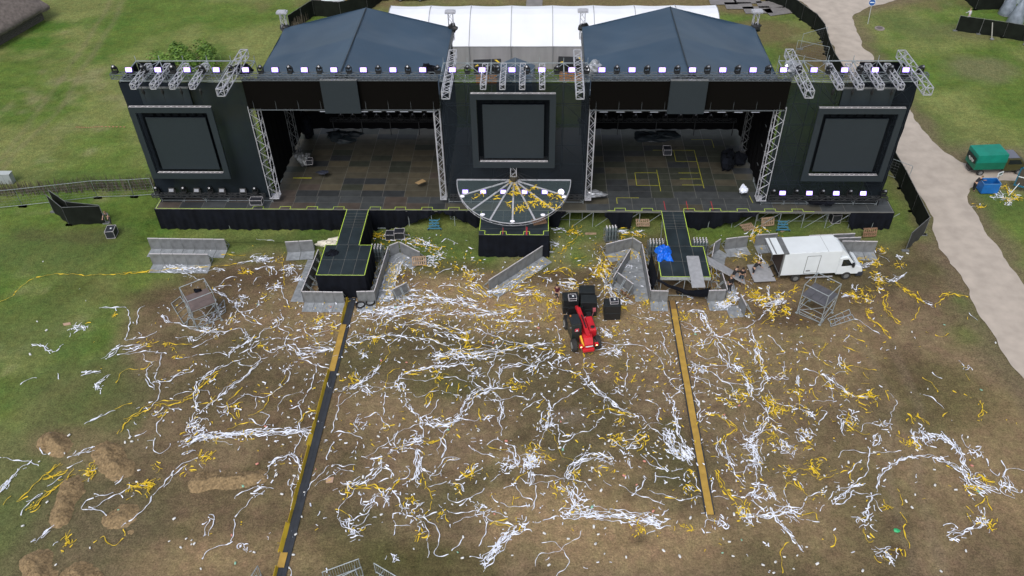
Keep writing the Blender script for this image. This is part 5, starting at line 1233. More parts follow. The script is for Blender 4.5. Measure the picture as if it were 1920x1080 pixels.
tag(mb.build('small_canopy', ROOFPVC, loc=g(965, 200)), 'small dark gabled canopy behind the centre tower', 'canopy')
# generators
def genset(px, py, m, w, label, rz=.1, marks=True):
    t = thing('generator', label, 'generator', g(px, py), rz)
    mb = MB(); mb.box(-w/2, -.8, .3, w/2, .8, 2.1); mb.build('housing', m, t, bevel=.08)
    mb = MB(); mb.box(-w/2, -.75, .05, w/2, .75, .29); mb.build('skid', BLACK, t)
    mb = MB()
    for k in range(5): mb.box(w/2-.75, -.815, .7+k*.25, w/2-.25, -.80, .8+k*.25)
    mb.build('louvre', BLACK, t)
    mb = MB(); mb.lathe((0, .2, 2.1), [(.12, 0), (.12, .15)], 8); mb.build('exhaust', BLACK, t)
    if marks:
        mb = MB(); mb.box(-w/2+.6, -.812, 1.25, -w/2+1.5, -.80, 1.5); mb.build('red_badge', mat('badge_red', (.5, .03, .05), .5), t)
        mb = MB(); mb.box(-w/2+1.6, -.812, 1.45, -w/2+2.3, -.80, 1.65); mb.build('blue_badge', mat('badge_blue', (.03, .08, .35), .5), t)
genset(629, 24, WHITE, 3.0, 'white generator behind the left stage roof'); genset(672, 14, mat('gen_yellow', (.65, .42, .01), .45), 2.4, 'yellow generator behind the left stage roof', -.1, False); genset(640, 2, mat('gen_yellow', (.65, .42, .01), .45), 3.0, 'yellow generator at the top edge behind the white generator', 0, False)
genset(705, -2, WHITE, 3.6, 'white box unit at the top edge right of the yellow generators', .05, False)
t = thing('parked_car', 'dark car at the top edge, only its wheels showing', 'car', g(769, 4)+Vector((0, 1.0, .03)), 0)
mb = MB(); mb.prism([(-2.1, .35), (-2.1, .85), (-1.5, 1.0), (-.9, 1.42), (.6, 1.42), (1.2, .98), (2.1, .8), (2.15, .35)], -.85, .85); mb.build('body', mat('car_dark', (.02, .02, .025), .3), t, bevel=.05)
for s in (-1, 1): mb = MB(); mb.quad((-1.3, s*.86, 1.0), (-.85, s*.86, 1.35), (.55, s*.86, 1.35), (1.0, s*.86, 1.0)); mb.build('side_window', DGLASS, t)
for x, y in ((-1.35, -.78), (-1.35, .78), (1.35, -.78), (1.35, .78)): wheel(t, x, y, .33, .22)

def cloth_fence(P, label, h=2.0, name='screen_fence', posts=True, m=None):
    P = [Vector(p) for p in P]; c = P[0].copy(); t = thing(name, label, 'fence', c); m = m or FENCECLOTH
    mb = MB(); pb = MB(); cols = []
    for a, b_ in zip(P, P[1:]):
        L = (b_-a).length; n = max(2, int(L/.35)); nn = Vector(((b_-a).y, -(b_-a).x, 0)).normalized()
        for i in range(n):
            q = a.lerp(b_, i/n)-c; w = nn*(.06*math.sin(i*1.7)); cols.append((q+w+Vector((0, 0, .04)), q+w*.4+Vector((0, 0, h/2)), q+Vector((0, 0, h-.03+.03*math.sin(i*2.1)))))
        k = max(1, round(L/3.4))
        for i in range(k+1):
            q = a.lerp(b_, i/k)-c; pb.tube(q, q+Vector((0, 0, h+.05)), .028, 5); f = nn*.35; pb.box(q.x-.3, q.y-.12, 0, q.x+.3, q.y+.12, .12)
        pb.tube(a-c+Vector((0, 0, h)), b_-c+Vector((0, 0, h)), .024)
    q = P[-1]-c; cols.append((q+Vector((0, 0, .04)), q+Vector((0, 0, h/2)), q+Vector((0, 0, h-.03))))
    mb.add([p for cc in cols for p in cc], [(i*3+k, (i+1)*3+k, (i+1)*3+k+1, i*3+k+1) for i in range(len(cols)-1) for k in range(2)])
    mb.build('cloth', m, t, smooth=True); pb.build('posts', GREYM, t); return t
cloth_fence([g(*p) for p in [(1400, -12), (1440, 3), (1472, 15), (1502, 38), (1525, 54), (1540, 74), (1547, 102), (1557, 128), (1578, 162)]], 'curving black fence along the path behind the right roof')
cloth_fence([g(*p) for p in [(1640, 270), (1668, 318), (1688, 354), (1709, 397), (1730, 441)]], 'black fence along the path beside the right tower')
cloth_fence([g(*p) for p in [(1731, 441), (1697, 471)]], 'short black fence panel turned in at the end of the path fence', m=mat('fence_grey_cloth', (.03, .032, .03), .9, 0, .3, 2))
cloth_fence([g(86, 365, 2)-Vector((0, 0, 2)), g(115, 389, 2)-Vector((0, 0, 2)), g(186, 386, 2)-Vector((0, 0, 2))], 'black cloth fence bent in an angle on the left grass, front part')
cloth_fence([g(90, 356, 2)-Vector((0, 0, 2)), g(122, 378, 2)-Vector((0, 0, 2)), g(184, 384.5, 2)-Vector((0, 0, 2))], 'black cloth fence on the left grass, rear part behind the angle')
cloth_fence([g(1791, 58), (g(1880, 71)), g(1960, 85)], 'black fence with sloping braces at the upper right')
cloth_fence([g(1800, -8), g(1828, 19), g(1877, 18)], 'black fence corner at the very top right')
cloth_fence([g(545, 60), g(590, 30), g(640, 34), g(690, 22), g(725, -4)], 'black fence behind the left stage roof around the generators', 2.2)
t = thing('fence_brace', 'x', 'fence brace', group='sandbagged braces on the upper right fence')
mb = MB(); mb.tube((0, 0, 1.8), (0, -1.3, .05), .07); mb.build('strut', mat('brace_pale', (.3, .3, .27), .7), t); mb = MB(); mb.blob((0, -1.35, .12), (.3, .2, .14), 8, 5); mb.build('sandbag', GREYM, t)
t.location = g(1851, 66); t['label'] = 'pale sloping fence brace with sandbag, left of two on the upper right fence'
o = dup(t, g(1912, 76), label='pale sloping fence brace with sandbag, right of two on the upper right fence')
# wire fences (grey)
def wire_fence(P, label, h=2.0, name='wire_fence'):
    P = [Vector(p) for p in P]; c = P[0].copy(); t = thing(name, label, 'fence', c, 0, 'grey wire fence panels'); mb = MB(); wb = MB(); BB = []
    for a, b_ in zip(P, P[1:]):
        a = a-c; b_ = b_-c; u = Vector((0, 0, h))
        for q in (a, b_): mb.tube(q, q+u, .03, 5); BB.append(MB().box(q.x-.35, q.y-.12, 0, q.x+.35, q.y+.12, .13))
        mb.tube(a+u, b_+u, .026); mb.tube(a+Vector((0, 0, .2)), b_+Vector((0, 0, .2)), .026)
        n = int((b_-a).length/.3)
        for i in range(1, n): q = a.lerp(b_, i/n); wb.tube(q+Vector((0, 0, .2)), q+u, .006, 3)
        for k in range(1, 6): z = Vector((0, 0, .2+k*.3)); wb.tube(a+z, b_+z, .006, 3)
    mb.build('frame', TUBE, t); wb.build('wire_mesh', GREYM, t); [q.build('foot_block', GREYM, t) for q in BB]
P = [g(*p) for p in [(-30, 395), (43, 388), (115, 380), (184, 372), (252, 370), (292, 367)]]
for i in range(5): wire_fence(P[i:i+2], 'grey wire fence panel before the dry reed fence, %s of five' % nth(i, 5))
P = [g(1490, 105), g(1548, 118)]; wire_fence(P, 'grey wire panel on the worn grass behind the right roof, nearer one'); wire_fence([g(1500, 93), g(1545, 80)], 'grey wire panel on the worn grass behind the right roof, slanting one')
wire_fence([g(1668, 318)+Vector((-2.4, .3, 0)), g(1700, 345)], 'grey wire panel standing between right tower and path fence')
# wattle fence
def wattle(P, label, h=1.1, th=.35):
    P = [Vector(p) for p in P]; c = P[0].copy(); mb = MB(); rr = random.Random(int(P[0].x))
    for a, b_ in zip(P, P[1:]):
        L = (b_-a).length; n = int(L/.11); d = (b_-a).normalized(); q = Vector((-d.y, d.x, 0))
        for i in range(n):
            for k in range(3):
                p = a.lerp(b_, (i+rr.random())/n)-c+q*rr.uniform(-th/2, th/2); mb.tube(p, p+Vector((rr.uniform(-.12, .12), rr.uniform(-.12, .12), h*rr.uniform(.55, 1.1))), .04, 3, .012)
    return tag(mb.build('wattle_fence', REED, loc=c), label, 'fence')
wattle([g(-40, 362), g(40, 362), g(140, 357), g(230, 353), g(292, 352)], 'brown dry reed fence along the grass left of the stage', 1.3, 1.1)
wattle([g(610, -18), g(585, 20), g(552, 65), g(540, 80)], 'brown dry reed fence running up beside the left stage roof', 1.5, .9)
# grey cabinet
t = thing('utility_cabinet', 'small pale grey cabinet at the left edge by the reed fence', 'cabinet', g(9, 349)+Vector((0, .6, 0)))
mb = MB(); mb.box(-.7, -.3, 0, .7, .3, 1.1); mb.build('body', mat('pale_grey_paint', (.33, .37, .38), .5), t, bevel=.03); mb = MB(); mb.box(-.74, -.34, 1.1, .74, .34, 1.16); mb.build('lid', mat('pale_grey_lid', (.42, .46, .47), .5), t)
mb = MB(); mb.box(-.01, -.305, .08, .01, -.3, 1.05); mb.build('door_gap', GREYM, t)
# thatched log hut, upper-left corner
A = g(-20, 97); B_ = g(83, 37); d = (B_-A); rz = math.atan2(d.y, d.x); L = d.length+6
t = thing('thatched_hut', 'old log hut with thick grey thatched roof at the upper left corner', 'hut', B_, rz)
mb = MB(); mb.box(-L, 0, 0, 0, 7, 2.3); mb.build('log_wall', LOGW, t)
mb = MB()
for k in range(9): mb.box(-L, -.06, .12+k*.24, .02, -.001, .3+k*.24)
for x in (-2.1, -4.6, -7.5): mb.box(x, -.09, .2, x+.12, -.061, 2.2)
mb.build('log_course', LOGW, t)
mb = MB(); NX, NY = 40, 12; vs = []; rr = random.Random(3)
for j in range(NY+1):
    v = j/NY
    for i in range(NX+1):
        u = i/NX; x = -L+(L+.9)*u; e = max(0, 1-(L+.9)*(1-u)/2.2)
        y = -1.0+4.5*v+e*.15; z = 1.75+3.9*(v**.9)-e*.35*(.5+v)-1.2*e*e*v; vs.append((x, y, z+rr.uniform(-.05, .05)))
mb.add(vs, [(j*(NX+1)+i, j*(NX+1)+i+1, (j+1)*(NX+1)+i+1, (j+1)*(NX+1)+i) for j in range(NY) for i in range(NX)])
k0 = len(mb.v); vs = [(x, -.75+.05*0, z-.4) for x, y, z in vs[:NX+1]]
mb.v += vs; 
for i in range(NX): mb.f.append((i, i+1, k0+i+1, k0+i)); mb.mi.append(0)
last = [j*(NX+1)+NX for j in range(NY+1)]
mb.add([mb.v[q] for q in last]+[(.4, 8.0, 1.7), (.4, -.9, 1.5)], [tuple(range(NY+3))])
mb.quad((-L, 3.5, 5.6), (.3, 3.5, 4.3), (.5, 8, 1.7), (-L, 8, 1.8))
mb.build('thatched_roof', THATCH, t, smooth=True)
# tree behind left tower
def leafy(loc, label, h=4.8, R=4.2, n=5200, seed=5, squash=.55):
    t = thing('bushy_tree', label, 'tree', loc); rr = random.Random(seed)
    mb = MB(); mb.tube((0, 0, 0), (.1, 0, h*.4), .18, 7, .13)
    cl = []
    for k in range(26):
        a = rr.uniform(0, 2*PI); q = math.sqrt(rr.random())*R; z = h*.45+(1-(q/R)**2)*h*.4*rr.uniform(.6, 1.15); cl.append((Vector((math.cos(a)*q, math.sin(a)*q, z)), rr.uniform(.6, 1.2)))
        mb.tube((.1, 0, h*.35*rr.uniform(.6, 1)), cl[-1][0], .06, 5, .02)
    mb.build('trunk', mat('bark', (.09, .07, .05), .9), t)
    mb = MB()
    for k in range(n):
        c, r = rr.choice(cl); v = Vector((rr.gauss(0, 1), rr.gauss(0, 1), rr.gauss(0, .8))).normalized()*r*rr.uniform(.55, 1.0); p = c+v
        nrm = (v.normalized()+Vector((rr.uniform(-.6, .6), rr.uniform(-.6, .6), rr.uniform(0, .9)))).normalized(); q = nrm.to_track_quat('Z', 'Y'); s = rr.uniform(.10, .2)
        mb.m = 0 if rr.random() < .6 else 1
        mb.quad(*[p+q @ Vector(c2) for c2 in ((-s, -s*.5, 0), (s*.2, -s*.6, .03), (s, 0, 0), (s*.1, s*.6, .03))])
    mb.build('crown', [mat('leaf_bright', (.12, .22, .025), .6), mat('leaf_mid', (.07, .15, .018), .6)], t)
leafy(g(352, 142)+Vector((0, 0, 0)), 'bright green bushy tree behind the left tower', 3.6, 4.0)
# cones, sign, manhole, paving slabs, portable cabins
def cone(px, py, label, tip=None, sc=1):
    t = thing('wrapped_cone', label, 'cone', g(px, py), 0, 'silver-wrapped cones')
    mb = MB(); mb.lathe((0, 0, 0), [(.92, .0), (.98, .08), (.96, .3), (.86, .9), (.66, 1.7), (.38, 2.5), (.1, 3.1), (.06, 3.2)], 14); mb.build('wrap', mat('silver_wrap', (.24, .28, .34), .4, .2, .35, 1.5, .5), t, smooth=True)
    mb = MB(); mb.lathe((0, 0, .02), [(1.0, 0), (1.02, .06), (.97, .1)], 14); mb.build('base_ring', GREYM, t)
    if tip: mb = MB(); mb.blob((0, 0, 3.3), (.18, .15, .18), 7, 5, .3); mb.build('knot', tip, t)
cone(1886, 27, 'silver-wrapped cone, back left one beside the top right fence'); cone(1902, 43, 'silver-wrapped cone with yellow knot at the top right', PAPERY); cone(1932, 24, 'silver-wrapped cone cut off by the right edge')
t = thing('road_sign', 'round blue road sign with white bar on a post by the gravel path', 'road sign', g(1627, 45), -.15)
mb = MB(); mb.tube((0, 0, 0), (0, 0, 2.4), .04, 6); mb.build('post', mat('sign_post', (.4, .42, .43), .5), t)
def disc(r, y, m, nm): mb = MB(); mb.lathe((0, y, 2.65), [(r, 0), (r, -.02)], 24, 'Y'); mb.build(nm, m, t)
disc(.42, 0, WHITE, 'white_border'); disc(.385, -.021, mat('sign_blue', (.01, .08, .3), .4), 'blue_disc')
mb = MB(); mb.box(-.27, -.048, 2.6, .27, -.042, 2.7); mb.build('white_bar', WHITE, t); t.rotation_euler = (-.25, 0, -.1)
t = thing('manhole', 'round grey manhole cover in the grass near the road sign', 'manhole cover', g(1649, 54)); mb = MB(); mb.lathe((0, 0, 0), [(.62, 0), (.6, .12)], 20); mb.build('concrete_ring', mat('concrete', (.25, .22, .2), .9, 0, .2, 4), t); mb = MB(); mb.lathe((0, 0, .12), [(.4, 0), (.38, .03)], 18); mb.build('lid', mat('iron_lid', (.12, .1, .1), .8), t)
SLAB = mat('metal_track_plate', (.2, .19, .19), .7, 0, .2, 1)
for i, (px, py, rz) in enumerate([(1385, 12, 0), (1420, 20, .05), (1445, 10, .02), (1355, 4, 0), (1002, 6, 1.55), (1400, 2, .1), (1460, 22, .3)]):
    mb = MB(); mb.box(-1.8, -1.1, .09, 1.8, 1.1, .13); o = mb.build('track_plate', SLAB, loc=g(px, py), rz=rz); tag(o, 'grey ground plate on the dry grass behind the tent, %s' % ['second from left near the tent', 'large one by the tent', 'upper one beside the fence', 'leftmost beyond the tent', 'lone one above the tent middle', 'at the top edge', 'nearest the black fence'][i], 'ground plate', 'ground plates')
for i, px in enumerate((1886, 1904, 1922)):
    t = thing('portable_cabin', 'pale blue-grey portable cabin at the top right edge, %s of three' % nth(i, 3), 'portable cabin', g(px, 9)+Vector((0, .6, 0)), 0, 'portable cabins'); mb = MB(); mb.box(-.58, -.5, .05, .58, .6, 2.2); mb.build('body', mat('cabin_grey', (.26, .31, .36), .5), t); mb = MB(); mb.box(-.4, -.52, .15, .4, -.502, 2.0); mb.build('door', mat('cabin_door', (.32, .38, .43), .5), t)
# steel pedestrian barriers at the bottom edge
def ped(a, b_, label, h=1.1):
    A = g(*a, h); B_ = g(*b_, h); A.z = B_.z = 0; t = thing('steel_barrier', label, 'barrier', A); d = B_-A; mb = MB(); u = lambda z: Vector((0, 0, z))
    mb.tube(u(h), d+u(h), .03, 6); mb.tube(u(.15), d+u(.15), .03, 6); mb.tube(u(0), u(h), .03, 6); mb.tube(d, d+u(h), .03, 6); mb.build('frame', TUBE, t); mb = MB(); n = int(d.length/.14)
    for i in range(1, n): q = d*(i/n); mb.tube(q+u(.15), q+u(h), .011, 4)
    mb.build('bars', TUBE, t); mb = MB(); q = Vector((-d.y, d.x, 0)).normalized()*.35
    for e in (d*.15, d*.85): mb.tube(e-q+u(.02), e+q+u(.02), .03)
    mb.build('feet', TUBE, t)
ped((604, 1073), (672, 1048), 'grey steel pedestrian barrier at the bottom edge, upper of two left'); ped((622, 1090), (677, 1063), 'grey steel pedestrian barrier at the bottom edge, lower of two left'); ped((701, 1056), (750, 1085), 'grey steel pedestrian barrier at the bottom edge, right of the pair'); ped((468, 1085), (483, 1061), 'grey steel barrier end left of the black cable strip at the bottom')
mb = MB(); P_ = [g(142, 240), g(165, 241), g(190, 239), g(238, 240)]
for a, b_ in zip(P_, P_[1:]):
    n = 14
    for k in range(n):
        if k % 2 == 0: q0 = a.lerp(b_, k/n); q1 = a.lerp(b_, (k+1)/n); mb.quad(q0+Vector((0, 0, .08)), q1+Vector((0, 0, .08)), q1+Vector((0, .12, .1)), q0+Vector((0, .12, .1)))
tag(mb.build('barrier_tape', mat('salmon_tape', (.38, .15, .09), .6)), 'thin red barrier tape lying on the upper left grass', 'tape')
mb = MB(); A = Vector((4.2, 60.6, 13.2)); B_ = Vector((6.4, 61.2, 14.0))
for k in range(10):
    q0, q1 = k/10, (k+1)/10; f = lambda q: A.lerp(B_, q)-Vector((0, 0, 1.0*math.sin(q*PI)*(1-q)))
    mb.tube(f(q0), f(q1), .022)
tag(mb.build('hanging_cable', WHITE), 'white cable drooping from the lighting truss at the left end of the right banner', 'cable')
# small boards on grass
board([g(118, 607), g(132, 605), g(133, 609), g(120, 611)], .05, mat('salmon_board', (.45, .3, .22), .8), 'small salmon board on the left grass', 'board')
board([g(612, 897), g(626, 895), g(624, 905), g(611, 906)], .05, mat('salmon_board', (.45, .3, .22), .8), 'small salmon board with dark dots right of the black strip', 'board')
board([g(1095+2, 437), g(1118, 437), g(1118, 440), g(1097, 440)], .06, WOOD, 'short plank on the grass left of the cylinder rack', 'plank')
board([g(1463, 434), g(1476, 429), g(1477, 431), g(1466, 436)], .05, WOOD, 'pale broken plank behind the white truck', 'plank')
heap(g(657, 462)+Vector((-1.9, .5, 0)), (1.6, .8, .35), PAPERC, 'beige pile of rubbish left of the left walkway', 'rubbish_pile', 'rubbish pile', 30)
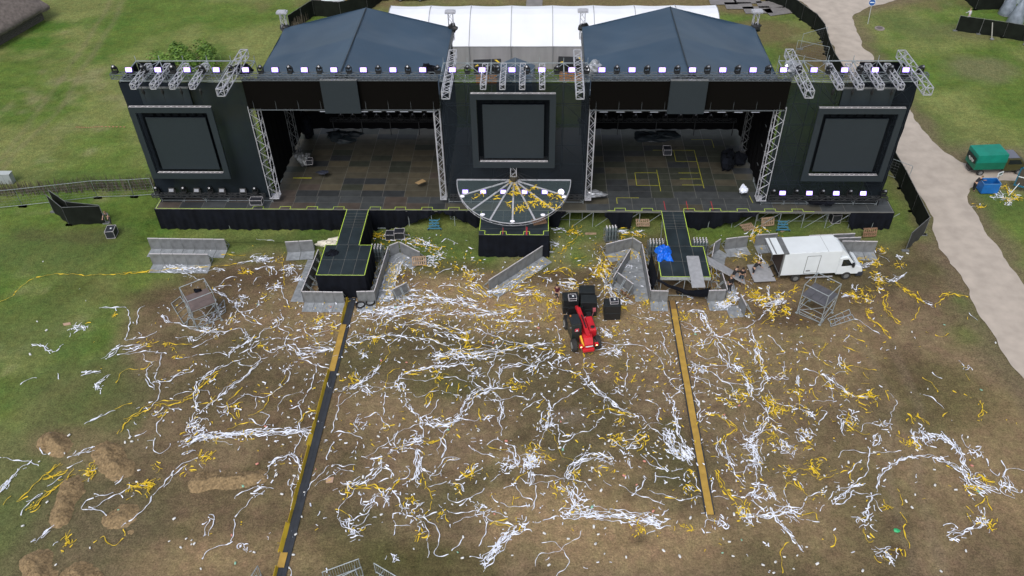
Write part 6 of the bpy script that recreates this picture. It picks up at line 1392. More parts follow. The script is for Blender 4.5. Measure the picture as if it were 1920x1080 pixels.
# ------------------------------------------------------------------ paper streamers (traced on the ground) and litter
# each region: left, top, zoom; lines: kind + points.  w/y one strand, W/Y a few, X many white, Z many mixed; c/C white tangle, d/D gold tangle
TR = [(160, 560, 3.0, '''
w 75,57 150,50 235,65 245,110 260,140 240,200 230,235 290,235 350,215 405,190
w 335,45 295,75 290,150|d 180,85|w 700,235 640,270 600,280
W 100,350 150,300 200,270|w 200,270 290,270 350,265|w 175,325 290,310 370,300 460,310
w 335,310 340,355 390,355|w 440,310 400,420 390,465 425,490 415,560 375,615 330,620
W 400,470 470,465 540,430 610,400|w 430,100 460,130 520,140 570,165 650,185 740,185 800,185 870,175 900,205
w 510,220 570,215 620,240 700,195 780,155|C 690,180|c 600,230|y 440,250 520,255 600,265
c 1080,125|w 1060,150 1110,110|w 980,205 1050,160|C 925,230|W 800,330 870,270 930,230|w 870,320 930,290 980,250
w 510,345 600,325 740,310 800,330|W 1000,270 1060,290 1150,265 1190,310 1240,320 1300,300 1380,280|X 1190,320 1290,300 1390,290
w 1050,230 1130,235 1230,215|w 1290,210 1400,160 1490,130|W 900,340 760,390 640,470|W 980,350 900,450 780,530 700,600 640,650
w 860,375 940,375 985,340 940,305|Y 740,420 660,490 610,560 500,590 400,600 300,660 220,710 200,755
w 0,715 80,665 170,630|y 170,630 265,590|w 30,700 100,655|W 640,470 620,560 640,640 600,720|C 610,735|C 630,700|C 640,750
w 1130,400 1150,440 1100,500 1040,550 960,560 900,540|w 960,560 950,630|w 740,610 800,600 870,570 900,540
Y 830,580 850,640 860,680|y 800,740 870,710 970,710|w 920,680 990,720 1040,665 980,650
X 520,830 620,790 740,775 880,760 1000,755 1150,745 1270,745|X 560,815 700,770 900,760 1270,748|X 1270,790 1300,740 1330,700|C 1300,750
w 1210,350 1280,370 1300,420 1260,520 1210,590 1150,625|w 1210,590 1220,660 1205,720 1210,790 1170,870
W 1170,870 1090,900 1040,930|W 1160,870 1210,930 1230,980 1240,1050|w 1300,380 1370,400 1350,430
Y 1215,700 1240,640 1300,650|w 460,630 430,680 410,720 420,780|w 390,790 380,840 410,880 460,860 475,820
w 350,800 395,790|w 180,850 190,910 225,940 215,1010 180,1055|w 570,945 500,1000 440,1065
y 180,480 215,415 330,395 380,350|w 340,430 370,480 385,520|w 0,430 80,415|W 130,430 90,470 55,495 80,520
D 670,900|d 740,790|d 900,785|D 35,980|D 350,1050|d 520,330|d 990,270|d 840,610|d 480,270|c 740,210|c 1130,400|w 240,740 265,780|c 790,640|d 720,565
y 880,500 810,580|w 470,620 540,635|c 400,650|d 440,650|w 1450,230 1530,290|c 1570,310|y 1500,450 1530,460|D 1510,455|w 1260,170 1400,160|d 1420,265|d 1320,120|c 700,470|w 620,60 720,120 780,60|c 860,30|w 880,90 1000,150'''),
(560, 540, 3.0, '''
X 330,150 450,130 560,110 700,90|X 340,170 480,160 620,130|X 350,130 500,140 640,100|W 600,60 720,50 850,80 980,120 1150,150|W 450,210 540,160 660,130 800,120
Z 560,220 660,190 760,210 860,230 960,250|W 700,170 900,150 1100,150 1250,130|y 620,180 760,210 880,250 960,300|Y 930,250 960,300 940,340
W 260,310 380,290 520,270 700,280 860,330|w 980,230 1100,270 1200,310 1320,330|X 740,410 850,370 1000,385 1150,360 1300,340 1440,320|Z 780,400 900,370 1100,370
y 1100,370 1250,330 1400,350 1500,330|W 560,560 580,500 650,470 760,440 880,440 960,430|Y 600,480 700,475 790,490
X 250,600 300,570 350,545|W 350,545 420,490 460,440|X 370,570 410,600|w 420,590 520,565 560,555|W 560,540 600,600 610,660 670,720 680,800 690,850|C 570,560
w 240,600 215,700 180,820|w 200,820 300,820 360,850|w 490,590 480,680 470,720|w 370,730 440,705 480,750 510,790|w 360,740 320,760 340,800|y 480,790 540,770|C 340,780|d 490,790
X 700,740 760,760 830,780 900,740|X 900,740 940,660 1000,600 1090,580 1120,540|X 710,770 800,790 900,745|W 1090,590 1130,640 1130,750 1130,840
w 1120,570 1200,570|W 1130,540 1130,490 1160,450 1240,430 1310,440|X 1310,460 1350,420 1420,370|C 1330,460|w 1400,420 1470,460 1560,480 1620,540|C 1630,540
W 1630,550 1720,620 1830,690 1900,720|w 1600,560 1500,620 1430,680|X 1390,640 1410,700 1390,790|C 1400,770|w 1390,800 1340,910|X 1250,960 1310,960 1300,1020|C 1290,1000|C 1310,970
w 1600,400 1610,460 1640,530|w 1840,370 1850,450 1840,570|X 1690,370 1760,360 1820,370|C 1770,365|w 1700,315 1800,320 1900,320
Y 1640,720 1720,690 1800,700 1880,720|D 1810,760|Y 830,800 790,860 700,870|X 640,860 690,850|C 660,855|W 700,860 600,890 520,910|C 550,905
W 640,900 690,950 680,1060|w 700,1020 750,1055 800,1030 840,980 910,970|w 800,850 830,890 800,960|w 1060,890 1100,860 1180,880|w 950,900 1040,940 1130,960|W 1140,1000 1230,1000 1200,930 1170,905
y 1060,890 1110,915 1180,920|W 1500,1070 1540,990 1620,945 1700,950|Z 1690,960 1760,970|w 370,965 460,965|w 470,960 470,1000 410,1060|w 480,1010 520,1040 520,1075
w 190,870 160,970|w 330,870 320,935|Y 790,540 740,600 720,660|y 900,540 895,640|y 840,550 835,590|y 1010,680 1015,750|w 1030,720 1080,750|c 1060,735
w 1370,590 1400,640|w 1260,700 1300,660 1370,630|y 1340,680 1390,630|W 1450,790 1490,840 1560,820|w 1500,880 1490,910|w 720,680 740,640|w 960,560 990,590
w 1210,480 1240,530 1300,540|D 1190,540|D 1245,550|C 990,480|w 1000,490 1060,500|y 1780,850 1810,890|D 1785,855|W 1850,900 1900,890|w 550,810 540,890|w 490,850 520,890|D 310,525|D 250,330|D 430,290|d 660,250
C 780,380|C 860,370|C 960,400|C 800,440|D 940,290|c 370,380|D 1150,210|D 1200,150|d 1230,150|y 1410,170 1400,80|D 1395,175|Y 1480,90 1340,60|D 1320,40|Y 1270,130 1100,100|D 780,500|d 1560,500|D 1640,450|C 1480,400|d 1460,370|w 1440,210 1470,300|d 970,330
D 1780,250|W 1690,240 1760,280|C 1720,260|d 1880,520|d 1790,510|c 1800,590|y 1640,605 1670,600|D 1310,900|D 1350,940|d 960,1045|W 970,1040 1010,1000|d 1560,1050|w 900,1070 960,1030|c 1190,970|W 400,20 700,20|X 880,60 1000,90|W 1100,190 1290,180|W 760,250 980,300|w 500,330 620,230'''),
(560, 760, 2.667, '''
W 215,390 240,400 300,380|Y 240,400 300,405 370,410 460,430 500,375|W 300,405 340,385 380,345 410,310|w 410,310 465,345 460,365 400,390|d 240,430|c 250,395|c 400,280|w 370,270 420,265
w 470,430 500,460 520,510|W 305,435 320,495 370,490 400,450 450,455|C 430,460|W 270,580 330,540 370,500|W 250,575 280,650|C 275,645|y 185,525 240,545 250,600|c 260,580
w 465,545 480,600 475,655|w 480,605 560,605|w 540,560 620,565|C 605,575|w 620,565 690,530|w 620,565 680,610 710,680 680,750 750,748|w 770,735 800,700 815,660|c 485,770
y 610,350 640,410 670,480 665,520 620,560|w 740,530 760,550 860,535 920,535|C 910,525|w 920,540 940,600 930,670 905,710|w 920,565 1000,590 1090,605|Y 980,600 1060,600|D 610,650|d 720,555|d 550,470
X 920,810 950,760 1000,700 1060,640 1120,605|X 930,790 1000,720 1080,630|w 1120,605 1200,580 1300,555|X 1320,550 1450,550 1600,565 1700,570 1790,590 1830,575|X 1300,552 1500,552 1700,572 1800,590|w 855,760 920,775|w 945,710 1000,690|C 1110,605
X 1330,370 1370,430 1390,490 1410,540|C 1390,490|W 1370,450 1400,480|w 1410,500 1500,535|w 1410,480 1460,475|w 1160,350 1240,352 1330,370|W 1155,330 1160,400|w 1175,405 1190,470 1170,530|w 1360,540 1390,490
W 1340,370 1360,320 1420,270 1480,255 1560,265|C 1540,275|X 1130,300 1180,290 1160,250|C 1160,290|y 1080,395 1150,330|w 1020,425 1080,395|w 960,385 1005,345|w 800,500 870,465|w 740,450 760,480 830,475 930,420
w 1530,375 1560,410|w 1600,405 1680,440 1770,475 1830,500|w 1670,460 1700,420 1730,370|y 1830,465 1890,460|w 1710,250 1780,310 1850,335 1920,320|w 1740,240 1800,300 1850,330|X 1840,130 1860,200 1900,260|C 1900,240|C 1850,150|w 1780,340 1780,390|w 1780,360 1900,370
w 1650,280 1650,320|D 1695,620|w 1745,655 1790,630|y 1885,600 1885,630|D 1295,425|y 1275,380 1300,430 1325,410|D 1590,180|w 1560,170 1620,220|Z 1640,215 1700,190 1720,150|D 1700,180
W 590,220 600,290 590,370 610,400|w 600,230 620,320 670,350|w 660,380 660,355 740,270 810,275|w 700,165 740,210 715,265|w 650,410 700,390 740,385|W 740,395 790,410 820,430|w 790,385 840,360 895,305|y 820,360 870,345|C 530,520|c 590,510|D 860,345|d 790,410
w 1010,310 1060,310 1090,300 1060,240|C 1050,305|w 1130,490 1140,520|y 1080,460 1075,500|d 1380,350|d 1510,325|d 1265,275|c 1640,250|y 740,275 725,290|c 560,380'''),
(1240, 500, 3.0, '''
X 155,265 210,270 250,330 290,390|w 290,390 350,450 380,540|W 300,420 340,500 390,560|X 390,560 430,600 470,660 490,720|w 170,550 190,590|C 200,580|C 215,570|w 210,600 290,605 360,650 460,665|w 190,600 180,700 220,780|W 210,750 240,810 215,870
Y 245,830 330,840 390,880 410,920 340,970 290,1005|W 330,970 320,1010 350,1075|W 500,360 520,410 545,460 560,560|D 540,450|Z 530,480 560,560|W 560,560 600,620 570,690 510,710|D 580,580|w 480,640 510,710|w 590,700 650,770 780,800 820,820|Y 570,730 620,780 640,840|D 620,770|D 650,830
W 600,850 560,920 490,980|X 490,990 520,1050|C 510,1000|w 600,790 600,850|w 80,315 150,350 210,370|c 190,350|w 340,400 400,370 500,330 600,250 660,210|w 660,210 650,180 600,190|w 600,110 600,190|y 640,270 600,300 560,330|D 540,180|D 600,230|D 620,280|D 510,150
w 200,450 260,430 290,410|c 230,440|w 590,390 650,440 690,490 650,505|y 770,490 830,490|w 850,470 890,530|w 1015,420 1060,390|y 1060,390 1140,435|y 1020,450 1110,490|W 1010,510 1010,570|Y 1000,540 1050,595|W 810,590 900,610 1000,670 1070,730 1190,740|Y 1090,745 1200,725|D 1180,730|Y 1100,760 1140,790|D 1030,720|y 880,590 960,690|d 950,680
w 870,620 860,670 830,670|W 760,620 760,670|Y 760,700 790,750|D 765,705|w 760,770 830,810|W 820,820 860,860|w 900,810 930,830 880,890|y 860,840 900,790|C 810,940|C 800,955|D 820,1000|y 740,850 770,890|C 1050,840|W 1050,880 1000,870 1010,930 1040,950|y 1040,900 1110,935 1170,940|D 1050,890
w 1215,950 1210,1000 1190,1010|w 1175,1025 1165,1075|C 1260,895|D 630,930|y 630,930 640,980|C 700,1030|c 710,1020|y 1190,30 1220,60|D 1225,90|D 1225,70|w 1260,70 1310,80 1370,50|Y 1320,100 1400,160 1480,210|y 1430,145 1480,205|W 1480,210 1530,225|Y 1530,230 1570,180 1630,155 1715,175|y 1450,230 1435,290 1395,310
Y 1255,150 1255,230 1300,290 1345,330|Y 1150,240 1170,300 1230,350 1285,410|D 1160,190|w 1080,300 1150,330 1230,385|Y 1030,150 1110,180|w 1010,170 1080,170|w 1725,265 1775,305|y 1540,385 1580,405 1620,380|w 1520,600 1580,630|y 1465,630 1530,660 1550,710|w 1450,725 1530,750 1590,800|y 1580,850 1600,820|d 1120,345
Y 1390,830 1420,880|Y 1430,830 1490,880|X 1440,900 1470,960 1490,990|C 1475,960|w 1400,930 1440,1010|D 1400,1000|X 1510,965 1570,965 1640,1010 1680,1070|w 1690,950 1710,1010 1780,1070|C 1770,1050|Y 1790,760 1810,810 1795,860|c 1715,570|y 1705,610 1740,640
y 400,540 430,490|D 450,735|D 430,735|D 380,770|y 190,520 220,480|y 160,430 160,490|w 350,690 370,720|y 670,600 700,610|y 260,555 310,555|y 840,700 880,750|c 690,630|y 1110,650 1170,660|y 1130,600 1170,630|y 1260,700 1280,760|y 1700,720 1740,745
D 350,180|w 290,240 400,220|C 340,230|d 500,270|d 700,240|D 560,190|D 120,290|w 10,440 50,520 60,560|w 0,370 20,500|W 20,710 60,780 80,880 130,1000 160,1070|X 10,940 50,1020 120,1070|w 90,440 120,400|w 130,560 150,640|D 700,250|y 770,360 780,350|C 650,190|d 640,240|d 720,260|d 820,830|D 670,820|D 600,760|D 750,800|D 500,620|d 420,550|d 700,600|d 610,990|d 330,750|d 690,990|d 560,890|c 840,830'''),
(1280, 740, 3.0, '''
W 1390,245 1450,240 1510,265 1560,340 1570,400 1600,430|W 1400,245 1500,260|W 1100,555 1120,460 1170,400 1260,365 1400,355 1480,380 1550,420|W 1430,360 1550,420 1620,490 1720,540 1800,560|X 1550,400 1600,480 1650,520|X 1570,450 1640,510 1740,550|Y 1600,540 1680,530|D 1640,540|Y 1680,460 1750,490|D 1680,480
X 1800,470 1830,520 1840,555|C 1820,515|w 1780,375 1805,420 1800,470 1840,415 1920,425|w 1830,540 1890,560 1895,535|w 1720,430 1770,465|w 1700,365 1720,405|y 1700,570 1670,620 1640,630|y 1700,570 1730,660|X 1660,630 1680,700 1690,730|X 1500,820 1570,790 1640,750 1690,730|C 1670,720|w 1470,750 1510,725 1550,750|y 1590,670 1610,730|D 1725,720|w 1570,510 1640,600
X 1040,580 1020,650 1010,700|C 1020,700|w 1040,590 1110,560|w 945,690 1000,710|Y 1030,750 1040,800 1070,820|w 1050,300 1045,380 1020,450 950,510 870,550|X 850,600 890,570 950,530 990,515|W 1090,230 1080,290|w 700,580 800,540|w 700,580 670,650|w 770,660 800,630
W 200,260 230,350 280,395|w 230,350 290,440 350,520|w 350,480 355,410|X 360,380 420,390|C 390,385|w 480,140 440,200 380,240|X 350,290 390,280 410,350 420,380|w 405,400 410,490 440,520|W 400,520 460,520 510,560 520,600|W 280,570 380,570 440,600|X 400,590 430,560|C 470,560|w 380,600 460,665
Y 175,430 210,500 250,560 310,620|X 310,640 360,690|X 370,690 450,690 520,670 600,660 660,660|C 380,700|C 600,670|w 520,690 560,740 600,780 640,840 680,890|W 530,690 580,750 620,800 675,885|W 500,650 540,720|w 570,680 650,720|w 580,650 500,560|D 350,650|D 340,670|y 660,680 740,670 760,710
y 590,830 555,900 570,1010|W 1080,900 1140,905 1195,945|y 850,790 860,850 830,860|y 1200,535 1230,590 1225,625|y 1215,670 1260,720 1250,780 1280,870|d 1215,875|C 1130,910|W 1290,210 1320,290|D 1310,285|w 550,300 600,300 640,320|C 570,310|y 600,400 590,440|D 595,430|D 730,420|Y 710,380 740,430 770,460|d 750,370
y 960,390 940,440 945,500|Y 640,490 690,545|y 580,530 610,490|w 350,500 320,480|w 270,440 350,440|w 50,440 80,520 110,570 140,650 140,700|X 0,310 60,380|C 30,350|w 160,470 165,580|w 120,750 140,710 220,720|C 225,715|D 40,540|d 40,440|d 15,740|w 930,450 1000,370|d 1150,630|w 1140,430 1180,410|c 780,550'''),
(0, 740, 3.0, '''
w 0,355 90,370 220,405|W 10,550 50,490 120,430 180,400|X 10,550 45,500 80,460|W 370,360 430,340 530,300|w 465,370 380,420|w 345,460 270,520|w 240,555 150,605|w 240,570 160,620 115,690|Y 330,395 240,465 310,465 370,420|y 240,470 150,550 95,605 160,575|Y 400,455 300,540 165,655|y 415,420 370,470|y 70,575 20,625|Y 165,655 200,620
Y 480,450 550,430|D 515,440|w 830,510 740,530 640,580 560,620 500,640|w 500,640 590,655 600,685|w 640,555 530,580 470,610 465,650 540,640|Y 740,530 860,510|D 840,515|D 760,530|w 1120,355 1040,390 950,470 920,520 850,570 830,630 760,690 690,750|y 700,760 700,810 640,850 590,800 530,840
D 375,853|W 300,700 295,750 230,800 180,840|w 1310,830 1320,700 1390,620 1440,570|w 1310,830 1200,870 1140,930|W 1160,690 1200,700 1160,790|X 1440,560 1500,535|w 1320,590 1330,560 1450,525|D 1145,355|W 1030,350 1090,330|d 1055,430|d 890,405|w 230,300 240,335 265,340|w 1380,860|y 1560,840 1590,850|w 1640,1060 1650,520 1680,470|W 1480,520 1540,400 1560,380|w 1520,500 1560,440|w 760,240 830,215|W 1690,480 1730,410|C 1700,480|w 700,580 680,560'''),
(0, 480, 3.857, '''
y 0,345 80,305 140,245 230,170 400,140 600,140 880,140|Y 880,140 1090,115|y 1090,115 1500,80|W 230,650 290,660 380,700 430,670|W 540,520 600,530|C 600,520|c 545,520|w 145,930 190,905 270,890|W 580,870 640,850 720,845|W 760,870 690,940 720,975|w 500,565 500,595|w 420,855 440,890|W 790,740 860,670|W 900,690 1050,650|w 740,380 840,375|D 1060,640|W 1170,440 1230,480|w 1150,110 1240,130 1330,125 1440,180|w 1060,890 1060,840 1110,790|w 1060,890 1110,960'''),
(240, 400, 4.0, '''
X 290,400 380,420 480,440 560,430|X 280,420 400,430 500,410|W 560,430 640,430 720,435|y 460,410 600,405 800,385 880,370|W 830,385 940,350 1070,350|X 930,350 1070,355|C 1010,350|y 700,320 890,320|d 1100,365|d 1160,325|w 920,340 960,310 1000,310|W 960,430 1030,400 1090,415|W 1060,410 1090,470|w 940,540 960,490 995,475|Y 830,450 900,440|D 870,445|w 690,540 760,490 820,480|C 1210,410|X 1180,430 1240,420 1300,420|w 1240,430 1270,470|X 1250,500 1320,490|C 1290,500
C 1100,560|W 1040,580 1090,560 1150,560|w 1140,560 1190,650 1210,700|w 1120,510 1140,540|y 1170,340 1170,480 1160,550|C 840,640|C 830,680|w 640,560 780,550|W 640,580 720,620 800,680|w 800,700 840,740 950,720|w 850,740 880,800 950,820 1010,840|w 960,710 980,660|w 990,640 1040,620|d 1035,635|w 780,750 750,840 830,720|w 260,780 320,820|w 350,820 430,860 560,890 700,890|w 990,800 1010,790|X 570,900 620,880|w 960,205 1050,205 1100,215|X 560,800 640,810 700,740|D 790,800|d 1450,800|c 1540,770|c 1430,830|D 1550,855|w 1180,850 1240,890|C 1440,840'''),
(540, 400, 6.0, '''
C 0,660|X 1180,760 1250,640 1300,560|Z 1130,900 1200,700 1280,560|Z 960,800 1040,600|D 1190,640|D 1170,740|D 1150,860|Z 1050,960 1200,960 1500,960 1900,1000|Z 1150,900 1300,1010|D 1000,250|D 1050,260|C 1650,500|X 1590,520 1700,490|D 1650,420|C 1620,580|w 1730,340 1800,290 1910,350|D 1460,310|Z 1100,300 1480,300 1600,400|w 1680,700 1840,620|Y 1850,610 1910,640|y 1640,620 1680,700|Z 1080,640 1000,800 950,860|w 1400,830 1470,780|D 760,900|w 1690,830 1900,830|Z 1350,330 1560,360|Y 700,930 760,900|C 1700,470|Z 1580,370 1720,420|w 1720,430 1740,380|Z 1560,560 1700,570|W 1580,880 1640,900 1700,1000|Z 1080,420 1040,520'''),
(860, 400, 6.0, '''
Y 1130,470 1200,390 1290,310 1390,240|D 1290,200|D 1260,220|y 1310,530 1440,490|Y 960,680 1100,650 1200,650 1300,710|W 890,720 1000,760 1030,790|D 150,780|D 110,700|Z 0,830 100,850 300,940|Z 20,620 130,720|C 210,700|Z 150,800 330,930|X 350,930 440,880 560,850|X 340,890 480,860|Z 400,920 600,800 900,620|C 870,640|W 830,660 930,620|Z 600,900 900,900|Y 850,950 930,1010|Z 560,880 640,820 800,780|y 740,700 660,690|D 1590,680|D 1530,690|D 1610,620|Z 1600,450 1620,560 1590,700|Z 1620,650 1700,760|Z 1650,800 1720,900 1760,960|w 1620,640 1690,720|Y 1660,500 1860,500|X 1020,330 1130,350|W 960,450 1070,450|w 1080,380 1130,350|w 1030,370 1060,400|W 1160,800 1320,790|Z 1150,780 1330,800|Y 1240,850 1330,850|Z 1590,900 1660,830|D 1040,1010|Z 1600,1000 1640,960|w 100,400 160,420|D 700,1000|Y 880,900 930,1000|X 1800,1000 1900,1010|C 1240,840|X 1060,195 1180,185|X 1790,220 1900,220|Z 1830,130 1900,160'''),
(1120, 400, 6.0, '''
D 400,470|D 380,450|D 580,540|C 440,240|D 440,240|Z 60,550 150,640|Z 60,700 160,830 200,900|Z 500,380 560,560|C 330,600|Z 240,210 500,240|D 1800,200|Z 1800,200 1730,280|D 1740,300|D 1620,490|Z 1570,480 1660,490|Z 1760,480 1860,560|D 1850,580|Z 1280,600 1330,730|D 1300,700|Y 1340,820 1300,870|Z 1300,800 1420,850|D 1490,980|Z 1440,1000 1560,920|W 1330,1040 1500,1040|X 1400,1060 1560,960|C 1520,900|Z 960,940 1020,930|D 270,1050|W 260,1000 430,1020|Z 150,920 230,980|D 540,1000|Y 200,780 110,640|D 60,680|D 120,600|y 20,460 40,440'''),
(1400, 400, 6.0, '''
Y 1170,540 1340,500|Y 1200,570 1290,560|X 1200,590 1300,600 1380,570 1440,540|C 1230,600|Z 1430,460 1480,480|D 1450,560|Y 1450,490 1470,560 1430,600|w 1480,490 1550,520 1610,550|D 1490,420|w 1560,440 1530,450|Y 1420,650 1470,700|D 1480,750|D 1500,850|C 1490,750|W 1560,740 1630,770 1720,720 1780,690|D 1740,600|c 1715,500|Y 1680,800 1800,860 1910,960|Y 1560,900 1540,1000 1560,1070|W 1200,810 1215,880 1260,885|d 1290,880|d 1370,870|Y 1180,890 1260,960|D 1220,940|D 1360,980|W 1060,930 1200,940|Y 490,920 590,840|D 80,920|D 150,960|w 220,820 250,960 300,1010|Z 30,1000 200,960|D 380,930|X 160,1040 380,1000|w 340,930 380,1000|Z 120,500 210,580|D 120,560|D 60,280|Y 40,240 60,330|D 110,200|d 230,190|D 260,950'''),
(1640, 240, 6.836, 'D 1650,770|D 1720,800|Z 1560,800 1620,880|Z 1640,920 1820,920|D 1700,930|D 1800,900|C 1570,880|D 1335,1015|d 1755,860|Z 1500,860 1600,880|C 1700,950'),
(840, 300, 7.385, '')]
paper = {'w': [[], []], 'y': [[], []]}
rs = random.Random(99)
def ribbon(pts, colr, w=.10, wob=.10, h=.05):
    """a twisting paper band laid along ground points"""
    L = [0]
    for a, b_ in zip(pts, pts[1:]): L.append(L[-1]+(b_-a).length)
    T = L[-1]
    if T < .05: return
    n = max(3, int(T/.13)); V_, F_ = paper[colr]; k0 = len(V_); ph = [rs.uniform(0, 9) for _ in range(5)]; j = 0
    for i in range(n+1):
        s = T*i/n
        while j < len(L)-2 and s > L[j+1]: j += 1
        q = (s-L[j])/max(1e-6, L[j+1]-L[j]); p0 = pts[max(0, j-1)]; p1 = pts[j]; p2 = pts[j+1]; p3 = pts[min(len(pts)-1, j+2)]
        p = .5*((2*p1)+(p2-p0)*q+(2*p0-5*p1+4*p2-p3)*q*q+(3*p1-p0-3*p2+p3)*q**3); d = (p2-p1)
        if d.length < 1e-6: d = Vector((1, 0, 0))
        d.normalize(); sd = Vector((-d.y, d.x, 0))
        p = p+sd*wob*(math.sin(s*1.3+ph[0])+.7*math.sin(s*3.7+ph[1])+.5*math.sin(s*8.5+ph[4]))
        tw = math.sin(s*3.1+ph[2])+.8*math.sin(s*7.3+ph[3]); ww = w*(.18+.82*min(1, abs(tw))); tl = tw*.5
        z = .045+h*(.6+.5*math.sin(s*2.9+ph[1]))+.02
        V_.append((p.x-sd.x*ww/2, p.y-sd.y*ww/2, z-tl*ww*.3)); V_.append((p.x+sd.x*ww/2, p.y+sd.y*ww/2, z+tl*ww*.3))
        if i and not (rs.random() < .035): F_.append((k0+2*i-2, k0+2*i, k0+2*i+1, k0+2*i-1))
def scrap(x, y, colr, l=None, w=.07, ang=None):
    a = rs.uniform(0, 2*PI) if ang is None else ang+rs.gauss(0, .55); l = l or rs.uniform(.12, .5); c = rs.uniform(-2.2, 2.2); p = Vector((x, y, 0)); pts = [p]
    for k in range(3): p = p+Vector((math.cos(a), math.sin(a), 0))*l/3; a += c*l*rs.uniform(.3, 1.2); pts.append(p)
    ribbon(pts, colr, w, .015, rs.uniform(.02, .10))
def ll(px, py): p = g(px, py); return Vector((p.x, p.y, 0))
def other(k): return 'y' if k == 'w' else 'w'
def tangle(c, colr, r, n):
    for k in range(n):
        x = c.x+rs.gauss(0, r*.5); y = c.y+rs.gauss(0, r*.5); scrap(x, y, colr if rs.random() < .9 else other(colr), rs.uniform(.15, .6), .06)
for ox, oy, sc, txt in TR:
    for it in txt.replace('\n', '|').split('|'):
        it = it.split()
        if len(it) < 2: continue
        k = it[0]; P = [ll(ox+float(a.split(',')[0])/sc, oy+float(a.split(',')[1])/sc) for a in it[1:]]
        if len(P) == 1:
            colr = 'w' if k in 'wcC' else 'y'; big = k in 'CD'; tangle(P[0], colr, .5 if big else .3, 16 if big else 8); continue
        colr = 'y' if k in 'yY' else 'w'; T = sum((b_-a).length for a, b_ in zip(P, P[1:]))
        n = {'w': 1, 'y': 1, 'W': 3, 'Y': 3, 'X': 5, 'Z': 4}[k]; spread = {'w': 0, 'y': 0, 'W': .09, 'Y': .09, 'X': .17, 'Z': .26}[k]
        for s in range(n):
            kc = colr if k != 'Z' else rs.choice('wwy')
            o1 = Vector((rs.gauss(0, spread), rs.gauss(0, spread), 0)); i0 = 0 if s == 0 or len(P) < 3 else rs.randint(0, len(P)//3); i1 = len(P) if s == 0 or len(P) < 3 else rs.randint(max(i0+2, 2*len(P)//3), len(P))
            ribbon([p+o1+Vector((rs.gauss(0, spread*.6), rs.gauss(0, spread*.6), 0)) for p in P[i0:i1]], kc, rs.uniform(.055, .08), .07 if n == 1 else .10)
        if k in 'WYXZ':
            for s in range(int(T*({'W': 1.8, 'Y': 2.0, 'X': 6, 'Z': 3.5}[k]))):
                j = rs.randrange(len(P)-1); q = P[j].lerp(P[j+1], rs.random()); kc = colr if k != 'Z' else rs.choice('wwyy')
                scrap(q.x+rs.gauss(0, spread*1.2), q.y+rs.gauss(0, spread*1.2), kc if rs.random() < .93 else other(kc), rs.uniform(.12, .5), .065, math.atan2(P[j+1].y-P[j].y, P[j+1].x-P[j].x))
# thin loose strands wandering between the traced ones, so that the tangles join up
for cx, cy, sx, sy, n, gy_ in [(880, 620, 170, 45, 46, .3), (560, 680, 150, 70, 44, .15), (960, 760, 170, 90, 40, .2), (1350, 700, 110, 90, 40, .35), (1480, 840, 130, 90, 22, .3), (850, 900, 200, 70, 30, .15)]:
    for k in range(n//2):
        x, y = rs.gauss(cx, sx), rs.gauss(cy, sy)
        if not (560 < y < 1070 and 150 < x < 1800): continue
        p = ll(x, y); a = rs.uniform(0, 2*PI); pts = [p]
        for q in range(rs.randint(3, 7)): p = p+Vector((math.cos(a), math.sin(a), 0))*rs.uniform(.5, 1.1); a += rs.gauss(0, .6); pts.append(p)
        if all(49 > q.y and not (2 < q.x < 6 and 42 < q.y) for q in pts): ribbon(pts, 'y' if rs.random() < gy_ else 'w', rs.uniform(.035, .06), .08)
# looser confetti where the crowd stood densest: centre x, y, spread x, y in photo pixels, pieces, share of gold
for cx, cy, sx, sy, n, gy_ in [(880, 600, 190, 30, 900, .35), (760, 575, 90, 14, 380, .25), (600, 640, 110, 45, 330, .2), (960, 660, 150, 40, 420, .3), (1200, 620, 60, 60, 300, .5), (1350, 640, 90, 70, 420, .5), (1450, 760, 110, 90, 480, .5),
                              (800, 800, 160, 90, 420, .25), (1050, 760, 150, 100, 420, .25), (450, 700, 120, 90, 300, .2), (720, 450, 50, 22, 330, .6), (820, 500, 50, 25, 260, .5), (1010, 520, 90, 40, 300, .6), (1090, 460, 60, 25, 120, .6), (1150, 540, 45, 45, 320, .6),
                              (1400, 560, 45, 30, 190, .7), (1440, 480, 25, 30, 90, .9), (1560, 600, 80, 40, 180, .6), (420, 560, 60, 50, 180, .25), (740, 510, 25, 30, 260, .6), (1230, 780, 60, 90, 300, .35), (1360, 900, 60, 60, 160, .3), (1100, 900, 200, 60, 200, .2), (600, 860, 150, 80, 160, .2), (1620, 820, 120, 80, 120, .4)]:
    for k in range(int(n*.52)):
        x = rs.gauss(cx, sx); y = rs.gauss(cy, sy)
        if y < 440 or not (0 < x < 1920): continue
        q = ll(x, y)
        if (-18 < q.x < -13.8 and q.y > 50.6) or (9.9 < q.x < 14.1 and q.y > 50.7) or (-5 < q.x < 1.2 and q.y > 56) or q.y > 58.8: continue
        scrap(q.x, q.y, 'y' if rs.random() < gy_ else 'w', rs.uniform(.08, .36), rs.uniform(.05, .085))
def paper_obj(k, name, m, label):
    V_, F_ = paper[k]; ok = lambda f: not any((-15.32 < V_[i][0] < -14.66 and V_[i][1] > 20 and (int(V_[i][1]*1.3) % 4)) or (10.7 < V_[i][0] < 11.3 and V_[i][1] > 30 and (int(V_[i][1]*1.7) % 3)) for i in f)
    F_ = [f for f in F_ if ok(f)]; me = bpy.data.meshes.new(name); me.from_pydata(V_, [], F_); me.materials.append(m); o = bpy.data.objects.new(name, me); C.objects.link(o); tag(o, label, 'streamers', kind='stuff')
paper_obj('w', 'white_streamers', PAPERW, 'white paper streamers strewn and tangled all over the trampled field')
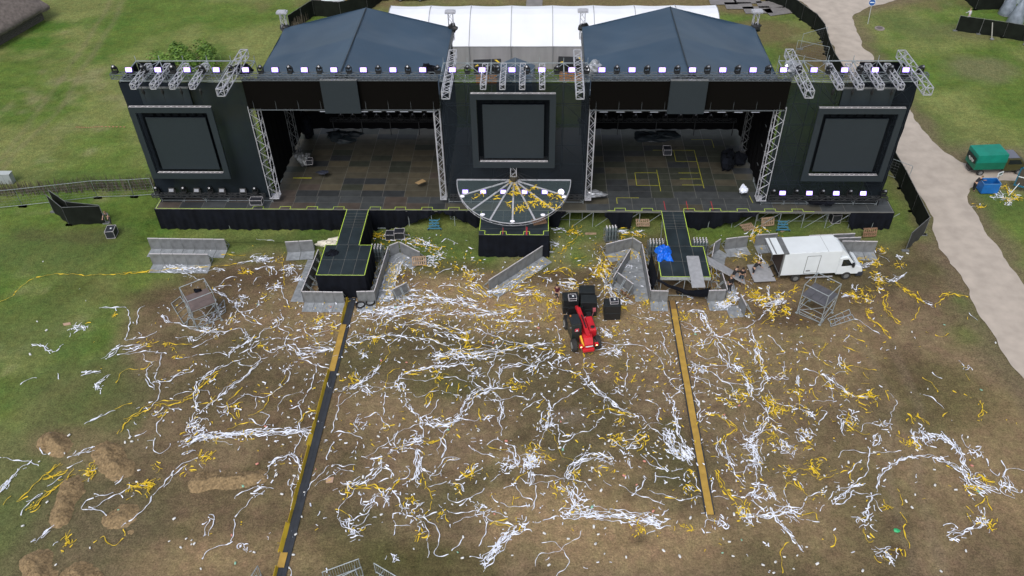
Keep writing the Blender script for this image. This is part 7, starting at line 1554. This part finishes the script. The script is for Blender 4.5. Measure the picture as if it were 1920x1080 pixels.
paper_obj('y', 'gold_streamers', PAPERY, 'gold paper streamers strewn and tangled all over the trampled field')
# gold streamers caught on the clear stage and its hub
paper['y'] = [[], []]; paper['w'] = [[], []]
hub = Vector((hub.x*SK_, hub.y*SK_, hub.z*SK_+SDZ)); Hm = Matrix.Translation(hub) @ Matrix.Rotation(-tilt, 4, 'X')
def on_glass(px, py):   # photo point on the tilted clear floor
    d_ = Vector(_R.T @ np.array([(px-960)/F_PX, (py-540)/F_PX, 1.0])); nrm = Hm.to_3x3() @ Vector((0, 0, 1)); o_ = Vector((0, 0, CAM_H)); t_ = (hub-o_).dot(nrm)/d_.dot(nrm); return o_+d_*t_
GP = [[(958, 338), (965, 350), (977, 362), (1004, 352)], [(993, 366), (1000, 372), (1010, 378), (1020, 385), (1035, 388), (1044, 392)], [(1027, 365), (1035, 370), (1045, 373), (1052, 371)], [(964, 390), (972, 396), (982, 388), (990, 384), (1008, 382), (1030, 386)], [(899, 364), (906, 362)], [(886, 371), (890, 370)], [(928, 374), (934, 372)], [(948, 366), (965, 363), (978, 362)], [(950, 384), (962, 384)]]
for P in GP:
    Q_ = [on_glass(*p) for p in P]
    for a, b_ in zip(Q_, Q_[1:]):
        for k in range(int((b_-a).length*9)+3):
            q = a.lerp(b_, rs.random())+Vector((rs.gauss(0, .12), rs.gauss(0, .12), 0)); k0 = len(paper['y'][0]); scrap(q.x, q.y, 'y', rs.uniform(.15, .5), .08); V_ = paper['y'][0]
            for i in range(k0, len(V_)): V_[i] = (V_[i][0], V_[i][1], V_[i][2]-.03+hub.z+(V_[i][1]-hub.y)*math.tan(-tilt))
paper_obj('y', 'gold_streamers', PAPERY, 'gold streamers lying on the clear half-round stage')
# crushed cups and bits, repeated singly
cups = {}
def cup(kind, m, label):
    if kind not in cups:
        mb = MB(); mb.lathe((0, 0, 0), [(.045, 0), (.06, .08), (.055, .17)], 8, 'X'); cups[kind] = mb.build('crushed_cup', m, smooth=True); tag(cups[kind], label, 'cup', label+'s'); return cups[kind]
    o = cups[kind].copy(); C.objects.link(o); return o
CM = [('white', mat('cup_white', (.7, .71, .72), .4), 'crushed white cup lying on the field', .86), ('green', mat('cup_green', (.25, .5, .38), .4), 'crushed pale green cup lying on the field', .08), ('pink', mat('cup_pink', (.6, .25, .2), .4), 'crushed pink cup lying on the field', .06)]
for k in range(285):
    while True:
        x = rs.uniform(30, 1900); y = rs.uniform(560, 1075) if k < 265 else rs.uniform(470, 560)
        if rs.random() < (1.0 if 350 < x < 1500 else .42): break
    r_ = rs.random(); kk = CM[0] if r_ < .86 else (CM[1] if r_ < .94 else CM[2]); q = ll(x, y)
    if -17.9 < q.x < -13.9 and q.y > 50.6 or 10 < q.x < 14 and q.y > 50.7 or 2 < q.x < 7 and 42 < q.y < 50: continue
    o = cup(*kk[:3]); o.location = (q.x, q.y, .10); s = rs.uniform(.7, 1.3); o.scale = (s, s, s*rs.uniform(.5, 1)); o.rotation_euler = (0, rs.uniform(-.4, .4), rs.uniform(0, 2*PI))
for kk in CM: cups[kk[0]]  # prototypes were placed by the loop itself
mb = MB(); mb.blob((0, 0, .08), (.22, .14, .07), 8, 5, .2); tag(mb.build('green_bag', mat('bag_green', (.03, .4, .15), .4), loc=g(1681, 996)), 'bright green bag on the lower right dirt', 'bag')
